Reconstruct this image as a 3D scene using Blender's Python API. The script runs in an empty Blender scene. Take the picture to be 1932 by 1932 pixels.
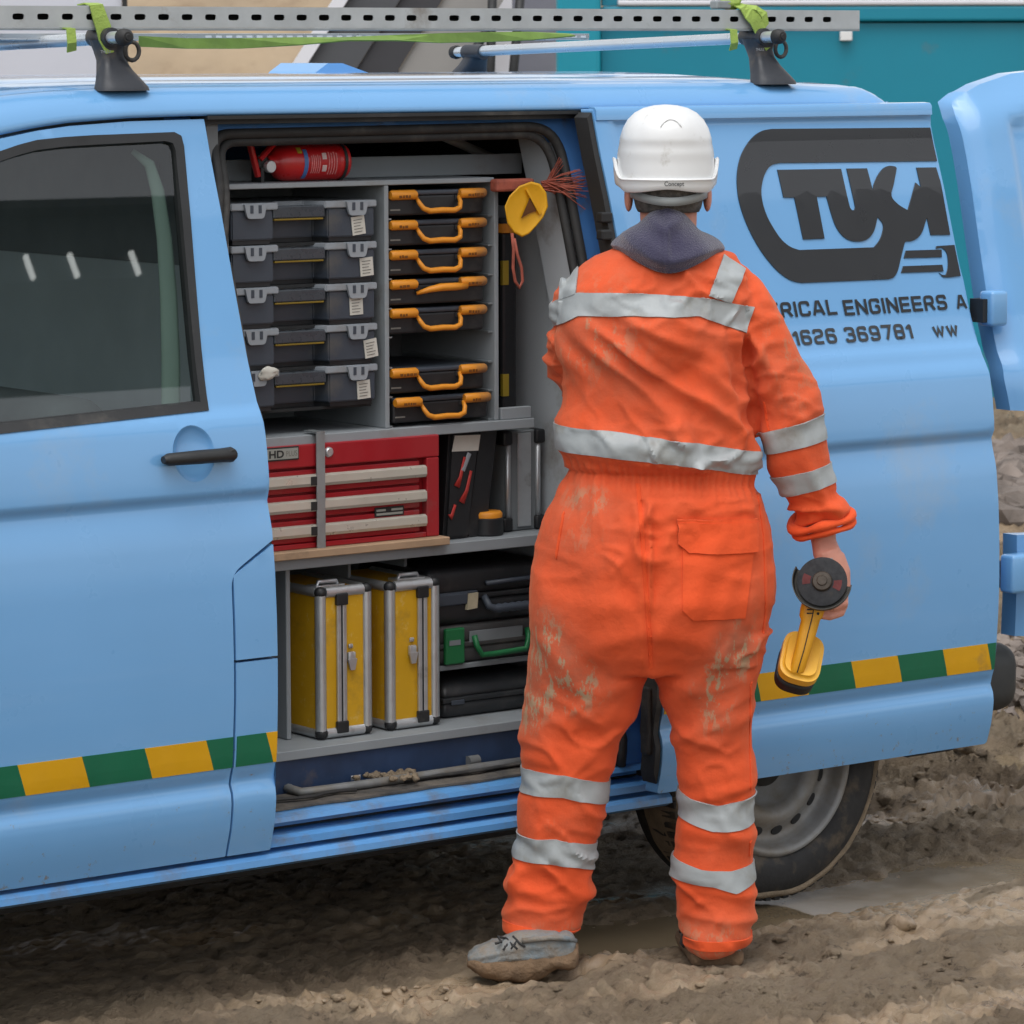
import bpy, bmesh, math, random
import numpy as np
from mathutils import Vector, Matrix, noise
from mathutils.geometry import delaunay_2d_cdt, tessellate_polygon

random.seed(7)
S = bpy.context.scene
COL = S.collection
# ------------------------------------------------------------------ camera
YAW, TILT, ROLL = math.radians(37.0), math.radians(6.97), math.radians(-0.11)
CAM = Vector((-4.51, -6.827, 2.083))
_f = Vector((math.sin(YAW) * math.cos(TILT), math.cos(YAW) * math.cos(TILT), -math.sin(TILT)))
_r0 = Vector((math.cos(YAW), -math.sin(YAW), 0)); _u0 = _r0.cross(_f)
_r = _r0 * math.cos(ROLL) + _u0 * math.sin(ROLL)
_u = _u0 * math.cos(ROLL) - _r0 * math.sin(ROLL)
FPX = 1932 * 55 / 14.8
cam_data = bpy.data.cameras.new('camera')
cam_data.sensor_width = 14.8; cam_data.sensor_height = 14.8; cam_data.lens = 55
cam_data.clip_end = 500; cam_data.clip_start = 0.1
cam_data.dof.use_dof = True; cam_data.dof.focus_distance = 8.75; cam_data.dof.aperture_fstop = 6.3
cam = bpy.data.objects.new('camera', cam_data); COL.objects.link(cam)
cam.matrix_world = Matrix(((_r.x, _u.x, -_f.x, CAM.x), (_r.y, _u.y, -_f.y, CAM.y), (_r.z, _u.z, -_f.z, CAM.z), (0, 0, 0, 1)))
S.camera = cam
# ------------------------------------------------------------------ sky, sun, exposure
SUN_EL, SUN_AZ = math.radians(70), math.radians(230)   # azimuth: where the sun stands, degrees clockwise from +Y
W = bpy.data.worlds.new('World'); S.world = W; W.use_nodes = True
nt = W.node_tree; nt.nodes.clear()
wo = nt.nodes.new('ShaderNodeOutputWorld'); wb = nt.nodes.new('ShaderNodeBackground')
sky = nt.nodes.new('ShaderNodeTexSky'); sky.sky_type = 'NISHITA'; sky.sun_disc = False
sky.sun_elevation = SUN_EL; sky.sun_rotation = SUN_AZ; sky.air_density = 1.0; sky.dust_density = 2.0; sky.ozone_density = 1.0
hs = nt.nodes.new('ShaderNodeHueSaturation'); hs.inputs['Saturation'].default_value = 0.16
nt.links.new(sky.outputs[0], hs.inputs['Color']); nt.links.new(hs.outputs[0], wb.inputs[0]); nt.links.new(wb.outputs[0], wo.inputs[0])
wb.inputs[1].default_value = 0.15
sl = bpy.data.lights.new('sun', 'SUN'); sl.energy = 0.8; sl.angle = math.radians(60); sl.color = (1, 0.97, 0.93)
so = bpy.data.objects.new('sun', sl); COL.objects.link(so)
_sd = Vector((math.sin(SUN_AZ) * math.cos(SUN_EL), math.cos(SUN_AZ) * math.cos(SUN_EL), math.sin(SUN_EL)))
so.rotation_euler = (-_sd).to_track_quat('-Z', 'Y').to_euler(); so.location = (0, 0, 12)
S.view_settings.view_transform = 'Standard'; S.view_settings.look = 'None'
S.view_settings.gamma = 1; S.view_settings.use_curve_mapping = False
S.view_settings.exposure = 0.66
S.render.engine = 'CYCLES'
S.cycles.max_bounces = 6; S.cycles.diffuse_bounces = 4; S.cycles.glossy_bounces = 3; S.cycles.caustics_reflective = False; S.cycles.caustics_refractive = False

# ------------------------------------------------------------------ photo pixel (1932 px wide copy) -> direction -> point
def ray(px, py): return _f + _r * ((px - 966) / FPX) - _u * ((py - 966) / FPX)
def atY(px, py, Y): d = ray(px, py); return CAM + d * ((Y - CAM.y) / d.y)
def atZ(px, py, Z): d = ray(px, py); return CAM + d * ((Z - CAM.z) / d.z)
def atX(px, py, X): d = ray(px, py); return CAM + d * ((X - CAM.x) / d.x)
def atD(px, py, D): return CAM + ray(px, py) * D
def xz(px, py, Y): p = atY(px, py, Y); return (p.x, p.z)

# ------------------------------------------------------------------ object helpers
def thing(name, label, cat, loc=(0, 0, 0), group=None):
    o = bpy.data.objects.new(name, None); COL.objects.link(o); o.location = loc
    o.empty_display_size = 0.05; o['label'] = label; o['category'] = cat
    if group: o['group'] = group
    return o
def tag(o, label, cat, group=None):
    o['label'] = label; o['category'] = cat
    if group: o['group'] = group
    return o
def root_loc(p):
    v = Vector((0, 0, 0))
    while p is not None:
        v += p.location; p = p.parent
    return v
def ob(name, bm, m, parent=None, smooth=False, origin=None, sharp=None):
    """link a bmesh (world coordinates) as one mesh object; child coordinates are relative to its parents"""
    me = bpy.data.meshes.new(name)
    if origin is None: origin = root_loc(parent) if parent is not None else None
    if origin is None:
        vs = [v.co for v in bm.verts]
        lo = Vector((min(v.x for v in vs), min(v.y for v in vs), min(v.z for v in vs))); hi = Vector((max(v.x for v in vs), max(v.y for v in vs), max(v.z for v in vs)))
        origin = Vector(((lo.x + hi.x) / 2, (lo.y + hi.y) / 2, lo.z))
    origin = Vector(origin)
    bmesh.ops.translate(bm, verts=bm.verts, vec=-origin)
    if smooth:
        for f in bm.faces: f.smooth = True
        if sharp:
            for e in bm.edges:
                if len(e.link_faces) == 2 and e.calc_face_angle(0) > math.radians(sharp): e.smooth = False
    bm.to_mesh(me); bm.free()
    for mm in (m if isinstance(m, (list, tuple)) else [m]): me.materials.append(mm)
    o = bpy.data.objects.new(name, me); COL.objects.link(o)
    if parent is not None: o.parent = parent
    else: o.location = origin
    return o
def nb(): return bmesh.new()
def box(bm, x0, x1, y0, y1, z0, z1, bev=0.0, seg=2, mat=None, mi=0):
    if x0 > x1: x0, x1 = x1, x0
    if y0 > y1: y0, y1 = y1, y0
    if z0 > z1: z0, z1 = z1, z0
    g = bmesh.ops.create_cube(bm, size=1.0)
    vs = g['verts']
    for v in vs:
        v.co = Vector((x0 + (v.co.x + .5) * (x1 - x0), y0 + (v.co.y + .5) * (y1 - y0), z0 + (v.co.z + .5) * (z1 - z0)))
    fs = list({f for v in vs for f in v.link_faces})
    if bev > 0:
        es = list({e for v in vs for e in v.link_edges})
        r = bmesh.ops.bevel(bm, geom=es, offset=min(bev, .45 * min(x1 - x0, y1 - y0, z1 - z0)), segments=seg, affect='EDGES', profile=.5)
        vs = list({v for f in r['faces'] for v in f.verts} | {v for v in vs if v.is_valid})
        fs = list({f for v in vs for f in v.link_faces})
    if mat is not None:
        for v in vs: v.co = mat @ v.co
    for f in fs: f.material_index = mi
    return vs
def tube(bm, pts, r, n=8, closed=False, caps=True, flat=1.0, up=None, mi=0):
    """tube along points; r a number or a list; flat squashes along the frame's second axis"""
    pts = [Vector(p) for p in pts]; N = len(pts)
    rs = r if isinstance(r, (list, tuple)) else [r] * N
    rings = []; prev = None
    for i in range(N):
        if closed: t = pts[(i + 1) % N] - pts[i - 1]
        else: t = pts[min(i + 1, N - 1)] - pts[max(i - 1, 0)]
        t.normalize()
        if prev is None:
            a = Vector(up) if up is not None else (Vector((0, 0, 1)) if abs(t.z) < .9 else Vector((1, 0, 0)))
        else: a = prev
        a = (a - t * a.dot(t)); a.normalize(); b = t.cross(a); prev = a
        rings.append([bm.verts.new(pts[i] + (a * math.cos(k * 2 * math.pi / n) * flat + b * math.sin(k * 2 * math.pi / n)) * rs[i]) for k in range(n)])
    fs = []
    for i in range(N if closed else N - 1):
        A, B = rings[i], rings[(i + 1) % N]
        for k in range(n): fs.append(bm.faces.new((A[k], A[(k + 1) % n], B[(k + 1) % n], B[k])))
    if caps and not closed:
        fs.append(bm.faces.new(rings[0][::-1])); fs.append(bm.faces.new(rings[-1]))
    for f in fs: f.material_index = mi
    return fs
def lathe(bm, prof, o, ax, n=32, closed=False, mi=0, jit=None):
    """prof: (radius, along-axis) pairs"""
    o = Vector(o); ax = Vector(ax).normalized()
    a = Vector((0, 0, 1)) if abs(ax.z) < .9 else Vector((1, 0, 0)); a = (a - ax * a.dot(ax)).normalized(); b = ax.cross(a)
    rings = []
    for (r, h) in prof:
        if r < 1e-6: rings.append([bm.verts.new(o + ax * h)]); continue
        rings.append([bm.verts.new(o + ax * h + (a * math.cos(2 * math.pi * k / n) + b * math.sin(2 * math.pi * k / n)) * (r + (jit(k, h) if jit else 0))) for k in range(n)])
    fs = []
    L = list(zip(rings, rings[1:])) + ([(rings[-1], rings[0])] if closed else [])
    for A, B in L:
        for k in range(n):
            k2 = (k + 1) % n
            if len(A) == 1 and len(B) == 1: continue
            if len(A) == 1: fs.append(bm.faces.new((A[0], B[k2], B[k])))
            elif len(B) == 1: fs.append(bm.faces.new((A[k], A[k2], B[0])))
            else: fs.append(bm.faces.new((A[k], A[k2], B[k2], B[k])))
    for f in fs: f.material_index = mi
    bmesh.ops.recalc_face_normals(bm, faces=fs)
    return fs
def loft(bm, rings, closed=True, cap=True, mi=0):
    V = [[bm.verts.new(p) for p in r] for r in rings]; n = len(V[0]); fs = []
    for A, B in zip(V, V[1:]):
        for k in range(n if closed else n - 1): fs.append(bm.faces.new((A[k], A[(k + 1) % n], B[(k + 1) % n], B[k])))
    if cap and closed:
        fs.append(bm.faces.new(V[0][::-1])); fs.append(bm.faces.new(V[-1]))
    for f in fs: f.material_index = mi
    bmesh.ops.recalc_face_normals(bm, faces=fs)
    return fs
def prism(bm, poly, m0, m1, mi=0):
    """closed polygon (u,v) extruded from mapping m0 to mapping m1"""
    A = [bm.verts.new(m0(*p)) for p in poly]; B = [bm.verts.new(m1(*p)) for p in poly]; n = len(poly); fs = []
    for k in range(n): fs.append(bm.faces.new((A[k], A[(k + 1) % n], B[(k + 1) % n], B[k])))
    fs.append(bm.faces.new(A[::-1])); fs.append(bm.faces.new(B))
    for f in fs: f.material_index = mi
    bmesh.ops.recalc_face_normals(bm, faces=fs)
    return fs
def inside(p, poly):
    x, y = p; c = False; n = len(poly); j = n - 1
    for i in range(n):
        xi, yi = poly[i]; xj, yj = poly[j]
        if (yi > y) != (yj > y) and x < (xj - xi) * (y - yi) / (yj - yi) + xi: c = not c
        j = i
    return c
def dens(poly, sp):
    out = []
    for i in range(len(poly)):
        a = Vector(poly[i]); b = Vector(poly[(i + 1) % len(poly)]); k = max(1, int((b - a).length / sp))
        for j in range(k): out.append(tuple(a.lerp(b, j / k)))
    return out
def rnd(poly, r, seg=5):
    """round the corners of a polygon; r a number or one per corner"""
    out = []; n = len(poly)
    for i in range(n):
        p = Vector(poly[i]); a = Vector(poly[i - 1]) - p; b = Vector(poly[(i + 1) % n]) - p
        rr = r[i] if isinstance(r, (list, tuple)) else r
        if rr <= 0: out.append(tuple(p)); continue
        k = min(rr, a.length * .49, b.length * .49); pa = p + a.normalized() * k; pb = p + b.normalized() * k
        for j in range(seg + 1):
            t = j / seg; out.append(tuple(pa * (1 - t) ** 2 + p * 2 * t * (1 - t) + pb * t * t))
    return out
def sheet2d(outline, holes, sp, rows=None, spb=None):
    """triangulated polygon with holes, with grid points inside: verts (u,v), tris"""
    spb = spb or sp
    loops = [dens(outline, spb)] + [dens(h, spb) for h in holes]
    verts = []; edges = []
    for L in loops:
        b = len(verts); verts += L; edges += [(b + i, b + (i + 1) % len(L)) for i in range(len(L))]
    xs = [p[0] for p in outline]; zs = [p[1] for p in outline]
    B = np.array(verts)
    vr = rows if rows is not None else list(np.arange(min(zs) + sp * .5, max(zs), sp))
    for z in vr:
        x = min(xs) + sp * .5
        while x < max(xs):
            p = (x, z)
            if inside(p, outline) and not any(inside(p, h) for h in holes):
                if np.min((B[:, 0] - x) ** 2 + (B[:, 1] - z) ** 2) > (spb * .35) ** 2: verts.append(p)
            x += sp
    v, e, f, *_ = delaunay_2d_cdt([Vector(p) for p in verts], edges, [], 0, 1e-6)
    tr = []
    for t in f:
        c = (sum(v[i].x for i in t) / 3, sum(v[i].y for i in t) / 3)
        if inside(c, outline) and not any(inside(c, h) for h in holes): tr.append(tuple(t))
    return [tuple(p) for p in v], tr, loops
def sheet(outline, holes, fn, thick, sp=.05, rows=None, spb=None, inward=(0, 1, 0)):
    """solid plate: front face through fn(u,v)->Vector, back face shifted by thick along inward"""
    v, tr, loops = sheet2d(outline, holes, sp, rows, spb)
    bm = nb(); A = [bm.verts.new(fn(*p)) for p in v]; d = Vector(inward) * thick
    for t in tr:
        try: bm.faces.new([A[i] for i in t])
        except ValueError: pass
    bmesh.ops.recalc_face_normals(bm, faces=bm.faces)
    if thick:
        # orient so the front looks against "inward"
        s = sum((f.normal.dot(d) for f in bm.faces)); 
        if s > 0: bmesh.ops.reverse_faces(bm, faces=bm.faces)
        Bv = {a: bm.verts.new(a.co + d) for a in A if a.link_faces}
        fr = list(bm.faces); be = [e for e in bm.edges if len(e.link_faces) == 1]
        for f in fr: bm.faces.new([Bv[x] for x in reversed(f.verts)])
        for e in be:
            f = e.link_faces[0]; a, b = e.verts
            L = list(f.verts); i = L.index(a)
            if L[(i + 1) % len(L)] is b: a, b = b, a
            bm.faces.new((a, b, Bv[b], Bv[a]))
    loose = [x for x in bm.verts if not x.link_faces]
    if loose: bmesh.ops.delete(bm, geom=loose, context='VERTS')
    return bm
def copy_tree(o, parent=None, loc=None):
    c = o.copy(); COL.objects.link(c)
    if parent is not None: c.parent = parent
    if loc is not None: c.location = loc
    for ch in list(o.children): copy_tree(ch, c)
    return c
def sstep(a, b, x):
    t = min(1, max(0, (x - a) / (b - a))); return t * t * (3 - 2 * t)

# ------------------------------------------------------------------ materials
def srgb(r, g, b):
    return tuple((c / 255 / 12.92 if c / 255 < .04045 else ((c / 255 + .055) / 1.055) ** 2.4) for c in (r, g, b))
MATS = {}
def M(name, col, rough=.5, metal=0., var=.12, vs=6., bump=0., bs=120., dirt=0., dcol=(.16, .12, .08), ds=6., coat=0., spec=.5, sheen=0., rvar=.1, wear=0., wcol=(.5, .5, .5)):
    m = bpy.data.materials.new(name); m.use_nodes = True; t = m.node_tree; N = t.nodes; L = t.links
    b = N['Principled BSDF']; tc = N.new('ShaderNodeTexCoord')
    def noise_(scale, detail=4, rgh=.55):
        n = N.new('ShaderNodeTexNoise'); n.inputs['Scale'].default_value = scale; n.inputs['Detail'].default_value = detail; n.inputs['Roughness'].default_value = rgh
        L.new(tc.outputs['Object'], n.inputs['Vector']); return n
    def ramp(src, a, c):
        r = N.new('ShaderNodeMapRange'); r.inputs[1].default_value = a; r.inputs[2].default_value = c; r.clamp = True
        L.new(src, r.inputs[0]); return r.outputs[0]
    def mix(f, A, B, blend='MIX'):
        x = N.new('ShaderNodeMix'); x.data_type = 'RGBA'; x.blend_type = blend
        for s, i in ((f, 0), (A, 6), (B, 7)):
            if isinstance(s, (int, float)): x.inputs[i].default_value = s
            elif isinstance(s, tuple): x.inputs[i].default_value = (*s, 1)
            else: L.new(s, x.inputs[i])
        return x.outputs[2]
    c = tuple(col)
    if var:
        n = noise_(vs); c1 = tuple(x * (1 - var) for x in col); c2 = tuple(min(1, x * (1 + var)) for x in col)
        c = mix(ramp(n.outputs[0], .3, .7), c1, c2)
    if wear:
        w = noise_(ds * 5, 8, .7); c = mix(ramp(w.outputs[0], .68 - wear * .2, .74), c, wcol)
    if dirt:
        d = noise_(ds, 8, .65); f = ramp(d.outputs[0], .62 - dirt * .35, .8 - dirt * .1)
        c = mix(f, c, dcol)
    if isinstance(c, tuple): b.inputs['Base Color'].default_value = (*c, 1)
    else: L.new(c, b.inputs['Base Color'])
    if rvar:
        n2 = noise_(vs * 3); mr = N.new('ShaderNodeMapRange'); mr.inputs[1].default_value = .3; mr.inputs[2].default_value = .7
        mr.inputs[3].default_value = max(0, rough - rvar); mr.inputs[4].default_value = min(1, rough + rvar); L.new(n2.outputs[0], mr.inputs[0]); L.new(mr.outputs[0], b.inputs['Roughness'])
    else: b.inputs['Roughness'].default_value = rough
    b.inputs['Metallic'].default_value = metal; b.inputs['Specular IOR Level'].default_value = spec
    b.inputs['Coat Weight'].default_value = coat; b.inputs['Coat Roughness'].default_value = .06
    if sheen: b.inputs['Sheen Weight'].default_value = sheen
    if bump:
        n3 = noise_(bs, 5); bp = N.new('ShaderNodeBump'); bp.inputs['Strength'].default_value = bump; bp.inputs['Distance'].default_value = .01
        L.new(n3.outputs[0], bp.inputs['Height']); L.new(bp.outputs[0], b.inputs['Normal'])
    MATS[name] = m; return m
def glass_mat(name, tint=(.5, .56, .56)):
    m = bpy.data.materials.new(name); m.use_nodes = True; t = m.node_tree; N = t.nodes; L = t.links; N.clear()
    o = N.new('ShaderNodeOutputMaterial'); mx = N.new('ShaderNodeMixShader'); tr = N.new('ShaderNodeBsdfTransparent'); gl = N.new('ShaderNodeBsdfGlossy')
    lw = N.new('ShaderNodeLayerWeight'); pw = N.new('ShaderNodeMath'); pw.operation = 'POWER'; pw.inputs[1].default_value = 5; L.new(lw.outputs['Facing'], pw.inputs[0]); fr = N.new('ShaderNodeMapRange'); fr.inputs[3].default_value = .085; fr.inputs[4].default_value = 1.; L.new(pw.outputs[0], fr.inputs[0]); gl.inputs['Roughness'].default_value = .004
    tr.inputs[0].default_value = (*tint, 1)
    L.new(fr.outputs[0], mx.inputs[0]); L.new(tr.outputs[0], mx.inputs[1]); L.new(gl.outputs[0], mx.inputs[2]); L.new(mx.outputs[0], o.inputs[0]); return m

def paint_mat():
    m = M('van_blue_paint', BLUE, .30, var=.03, vs=2.2, dirt=.10, dcol=(.24, .38, .56), ds=2.6, coat=.8, rvar=.04, spec=.4); t = m.node_tree; N = t.nodes; L = t.links; b = N['Principled BSDF']
    # road spray: fine brown flecks that thin out up the doors, and a few pale scratches
    tc = N.new('ShaderNodeTexCoord'); n = N.new('ShaderNodeTexNoise'); n.inputs['Scale'].default_value = 42; n.inputs['Detail'].default_value = 8; n.inputs['Roughness'].default_value = .75; L.new(tc.outputs['Object'], n.inputs[0])
    sp_ = N.new('ShaderNodeSeparateXYZ'); L.new(tc.outputs['Object'], sp_.inputs[0])
    h = N.new('ShaderNodeMapRange'); h.inputs[1].default_value = .30; h.inputs[2].default_value = .75; h.inputs[3].default_value = .58; h.inputs[4].default_value = .71; L.new(sp_.outputs[2], h.inputs[0])
    d = N.new('ShaderNodeMath'); d.operation = 'SUBTRACT'; L.new(n.outputs[0], d.inputs[0]); L.new(h.outputs[0], d.inputs[1])
    f = N.new('ShaderNodeMapRange'); f.inputs[1].default_value = 0; f.inputs[2].default_value = .05; f.inputs[4].default_value = .8; L.new(d.outputs[0], f.inputs[0])
    old = b.inputs['Base Color'].links[0].from_socket; x = N.new('ShaderNodeMix'); x.data_type = 'RGBA'; L.new(f.outputs[0], x.inputs[0]); L.new(old, x.inputs[6]); x.inputs[7].default_value = (.22, .18, .13, 1); L.new(x.outputs[2], b.inputs['Base Color']); return m
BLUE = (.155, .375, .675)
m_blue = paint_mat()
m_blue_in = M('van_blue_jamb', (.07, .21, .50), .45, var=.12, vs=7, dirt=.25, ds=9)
m_black = M('black_trim', (.016, .017, .018), .55, var=.2, dirt=.12, dcol=(.10, .09, .075))
m_rubber = M('black_rubber', (.02, .02, .02), .7, var=.25, dirt=.25, dcol=(.11, .10, .085))
m_dark = M('dark_interior', (.02, .021, .022), .8, var=.2)
m_grey = M('grey_painted_board', srgb(140, 146, 150), .6, var=.06, vs=5, dirt=.15, dcol=(.18, .165, .14), ds=5)
m_greyd = M('grey_lining', srgb(118, 124, 127), .6, var=.06, vs=3)
m_steel = M('galvanised_steel', srgb(150, 156, 158), .45, metal=.55, var=.12, vs=18)
m_alu = M('aluminium', srgb(195, 198, 200), .38, metal=.7, var=.08, vs=20, dirt=.12, dcol=(.2, .19, .17), ds=12)
m_white = M('white_plastic', (.8, .8, .79), .4, var=.03)
# ------------------------------------------------------------------ ground: one muddy sheet
FH = Vector((math.sin(YAW), math.cos(YAW), 0)); RH = Vector((math.cos(YAW), -math.sin(YAW), 0))
def N3(x, y, z=0., o=4, h=.9, l=2.1): return noise.fractal(Vector((x, y, z)), h, l, o)
def ground_z(x, y, detail=True):
    # wheels stand in a shallow rut; the mud is banked up a little on the near side
    b = .05 * sstep(.12, -.38, y)
    pud = math.exp(-((y - .02) / .17) ** 2) * sstep(.55, .9, x) * sstep(2.9, 2.0, x)
    b -= .05 * pud
    for (cx, cy) in ((.93, -.36), (.98, -.26), (.42, -.22), (.55, -.3)): b -= .018 * math.exp(-((x - cx) ** 2 + (y - cy) ** 2) / .014)
    d2 = math.hypot(x - CAM.x, y - CAM.y)
    b += .25 * sstep(17, 24, d2) * max(0, .5 + N3(x * .15, y * .15, 3., 2)) 
    if not detail: return b
    # keep the spots calm where boots and tyres stand
    calm = 1.0
    for (cx, cy, r) in ((.88, -.42, .16), (.42, -.2, .22), (1.518, .17, .25)):
        calm *= 1 - .75 * math.exp(-((x - cx) ** 2 + (y - cy) ** 2) / (r * r))
    smooth = .5 + .5 * math.tanh(4 * N3(x * .9, y * .9, 9., 2))      # calm, trodden patches
    h = .034 * N3(x * 1.7, y * 1.7, 1., 3)
    t = N3(x * 6, y * 6, 2., 4)
    h += .012 * t
    # clods and torn-up crumbs
    rm = noise.ridged_multi_fractal(Vector((x * 7, y * 7, 3.)), .9, 2.2, 4, .9, 2.0)
    c = noise.noise(Vector((x * 13 + .3 * t, y * 13, 5.))); c2 = noise.noise(Vector((x * 31, y * 31, 7.)))
    k = (1 - .45 * smooth)
    c3 = noise.noise(Vector((x * 75, y * 75, 2.)))
    h += k * (.028 * max(0, c - .05) + .034 * max(0, c2 - .05) + .020 * max(0, c3)) - k * (.05 * max(0, -c - .2) + .040 * max(0, -c2 - .15)) + (.35 + .65 * k) * .008 * (rm - 1.)
    h += (.35 + .65 * k) * .007 * N3(x * 60, y * 60, 4., 3)
    # smeared tyre and foot marks run along the van
    h += .016 * N3(x * 1.8, y * 9, 8., 3) * (.4 + .6 * smooth)
    wet = math.exp(-((y - .02) / .22) ** 2) * sstep(.5, .9, x) * sstep(3.0, 2.0, x)
    under = sstep(.12, .45, y) * sstep(1.95, 1.5, x) * sstep(2.6, 2.0, y); wet = max(wet, under)
    big = 1 + .7 * sstep(2.0, 3.2, x) * sstep(-.2, .8, y)
    return b + h * calm * (1 - .55 * wet) * big
bm = nb()
NA = 360
angs = list(np.arange(math.radians(-12.5), math.radians(12.5), math.radians(25) / NA)) + [math.radians(a) for a in (12.5, 14, 16, 19, 23, 28, 35, 45, 60, 80, 100, 125, 150, 180, 205, 230, 255, 280, 300, 315, 325, 332, 337, 341, 344, 346)]
rad = [.2, 1, 2, 3, 4, 5, 5.6, 6.1, 6.5, 6.8]
r = 6.9
while r < 24: rad.append(r); r += .0125 * (r / 8) ** 1.6
rad += [25, 27, 30, 35, 42, 55, 80, 120, 200, 350]
rings = []
for r in rad:
    row = []
    for a in angs:
        d = FH * math.cos(a) + RH * math.sin(a); x = CAM.x + d.x * r; y = CAM.y + d.y * r
        row.append(bm.verts.new((x, y, ground_z(x, y))))
    rings.append(row)
n = len(angs)
for A, B in zip(rings, rings[1:]):
    for k in range(n): bm.faces.new((A[k], B[k], B[(k + 1) % n], A[(k + 1) % n]))
bm.faces.new(rings[0][::-1])
bmesh.ops.recalc_face_normals(bm, faces=bm.faces)
if bm.faces[0].normal.z < 0: bmesh.ops.reverse_faces(bm, faces=bm.faces)

def mud_mat():
    m = bpy.data.materials.new('wet_mud'); m.use_nodes = True; t = m.node_tree; N = t.nodes; L = t.links; b = N['Principled BSDF']
    tc = N.new('ShaderNodeTexCoord')
    def nz(s, d=6, r=.6, sc=None):
        n = N.new('ShaderNodeTexNoise'); n.inputs['Scale'].default_value = s; n.inputs['Detail'].default_value = d; n.inputs['Roughness'].default_value = r
        if sc:
            mp = N.new('ShaderNodeMapping'); mp.inputs['Scale'].default_value = sc; L.new(tc.outputs['Object'], mp.inputs[0]); L.new(mp.outputs[0], n.inputs['Vector'])
        else: L.new(tc.outputs['Object'], n.inputs['Vector'])
        return n.outputs[0]
    def cr(src, stops):
        r = N.new('ShaderNodeValToRGB'); e = r.color_ramp.elements
        e[0].position = stops[0][0]; e[0].color = (*stops[0][1], 1); e[1].position = stops[-1][0]; e[1].color = (*stops[-1][1], 1)
        for p, c in stops[1:-1]: x = e.new(p); x.color = (*c, 1)
        L.new(src, r.inputs[0]); return r.outputs[0]
    base = cr(nz(1.6), [(.32, (.22, .155, .095)), (.48, (.38, .285, .185)), (.7, (.48, .375, .255))])
    fine = cr(nz(26, 8, .7), [(.34, (.32, .30, .28)), (.43, (.9, .89, .88)), (.6, (1, 1, 1)), (.75, (1.2, 1.18, 1.15))])  # dark specks put the shade of small crevices into the mud colour
    mx = N.new('ShaderNodeMix'); mx.data_type = 'RGBA'; mx.blend_type = 'MULTIPLY'; mx.inputs[0].default_value = .85
    L.new(base, mx.inputs[6]); L.new(fine, mx.inputs[7]); 
    stone = N.new('ShaderNodeTexVoronoi'); stone.inputs['Scale'].default_value = 38; L.new(tc.outputs['Object'], stone.inputs['Vector'])
    sm = N.new('ShaderNodeMapRange'); sm.inputs[1].default_value = .12; sm.inputs[2].default_value = .06; L.new(stone.outputs['Distance'], sm.inputs[0])
    gt = N.new('ShaderNodeMath'); gt.operation = 'MULTIPLY'; L.new(sm.outputs[0], gt.inputs[0])
    g2 = N.new('ShaderNodeMapRange'); g2.inputs[1].default_value = .55; g2.inputs[2].default_value = .65; L.new(nz(3.1), g2.inputs[0]); L.new(g2.outputs[0], gt.inputs[1])
    m2 = N.new('ShaderNodeMix'); m2.data_type = 'RGBA'; L.new(gt.outputs[0], m2.inputs[0]); L.new(mx.outputs[2], m2.inputs[6]); m2.inputs[7].default_value = (.36, .33, .29, 1)
    wm = N.new('ShaderNodeMapRange'); wm.inputs[1].default_value = .50; wm.inputs[2].default_value = .60; L.new(nz(1.5, 6, .6, (.55, 1.5, 1)), wm.inputs[0])     # wet, trodden-smooth streaks
    m3 = N.new('ShaderNodeMix'); m3.data_type = 'RGBA'; m3.blend_type = 'MULTIPLY'; L.new(wm.outputs[0], m3.inputs[0]); L.new(m2.outputs[2], m3.inputs[6]); m3.inputs[7].default_value = (.72, .70, .68, 1)
    L.new(m3.outputs[2], b.inputs['Base Color'])
    rr = N.new('ShaderNodeMapRange'); rr.inputs[3].default_value = .78; rr.inputs[4].default_value = .22
    L.new(wm.outputs[0], rr.inputs[0]); L.new(rr.outputs[0], b.inputs['Roughness'])
    bs = N.new('ShaderNodeMapRange'); bs.inputs[3].default_value = 1.0; bs.inputs[4].default_value = .30; L.new(wm.outputs[0], bs.inputs[0])
    ad = N.new('ShaderNodeMath'); ad.operation = 'ADD'; L.new(nz(18, 10, .72), ad.inputs[0]); L.new(nz(85, 8, .75), ad.inputs[1])
    bp = N.new('ShaderNodeBump'); L.new(bs.outputs[0], bp.inputs['Strength']); bp.inputs['Distance'].default_value = .04; L.new(ad.outputs[0], bp.inputs['Height']); L.new(bp.outputs[0], b.inputs['Normal'])
    return m
m_mud = mud_mat()
o = ob('ground', bm, m_mud, origin=(0, 0, 0), smooth=True); o['kind'] = 'structure'
# standing water in the rut
m_water = M('muddy_water', (.19, .145, .09), .07, var=.2, vs=3, rvar=.02, spec=.5)
bm = nb(); poly = []
for i in range(40):
    a = i / 40 * 2 * math.pi; rr = 1 + .12 * math.sin(3 * a + 1) + .08 * math.sin(7 * a)
    poly.append((1.75 + 1.15 * math.cos(a) * rr, .05 + .26 * math.sin(a) * rr))
prism(bm, poly, lambda u, v: Vector((u, v, -.014)), lambda u, v: Vector((u, v, -.09)))
o = ob('puddle', bm, m_water); o['kind'] = 'structure'
bm = nb(); poly = []
for i in range(40):
    a = i / 40 * 2 * math.pi; rr = 1 + .15 * math.sin(2 * a + 1) + .1 * math.sin(5 * a)
    poly.append((3.6 + .9 * math.cos(a) * rr, 1.0 + .32 * math.sin(a) * rr))
prism(bm, poly, lambda u, v: Vector((u, v, -.016)), lambda u, v: Vector((u, v, -.09)))
o = ob('puddle', bm, m_water); o['kind'] = 'structure'
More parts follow.
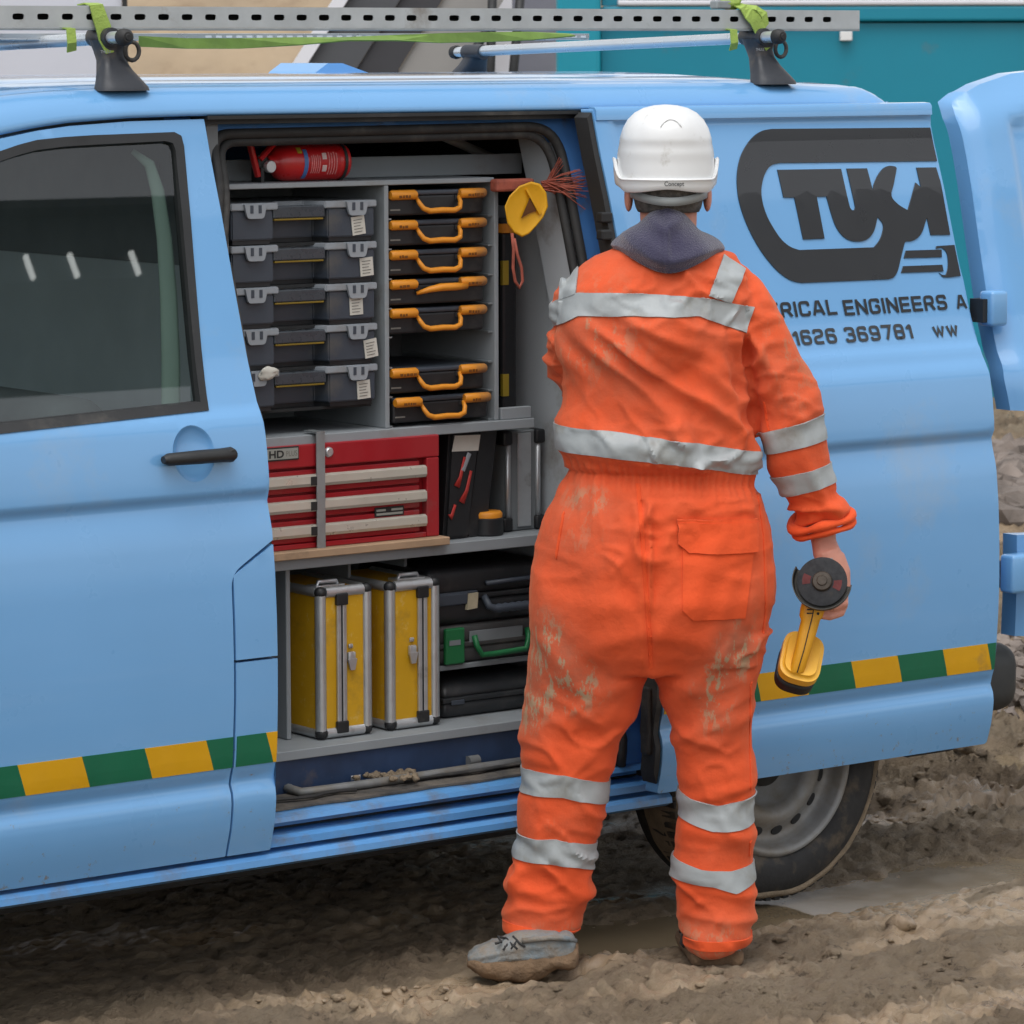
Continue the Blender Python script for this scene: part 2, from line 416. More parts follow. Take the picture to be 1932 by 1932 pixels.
# loose crumbs of mud and stones: nobody could count them
def lump(bm, c, s, seed, ico):
    off = Vector((seed * 3.1, seed * 1.7, seed))
    mp = {}
    for v in ico['v']:
        p = Vector(v); k = 1 + .75 * noise.noise(p * 1.5 + off) + .35 * noise.noise(p * 4 + off)
        mp[len(mp)] = bm.verts.new(c + Vector((p.x * s[0] * k, p.y * s[1] * k, p.z * s[2] * k)))
    for f in ico['f']: bm.faces.new([mp[i] for i in f])
tb = nb(); bmesh.ops.create_icosphere(tb, subdivisions=2, radius=1); tb.verts.index_update()
ICO = {'v': [tuple(v.co) for v in tb.verts], 'f': [tuple(v.index for v in f.verts) for f in tb.faces]}; tb.free()
rg = random.Random(3)
bm = nb()
clusters = [((400, 1880), 90, 26, 60), ((700, 1890), 260, 40, 60), ((1500, 1850), 450, 60, 50), ((1750, 1500), 150, 90, 70), ((1850, 1430), 90, 50, 40), ((1150, 1850), 400, 60, 40)]
for (cx, cy), wx, wy, cnt in clusters:
    for i in range(cnt):
        px, py = rg.gauss(cx, wx * .6), rg.gauss(cy, wy * .6)
        p = atZ(px, py, .03); p.z = ground_z(p.x, p.y)
        if p.y > -.12 and p.x < 2.2: continue
        s = .004 + .012 * rg.random() ** 2.5; s *= 2.0 if rg.random() < .04 else 1
        lump(bm, p + Vector((0, 0, s * .2)), (s * rg.uniform(.8, 1.6), s * rg.uniform(.8, 1.4), s * rg.uniform(.5, .9)), rg.random() * 50, ICO)
o = ob('mud_crumbs', bm, m_mud, origin=(0, 0, 0), smooth=True); o['kind'] = 'stuff'; o['label'] = 'loose crumbs of brown mud lying on the ground'; o['category'] = 'mud'
# rubble heap far behind the open rear door, and a bigger clod
m_rub = M('rubble', (.17, .14, .12), .85, var=.45, vs=5, bump=.4, bs=60)
bm = nb()
for i in range(420):
    px, py = rg.uniform(1780, 2150), rg.uniform(880, 1000)
    p = atZ(px, py, 0.); s = rg.uniform(.04, .11); p.z = ground_z(p.x, p.y, False) + s * .4
    lump(bm, p, (s * rg.uniform(.8, 1.5), s, s * rg.uniform(.6, 1)), rg.random() * 50, ICO)
for i in range(260):
    px, py = rg.uniform(1880, 2150), rg.uniform(1220, 1340)
    p = atZ(px, py, 0.); s = rg.uniform(.012, .04); p.z = ground_z(p.x, p.y) + s * .3
    lump(bm, p, (s * rg.uniform(.8, 1.5), s, s * rg.uniform(.6, 1)), rg.random() * 50, ICO)
o = ob('rubble', bm, m_rub, origin=(0, 0, 0)); o['kind'] = 'stuff'; o['label'] = 'grey brown broken stones on the mud behind the van'; o['category'] = 'rubble'

# ------------------------------------------------------------------ background
def vp(px, py, D):   # point on the upright plane D metres ahead of the camera
    d = ray(px, py); k = D / d.dot(FH); return CAM + d * k
def vbox(bm, px0, px1, z0, z1, D, depth, bev=0., mi=0):
    a = vp(px0, 88, D); b = vp(px1, 88, D); u0 = (a - CAM).dot(RH); u1 = (b - CAM).dot(RH)
    mt = Matrix.Translation((CAM.x, CAM.y, 0)) @ Matrix(((RH.x, FH.x, 0, 0), (RH.y, FH.y, 0, 0), (0, 0, 1, 0), (0, 0, 0, 1)))
    return box(bm, u0, u1, D, D + depth, z0, z1, bev, 2, mt, mi)
def zat(py, D): return CAM.z + (88 - py) / FPX * D
m_teal = M('teal_paint', srgb(6, 132, 156), .45, var=.05, vs=1.2, dirt=.06, ds=1.5)
m_teal2 = M('teal_paint_light', srgb(14, 146, 168), .45, var=.05, vs=1.2)
m_glassd = M('dark_glass', (.015, .018, .02), .1, var=0, rvar=0)
m_wframe = M('white_frame', srgb(225, 226, 232), .5, var=.04)
DT = 22.
base = vp(1500, 88, DT); base.z = 0
cab = thing('site_cabin', 'teal steel site cabin with white framed window behind the van', 'cabin', base)
bm = nb(); vbox(bm, 1135, 2700, -.1, zat(45, DT), DT, 2.6); ob('wall', bm, m_teal, cab)
bm = nb(); vbox(bm, 1135, 2700, zat(42, DT), zat(13, DT), DT - .05, 2.6, .015); ob('wall_rail', bm, m_teal, cab)
bm = nb(); vbox(bm, 1050, 1134, -.1, 2.9, DT - .12, 2.8, .03); ob('corner_post', bm, m_teal2, cab)
bm = nb(); vbox(bm, 1136, 1165, zat(12, DT), 2.9, DT - .02, .2); ob('wall_panel', bm, m_teal, cab)
bm = nb(); vbox(bm, 1165, 2700, zat(12, DT), zat(2, DT), DT - .06, .25, .01); ob('window_sill', bm, m_wframe, cab)
bm = nb(); vbox(bm, 1165, 1185, zat(1.5, DT), 2.9, DT - .04, .15, .01); ob('window_frame', bm, m_wframe, cab)
bm = nb(); vbox(bm, 1186, 2690, zat(1.5, DT), 2.9, DT + .02, .1); ob('window_pane', bm, m_glassd, cab)
bm = nb(); vbox(bm, 1040, 2710, 2.9, 3.05, DT - .2, 3.0, .02); ob('roof', bm, m_wframe, cab)
bm = nb(); vbox(bm, 1585, 1608, zat(78, DT), zat(60, DT), DT - .06, .1, .005); ob('bracket', bm, m_white, cab)
DW = 20.
base = vp(60, 88, DW); base.z = 0
cw = thing('white_cabin', 'pale grey white cabin wall with dark corner edge on the far left', 'cabin', base)
_wc = vp(231, 88, DW); _wa = math.radians(7.2); _wr = RH * math.cos(_wa) + FH * math.sin(_wa); _wf = FH * math.cos(_wa) - RH * math.sin(_wa)
_wm = Matrix.Translation((_wc.x, _wc.y, 0)) @ Matrix(((_wr.x, _wf.x, 0, 0), (_wr.y, _wf.y, 0, 0), (0, 0, 1, 0), (0, 0, 0, 1)))
bm = nb(); box(bm, -6, 0, 0, 2.5, -.1, 3.0, mat=_wm); ob('wall', bm, M('pale_wall', srgb(205, 208, 218), .6, var=.04, vs=1), cw)
bm = nb(); box(bm, .002, .028, -.03, .05, -.1, 3.0, .005, mat=_wm); ob('corner_post', bm, m_black, cw)
# bank of sandy earth
def earth_mat():
    return M('sandy_earth', srgb(152, 134, 110), .9, var=.25, vs=.9, dirt=.25, dcol=srgb(116, 96, 76), ds=1.3, bump=.5, bs=9)
bm = nb(); rows = []
for j in range(40):
    D = 27 + j * .35; row = []
    for i in range(90):
        u = -9 + i * .2; hh = min(4.2, .1 + (D - 27) * .75) + .35 * N3(u * .5, D * .5, 2., 4) + .06 * N3(u * 3, D * 3, 6., 3)
        hh *= sstep(27, 28, D)
        p = CAM + RH * u + FH * D; row.append(bm.verts.new((p.x, p.y, hh - .3 * (1 - sstep(27, 28, D)))))
    rows.append(row)
for A, B in zip(rows, rows[1:]):
    for k in range(89): bm.faces.new((A[k], A[k + 1], B[k + 1], B[k]))
bmesh.ops.recalc_face_normals(bm, faces=bm.faces)
o = ob('earth_bank', bm, earth_mat(), origin=(0, 0, 0), smooth=True); o['kind'] = 'structure'
# steps up to a cabin: slanted side panel with white edge, dark rails
DS = 18.
base = vp(780, 88, DS); base.z = 0
st = thing('site_steps', 'dark grey sloping site steps with white edge strip and black rails', 'steps', base)
m_stp = M('dark_grey_panel', srgb(78, 80, 84), .6, var=.08, vs=2); m_stp2 = M('darker_grey_panel', srgb(58, 58, 62), .6, var=.1, vs=2); m_stp3 = M('stone_grey_panel', srgb(150, 148, 145), .6, var=.08, vs=2)
def vpoly(name, pts, D, th, m, par):
    b = nb(); prism(b, pts, lambda u, v: vp(u, v, D), lambda u, v: vp(u, v, D) + FH * th); return ob(name, b, m, par)
def slant(x0, x1, k=-.63, y0=760, y1=-60):   # parallelogram leaning with the steps, x given at y=130
    return [(x0 + (y0 - 130) * k * .0 , y0), (x1, y0), (x1, 130), (x1 + (y1 - 130) * k, y1), (x0 + (y1 - 130) * k, y1), (x0, 130)]
vpoly('edge_strip', slant(545, 574), DS - .04, .05, m_wframe, st)
vpoly('side_panel', slant(575, 672), DS, .06, m_stp, st)
vpoly('side_panel', slant(673, 752), DS + .02, .06, m_stp2, st)
vpoly('side_panel', slant(753, 868), DS + .04, .06, m_stp3, st)
for (a, b_, c, d) in ((868, 140, 935, 30), (925, 140, 930, -40), (968, 140, 985, -40)):
    b = nb(); tube(b, [vp(a, b_ + 600, DS - .1), vp(a, b_, DS - .1), vp(c, d, DS - .1)], .022, 8); ob('rail', b, m_black, st, smooth=True)
vpoly('back_panel', [(936, 760), (1049, 760), (1049, -60), (936, -60)], DS + .6, .06, M('grey_violet_panel', srgb(120, 122, 132), .6, var=.06), st)
vpoly('back_panel', [(895, 760), (966, 760), (966, -60), (895, -60)], DS + .3, .06, m_wframe, st)
# overhead conveyor added unseen behind the camera, shaped to mirror as the dark band
def mirror(px, py, Yb=-24.):
    gn = Vector((0, -1, .312)).normalized(); gp = atY(px, py, .2); gd = (gp - CAM).normalized(); gr = gd - gn * 2 * gd.dot(gn); return gp + gr * ((gp.y - Yb) / -gr.y)
m_streak = M('streak_glow', (.9, .9, .9), .4, var=0, rvar=0); m_streak.node_tree.nodes['Principled BSDF'].inputs['Emission Color'].default_value = (.95, 1, .97, 1); m_streak.node_tree.nodes['Principled BSDF'].inputs['Emission Strength'].default_value = 2.6  # unseen glowing strips, added to mirror as bright streaks in the window
m_brd = M('beam_dark', (.035, .037, .038), .7, var=.15, vs=.6)
YBK = -24.; H1 = mirror(250, 400).z; H0 = mirror(250, 526).z; Hm = mirror(250, 478).z
brd = thing('mirrored_beam', 'unseen dark conveyor bridge high across the yard on steel towers', 'beam', (20, YBK, 0))
bm = nb(); box(bm, -30, 70, YBK - 2.5, YBK, H0, H1 - .02); ob('beam_body', bm, m_brd, brd)
bm = nb(); box(bm, -30.3, 70.3, YBK - 2.8, YBK + .2, H1 - .018, H1 + .08); ob('roof', bm, m_brd, brd)
for x in (-22, 2, 46, 66):
    for y in (YBK - 2.2, YBK - .3): bm = nb(); tube(bm, [(x, y, -.3), (x, y, H0)], .16, 10); ob('beam_post', bm, m_brd, brd, smooth=True)
for px in (42, 126, 243):
    a_ = mirror(px, 480); bm = nb(); box(bm, a_.x - .02, a_.x + .02, YBK + .003, YBK + .06, H0 + .02, Hm); ob('streak_strip', bm, m_streak, brd)
# ------------------------------------------------------------------ the van
_pz = [.29, .336, .40, .45, .478, .49, .503, .515, .53, .56, .604, .68, .768, .86, .953, 1.045, 1.095, 1.112, 1.122, 1.134, 1.16, 1.22, 1.272, 1.292, 1.312, 1.407, 1.566, 1.726, 1.84, 1.927, 2.1]
_py = [.046, .034, .015, .008, .010, .018, .023, .018, .010, .006, .003, .000, -.001, .001, .006, .016, .031, .036, .034, .024, .026, .033, .043, .052, .068, .106, .157, .206, .245, .271, .33]
_zz = np.linspace(.28, 2.1, 1821); _yy = np.interp(_zz, _pz, _py)
_k = np.exp(-.5 * (np.arange(-15, 16) / 5.0) ** 2); _k /= _k.sum(); _ys = np.convolve(np.pad(_yy, 15, mode='edge'), _k, 'valid')
def prof(z): return float(np.interp(z, _zz, _ys))
def side(px, py, off=0.):
    Y = .1
    for _ in range(12): p = atY(px, py, Y); Y = prof(p.z) + off
    return p
def sxz(px, py, off=0.): p = side(px, py, off); return (p.x, p.z)
ROWS = sorted(set([round(z, 4) for z in list(np.arange(.36, 1.95, .03)) + list(np.arange(.46, .56, .006)) + list(np.arange(1.085, 1.15, .006)) + list(np.arange(1.26, 1.33, .008))]))
van = thing('panel_van', 'sky blue panel van with side door slid open, full of tool cases', 'van', (.5, .95, 0))
def sideplate(name, outline, holes, off, thick, m, parent, sp=.045, fn=None, spb=None, rows=ROWS):
    f = fn or (lambda x, z: Vector((x, prof(z) + off, z)))
    b = sheet(outline, holes, f, thick, sp, rows, spb)
    return ob(name, b, m, parent, smooth=True, sharp=40)

ZB, ZT = .337, 1.927
def taper(x):    # the cab narrows towards the nose
    return .10 * sstep(-1.2, -2.3, x) + .0
# --- front door
A_ = sxz(520, 1018); B_ = sxz(436, 1084); C_ = sxz(426, 1608)
top = [sxz(*p) for p in ((388, 224), (243, 229), (130, 238), (69, 247), (0, 262))] + [(-.86, 1.83), (-1.0, 1.70), (-1.14, 1.45), (-1.2, 1.25)]
door_out = [(-.004, A_[1])] + [(-.004, 1.30), (-.004, ZT)] + top[1:] + [(-1.2, .75), (-1.12, .60), (-1.08, .42), (-1.06, ZB), (C_[0], ZB), (B_[0], .70)] + rnd([(B_[0], .8), B_, (-.004, A_[1])], [0, .03, 0])[1:-1]
win_o = [sxz(*p) for p in ((393, 774), (346, 275), (341, 256), (328, 249), (174, 255), (120, 258.5), (69, 264), (35, 273), (0, 285))] + [(-.84, 1.75), (-1.0, 1.54), (-1.06, 1.36), (-1.03, 1.275)] + [sxz(0, 818)]
win_i = [sxz(*p) for p in ((377, 758), (330, 283), (325, 270), (312, 266), (174, 273), (120, 276.5), (69, 283), (35, 292), (0, 304))] + [(-.82, 1.73), (-.97, 1.53), (-1.02, 1.36), (-1.0, 1.30)] + [sxz(0, 799)]
_dc = side(366, 856)
def _dish(k, n=36): return [(_dc.x + .053 * k * math.cos(q), _dc.z + .060 * k * math.sin(q)) for q in [i * 2 * math.pi / n for i in range(n)]]
fd = sideplate('front_door', door_out, [win_o, _dish(1.0)], 0, .04, m_blue, van, sp=.03, spb=.02)
hb = nb(); rings = [[Vector((x, prof(z) + d_, z)) for x, z in _dish(k)] for k, d_ in ((1.0, .0), (.97, .0012), (.92, .005), (.82, .010), (.66, .014), (.45, .0165), (.2, .0175), (.02, .018))]
loft(hb, rings, True, False); ob('handle_recess', hb, m_blue, fd, smooth=True)
sideplate('window_seal', win_o, [win_i], -.003, .03, m_black, fd, spb=.03, sp=.03)
m_glass = glass_mat('window_glass', (.50, .56, .55))
sideplate('window_pane', win_i, [], 0, 0, m_glass, fd, sp=.2, rows=[], fn=lambda x, z: Vector((x, prof(1.62) + .010 + (z - 1.62) * .312, z)))
# door handle: black bar in a dished recess
hb = nb(); p0 = side(308, 868, -.022); p1 = side(442, 857, -.022)
tube(hb, [p0, p0.lerp(p1, .08), p0.lerp(p1, .5), p0.lerp(p1, .8), p0.lerp(p1, .95), p1], [.010, .017, .019, .019, .021, .014], 14, flat=.8)
tube(hb, [side(318, 867, -.02), side(318, 867, .004)], .009, 8); tube(hb, [side(430, 858, -.02), side(430, 858, .004)], .014, 8)
ob('door_handle', hb, m_black, fd, smooth=True, sharp=50)
# lock bezel
hb = nb(); c = side(441, 857, -.04); lathe(hb, [(0, 0), (.009, 0), (.012, .004), (.012, .012)], c, (0, 1, 0), 16); ob('lock', hb, m_rubber, fd, smooth=True, sharp=40)
# --- B post: filler flap and lower corner
g = .006
flap = [(B_[0] + g, .772), (B_[0] + g, B_[1] - .003), (-.004, A_[1] - .010), (-.004, .772)]
sideplate('fuel_flap', flap, [], 0, .02, m_blue, van, spb=.02)
low = [(C_[0] + g, ZB), (B_[0] + g, .70), (B_[0] + g, .766), (-.004, .766), (-.004, .62), (-.006, ZB)]
sideplate('corner_panel', low, [], 0, .03, m_blue, van, spb=.02)
sideplate('door_gap', [(-.2, .35), (-.2, 1.06), (-.012, 1.06), (-.012, .35)], [], .024, .03, m_dark, van)
# --- front end (outside the picture)
arch = [(-1.48 + .40 * math.cos(a), .335 + .40 * math.sin(a)) for a in np.linspace(math.pi * .97, math.pi * .03, 20)]
fend = [(-1.06, ZB), (-1.09, .42), (-1.13, .60), (-1.21, .75), (-1.21, 1.25), (-1.5, 1.17), (-1.9, 1.05), (-2.2, .92), (-2.3, .7), (-2.3, .35), (-1.9, .33)] + arch
sideplate('front_wing', fend, [], 0, .04, m_blue, van, fn=lambda x, z: Vector((x, prof(z) + taper(x), z)))
bm = nb(); ring = []
for (x, z, y0) in ((-2.3, .35, .13), (-2.38, .5, .15), (-2.4, .7, .16), (-2.34, .9, .17), (-2.15, 1.0, .14), (-1.5, 1.2, .06), (-1.2, 1.28, .06)):
    ring.append([Vector((x + .18 * ((i / 10 - .5) * 2) ** 2 * (1 if x < -1 else .3), y0 + (1.904 - 2 * y0) * i / 10, z - .03 * ((i / 10 - .5) * 2) ** 2)) for i in range(11)])
loft(bm, ring, False, False); ob('nose', bm, m_blue, van, smooth=True)
bm = nb(); loft(bm, [[Vector((x + .1 * ((i / 10 - .5) * 2) ** 2, y0 + (1.904 - 2 * y0) * i / 10, z)) for i in range(11)] for x, z, y0 in ((-1.2, 1.28, .07), (-.72, 1.93, .28))], False, False); ob('windscreen', bm, m_glass, van, smooth=True)
bm = nb(); prism(bm, [(-1.0, 1.31), (-.05, 1.31), (-.05, 1.9), (-.75, 1.88)], lambda u, v: Vector((u, 1.78 - (v - 1.3) * .22, v)), lambda u, v: Vector((u, 1.785 - (v - 1.3) * .22, v))); ob('far_window', bm, m_glass, van)
# --- jamb round the door opening
def jam(z): return prof(z) + .062
Xl, Xr = -.02, 1.075
hl = sxz(407, 320, .07); hr = sxz(1062, 330, .07)
hole = [(hr[0], .40), (hr[0], 1.3)] + rnd([(hr[0], 1.6), (hr[0], 1.897), (hl[0] - .004, 1.892), (hl[0] - .004, 1.79), (-.006, 1.62)], [0, .085, .075, .05, .02], 8)[1:-1] + [(-.006, .40)]
jam_out = [(Xl - .03, .40), (Xl - .03, 1.93), (Xr, 1.93), (Xr, .40)] + hole
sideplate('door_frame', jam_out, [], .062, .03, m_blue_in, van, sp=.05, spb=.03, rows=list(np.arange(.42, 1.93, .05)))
sb = nb(); hd = dens(hole, .03)[:-1]; hd = [p for i, p in enumerate(hd) if not (p[1] < .4001 and -.005 < p[0] < hr[0] - .01)]
tube(sb, [Vector((x, prof(z) + .058, z)) for x, z in hd], .012, 8)
hd2 = [(x + (hl[0] + hr[0] - 2 * x) * .022, z + (1.0 - z) * .02 if z > 1 else z) for x, z in hd]
tube(sb, [Vector((x, prof(z) + .07, z)) for x, z in hd2], .011, 8)
ob('door_seal', sb, m_rubber, van, smooth=True)
# upper running rail, a dark channel under the roof edge
rb = nb()
box(rb, .0, 1.05, .262, .345, 1.926, 1.934); box(rb, .0, 1.05, .33, .345, 1.895, 1.926); box(rb, .0, 1.05, .285, .29, 1.915, 1.926)
ob('upper_door_rail', rb, m_black, van)
# gusset between front door and seal
# --- sliding door, pushed back along the outside
SX0, SX1, SO = 1.034, 2.108, -.06
def slid(x, z):
    y = prof(z) + SO
    # recessed upper field with rounded corner; proud rim along the top
    rx = sstep(SX0 + .045, SX0 + .065, x); rz = sstep(1.912, 1.900, z) * sstep(1.33, 1.36, z)
    y += .009 * rx * rz
    return Vector((x, y, z))
sl_out = rnd([(SX0 + .002, .345), (SX0, .7), (SX0, 1.937), (SX1 + .002, 1.940), (SX1, .75), (SX1 - .004, .56), (SX1 - .006, .345)], [.01, 0, .004, .012, 0, 0, .01])
SROWS = []
for z in sorted(set(ROWS + [1.888, 1.894, 1.899, 1.904, 1.909, 1.915, 1.922, 1.336, 1.342, 1.348, 1.354, 1.36])):
    if z < 1.93 and (not SROWS or z - SROWS[-1] > .0045): SROWS.append(z)
_sl = sheet(sl_out, [], slid, .045, .02, SROWS, .02)
sd = ob('sliding_door', _sl, m_blue, van, smooth=True, sharp=40)
b = nb(); loft(b, [[Vector((x, prof(1.93) + SO + dy_, z)) for dy_, z in ((-.010, 1.912), (-.0085, 1.934), (-.002, 1.9415), (.02, 1.943), (.02, 1.912))] for x in np.linspace(SX0 + .003, SX1 + .001, 12)], True, True); ob('top_rim', b, m_blue, sd, smooth=True, sharp=40)
# black edge seal on the leading edge, with two latches
tr = [(SX0 - .017, .40), (SX0 - .017, 1.918), (SX0 - .002, 1.93), (SX0 - .002, .37)]
sideplate('edge_seal', tr, [], SO + .004, .05, m_rubber, sd, spb=.03)
for py in (410, 443):
    lb = nb(); c = side(1152, py, SO); box(lb, c.x - .028, c.x + .004, c.y - .004, c.y + .02, c.z - .012, c.z + .012, .004); ob('latch', lb, m_black, sd)
lb = nb(); c = side(1240, 1330, SO); box(lb, SX0 - .03, SX0 - .004, c.y + .02, c.y + .05, .44, .60, .006); ob('lower_latch', lb, m_rubber, sd)
# striped tape along both doors
m_yel = M('yellow_tape', srgb(212, 158, 12), .45, var=.05, vs=9, dirt=.08); m_grn = M('green_tape', srgb(8, 100, 70), .45, var=.05, vs=9, dirt=.06)
def tapeblock(xa, xb, off, m, parent, clip=(-9, 9)):
    z0, z1 = .537, .605; sl_ = .022
    q = [(xa, z1), (xb, z1), (xb + sl_, z0), (xa + sl_, z0)]
    q = [(min(max(x, clip[0]), clip[1]), z) for x, z in q]
    if abs(q[0][0] - q[1][0]) + abs(q[2][0] - q[3][0]) < .004: return
    b = sheet(q, [], lambda x, z: Vector((x, prof(z) + off - .0022, z)), .002, .03, [.55, .565, .58, .595], .02); ob('tape_block', b, m, parent)
bx_ = [sxz(p, y)[0] for p, y in ((32, 1440), (153, 1424), (272, 1408), (388, 1392))]
pit = (bx_[3] - bx_[0]) / 3
k0 = bx_[0]; i = -4
while k0 + i * pit < .0:
    a, b_ = k0 + i * pit, k0 + (i + 1) * pit; mm = m_yel if i % 2 == 0 else m_grn
    par_ = fd
    tapeblock(a, b_, 0, mm, fd, (-1.02, B_[0] - .002)); tapeblock(a, b_, 0, mm, van, (B_[0] + g + .002, -.005)); i += 1
s_edge = [sxz(p, y, SO)[0] for p, y in ((1605, 1243), (1690, 1229), (1775, 1217), (1862, 1206))]; pit = (s_edge[3] - s_edge[0]) / 3
i = -4
while s_edge[0] + i * pit < SX1:
    a = s_edge[0] + i * pit; tapeblock(a, a + pit, SO, m_yel if i % 2 == 0 else m_grn, sd, (SX0 + .004, SX1 - .006)); i += 1
# --- sign writing on the sliding door
m_ink = M('black_vinyl', (.012, .013, .015), .3, var=.08, coat=.6, rvar=.03)
def la(p): return sxz((1860 + p[0] * .31056) / 1.3416, (310 + p[1] * .31056) / 1.3416, SO)
def soften(pts):
    # curved runs of the outline (small turns) become smooth; sharp letter corners stay
    n = len(pts); V = [Vector(q) for q in pts]; sm = []
    for i in range(n):
        a = V[i] - V[i - 1]; c = V[(i + 1) % n] - V[i]; sm.append(a.angle(c, 0) < math.radians(52) and a.length < 330 and c.length < 330)
    out = []
    for i in range(n):
        j = (i + 1) % n; out.append(tuple(V[i]))
        if sm[i] or sm[j]:
            L_ = (V[j] - V[i]).length
            if L_ > 330: continue
            m0 = (V[j] - V[i - 1]) * .5 if sm[i] else (V[j] - V[i]); m1 = (V[(j + 1) % n] - V[i]) * .5 if sm[j] else (V[j] - V[i])
            m0 = m0.normalized() * L_; m1 = m1.normalized() * L_
            for t in (.25, .5, .75):
                h = (2 * t ** 3 - 3 * t * t + 1) * V[i] + (t ** 3 - 2 * t * t + t) * m0 + (-2 * t ** 3 + 3 * t * t) * V[j] + (t ** 3 - t * t) * m1; out.append(tuple(h))
    return out
def decal(name, pts, holes=(), m=m_ink, parent=sd, z=.0030, conv=la):
    pts = soften(pts); P = [conv(p) for p in pts]; P = [(min(x, SX1 - .004), y) for x, y in P]; H = [[conv(p) for p in h] for h in holes]
    b = sheet(P, H, lambda x, zz: slid(x, zz) - Vector((0, z, 0)), .0026, .04, None, .012); return ob(name, b, m, parent)
decal('logo_shape', [(1700, 40), (320, 52), (240, 68), (170, 112), (110, 185), (62, 280), (36, 400), (34, 520), (50, 640), (85, 760), (135, 880), (205, 1010), (290, 1130), (385, 1230), (480, 1290), (560, 1308),
    (1270, 1278), (1310, 1262), (1340, 1215), (1362, 1130), (1398, 985), (1408, 972), (1450, 968), (1500, 945), (1540, 895), (1562, 830), (1580, 775), (1612, 918), (1770, 916), (1690, 480), (1655, 366), (1495, 368), (1532, 530), (1488, 490), (1425, 716), (1350, 670), (1292, 600), (1310, 500), (1334, 372), (1318, 358), (1270, 354), (1225, 375), (1185, 425), (1150, 500), (1140, 556),
    (1092, 374), (926, 376), (996, 690), (990, 715), (970, 716), (952, 690), (880, 378), (362, 386), (412, 612), (500, 612), (572, 954), (746, 946), (682, 606), (762, 604), (800, 740), (840, 850), (900, 930), (970, 966), (1050, 968), (1110, 940), (1150, 880), (1178, 770), (1222, 830), (1220, 890), (1195, 960), (1150, 1018), (540, 1040), (470, 1015), (400, 960), (335, 870), (280, 770), (245, 670), (230, 570), (240, 480), (268, 400), (310, 350), (380, 330), (1760, 312)])
decal('logo_pin', [(1410, 1045), (1700, 1036), (1702, 1098), (1395, 1106)])
decal('logo_pin', [(1388, 1172), (1706, 1160), (1716, 1214), (1372, 1226)])
decal('logo_pin', [(1660, 1008), (1860, 996), (1860, 1250), (1720, 1262), (1680, 1225), (1700, 1240), (1735, 1245), (1752, 1190), (1752, 1110), (1735, 1050), (1700, 1020), (1655, 1030)])
def textmesh(txt, bold=.012):
    cu = bpy.data.curves.new('lettering', 'FONT'); cu.body = txt; cu.size = 1; cu.offset = bold; cu.resolution_u = 4
    o = bpy.data.objects.new('lettering', cu); COL.objects.link(o)
    dg = bpy.context.evaluated_depsgraph_get(); me = bpy.data.meshes.new_from_object(o.evaluated_get(dg))
    V = [tuple(v.co) for v in me.vertices]; Fc = [tuple(p.vertices) for p in me.polygons]
    bpy.data.objects.remove(o); bpy.data.curves.remove(cu); bpy.data.meshes.remove(me); return V, Fc
def lettering(txt, fn, m, parent, w=None, h=None, anchor='r', bold=.02, name='lettering'):
    """fn(u,v)->Vector with u 0..w from the anchor side, v 0..h"""
    V, Fc = textmesh(txt, bold); xs = [v[0] for v in V]; ys = [v[1] for v in V]; x0, x1, y0, y1 = min(xs), max(xs), 0, .69
    sx = w / (x1 - x0); sy = h / (y1 - y0); b = nb()
    vs = [b.verts.new(fn((v[0] - (x1 if anchor == 'r' else x0)) * sx, (v[1] - y0) * sy)) for v in V]
    for f in Fc:
        try: b.faces.new([vs[i] for i in f])
        except ValueError: pass
    return ob(name, b, m, parent)
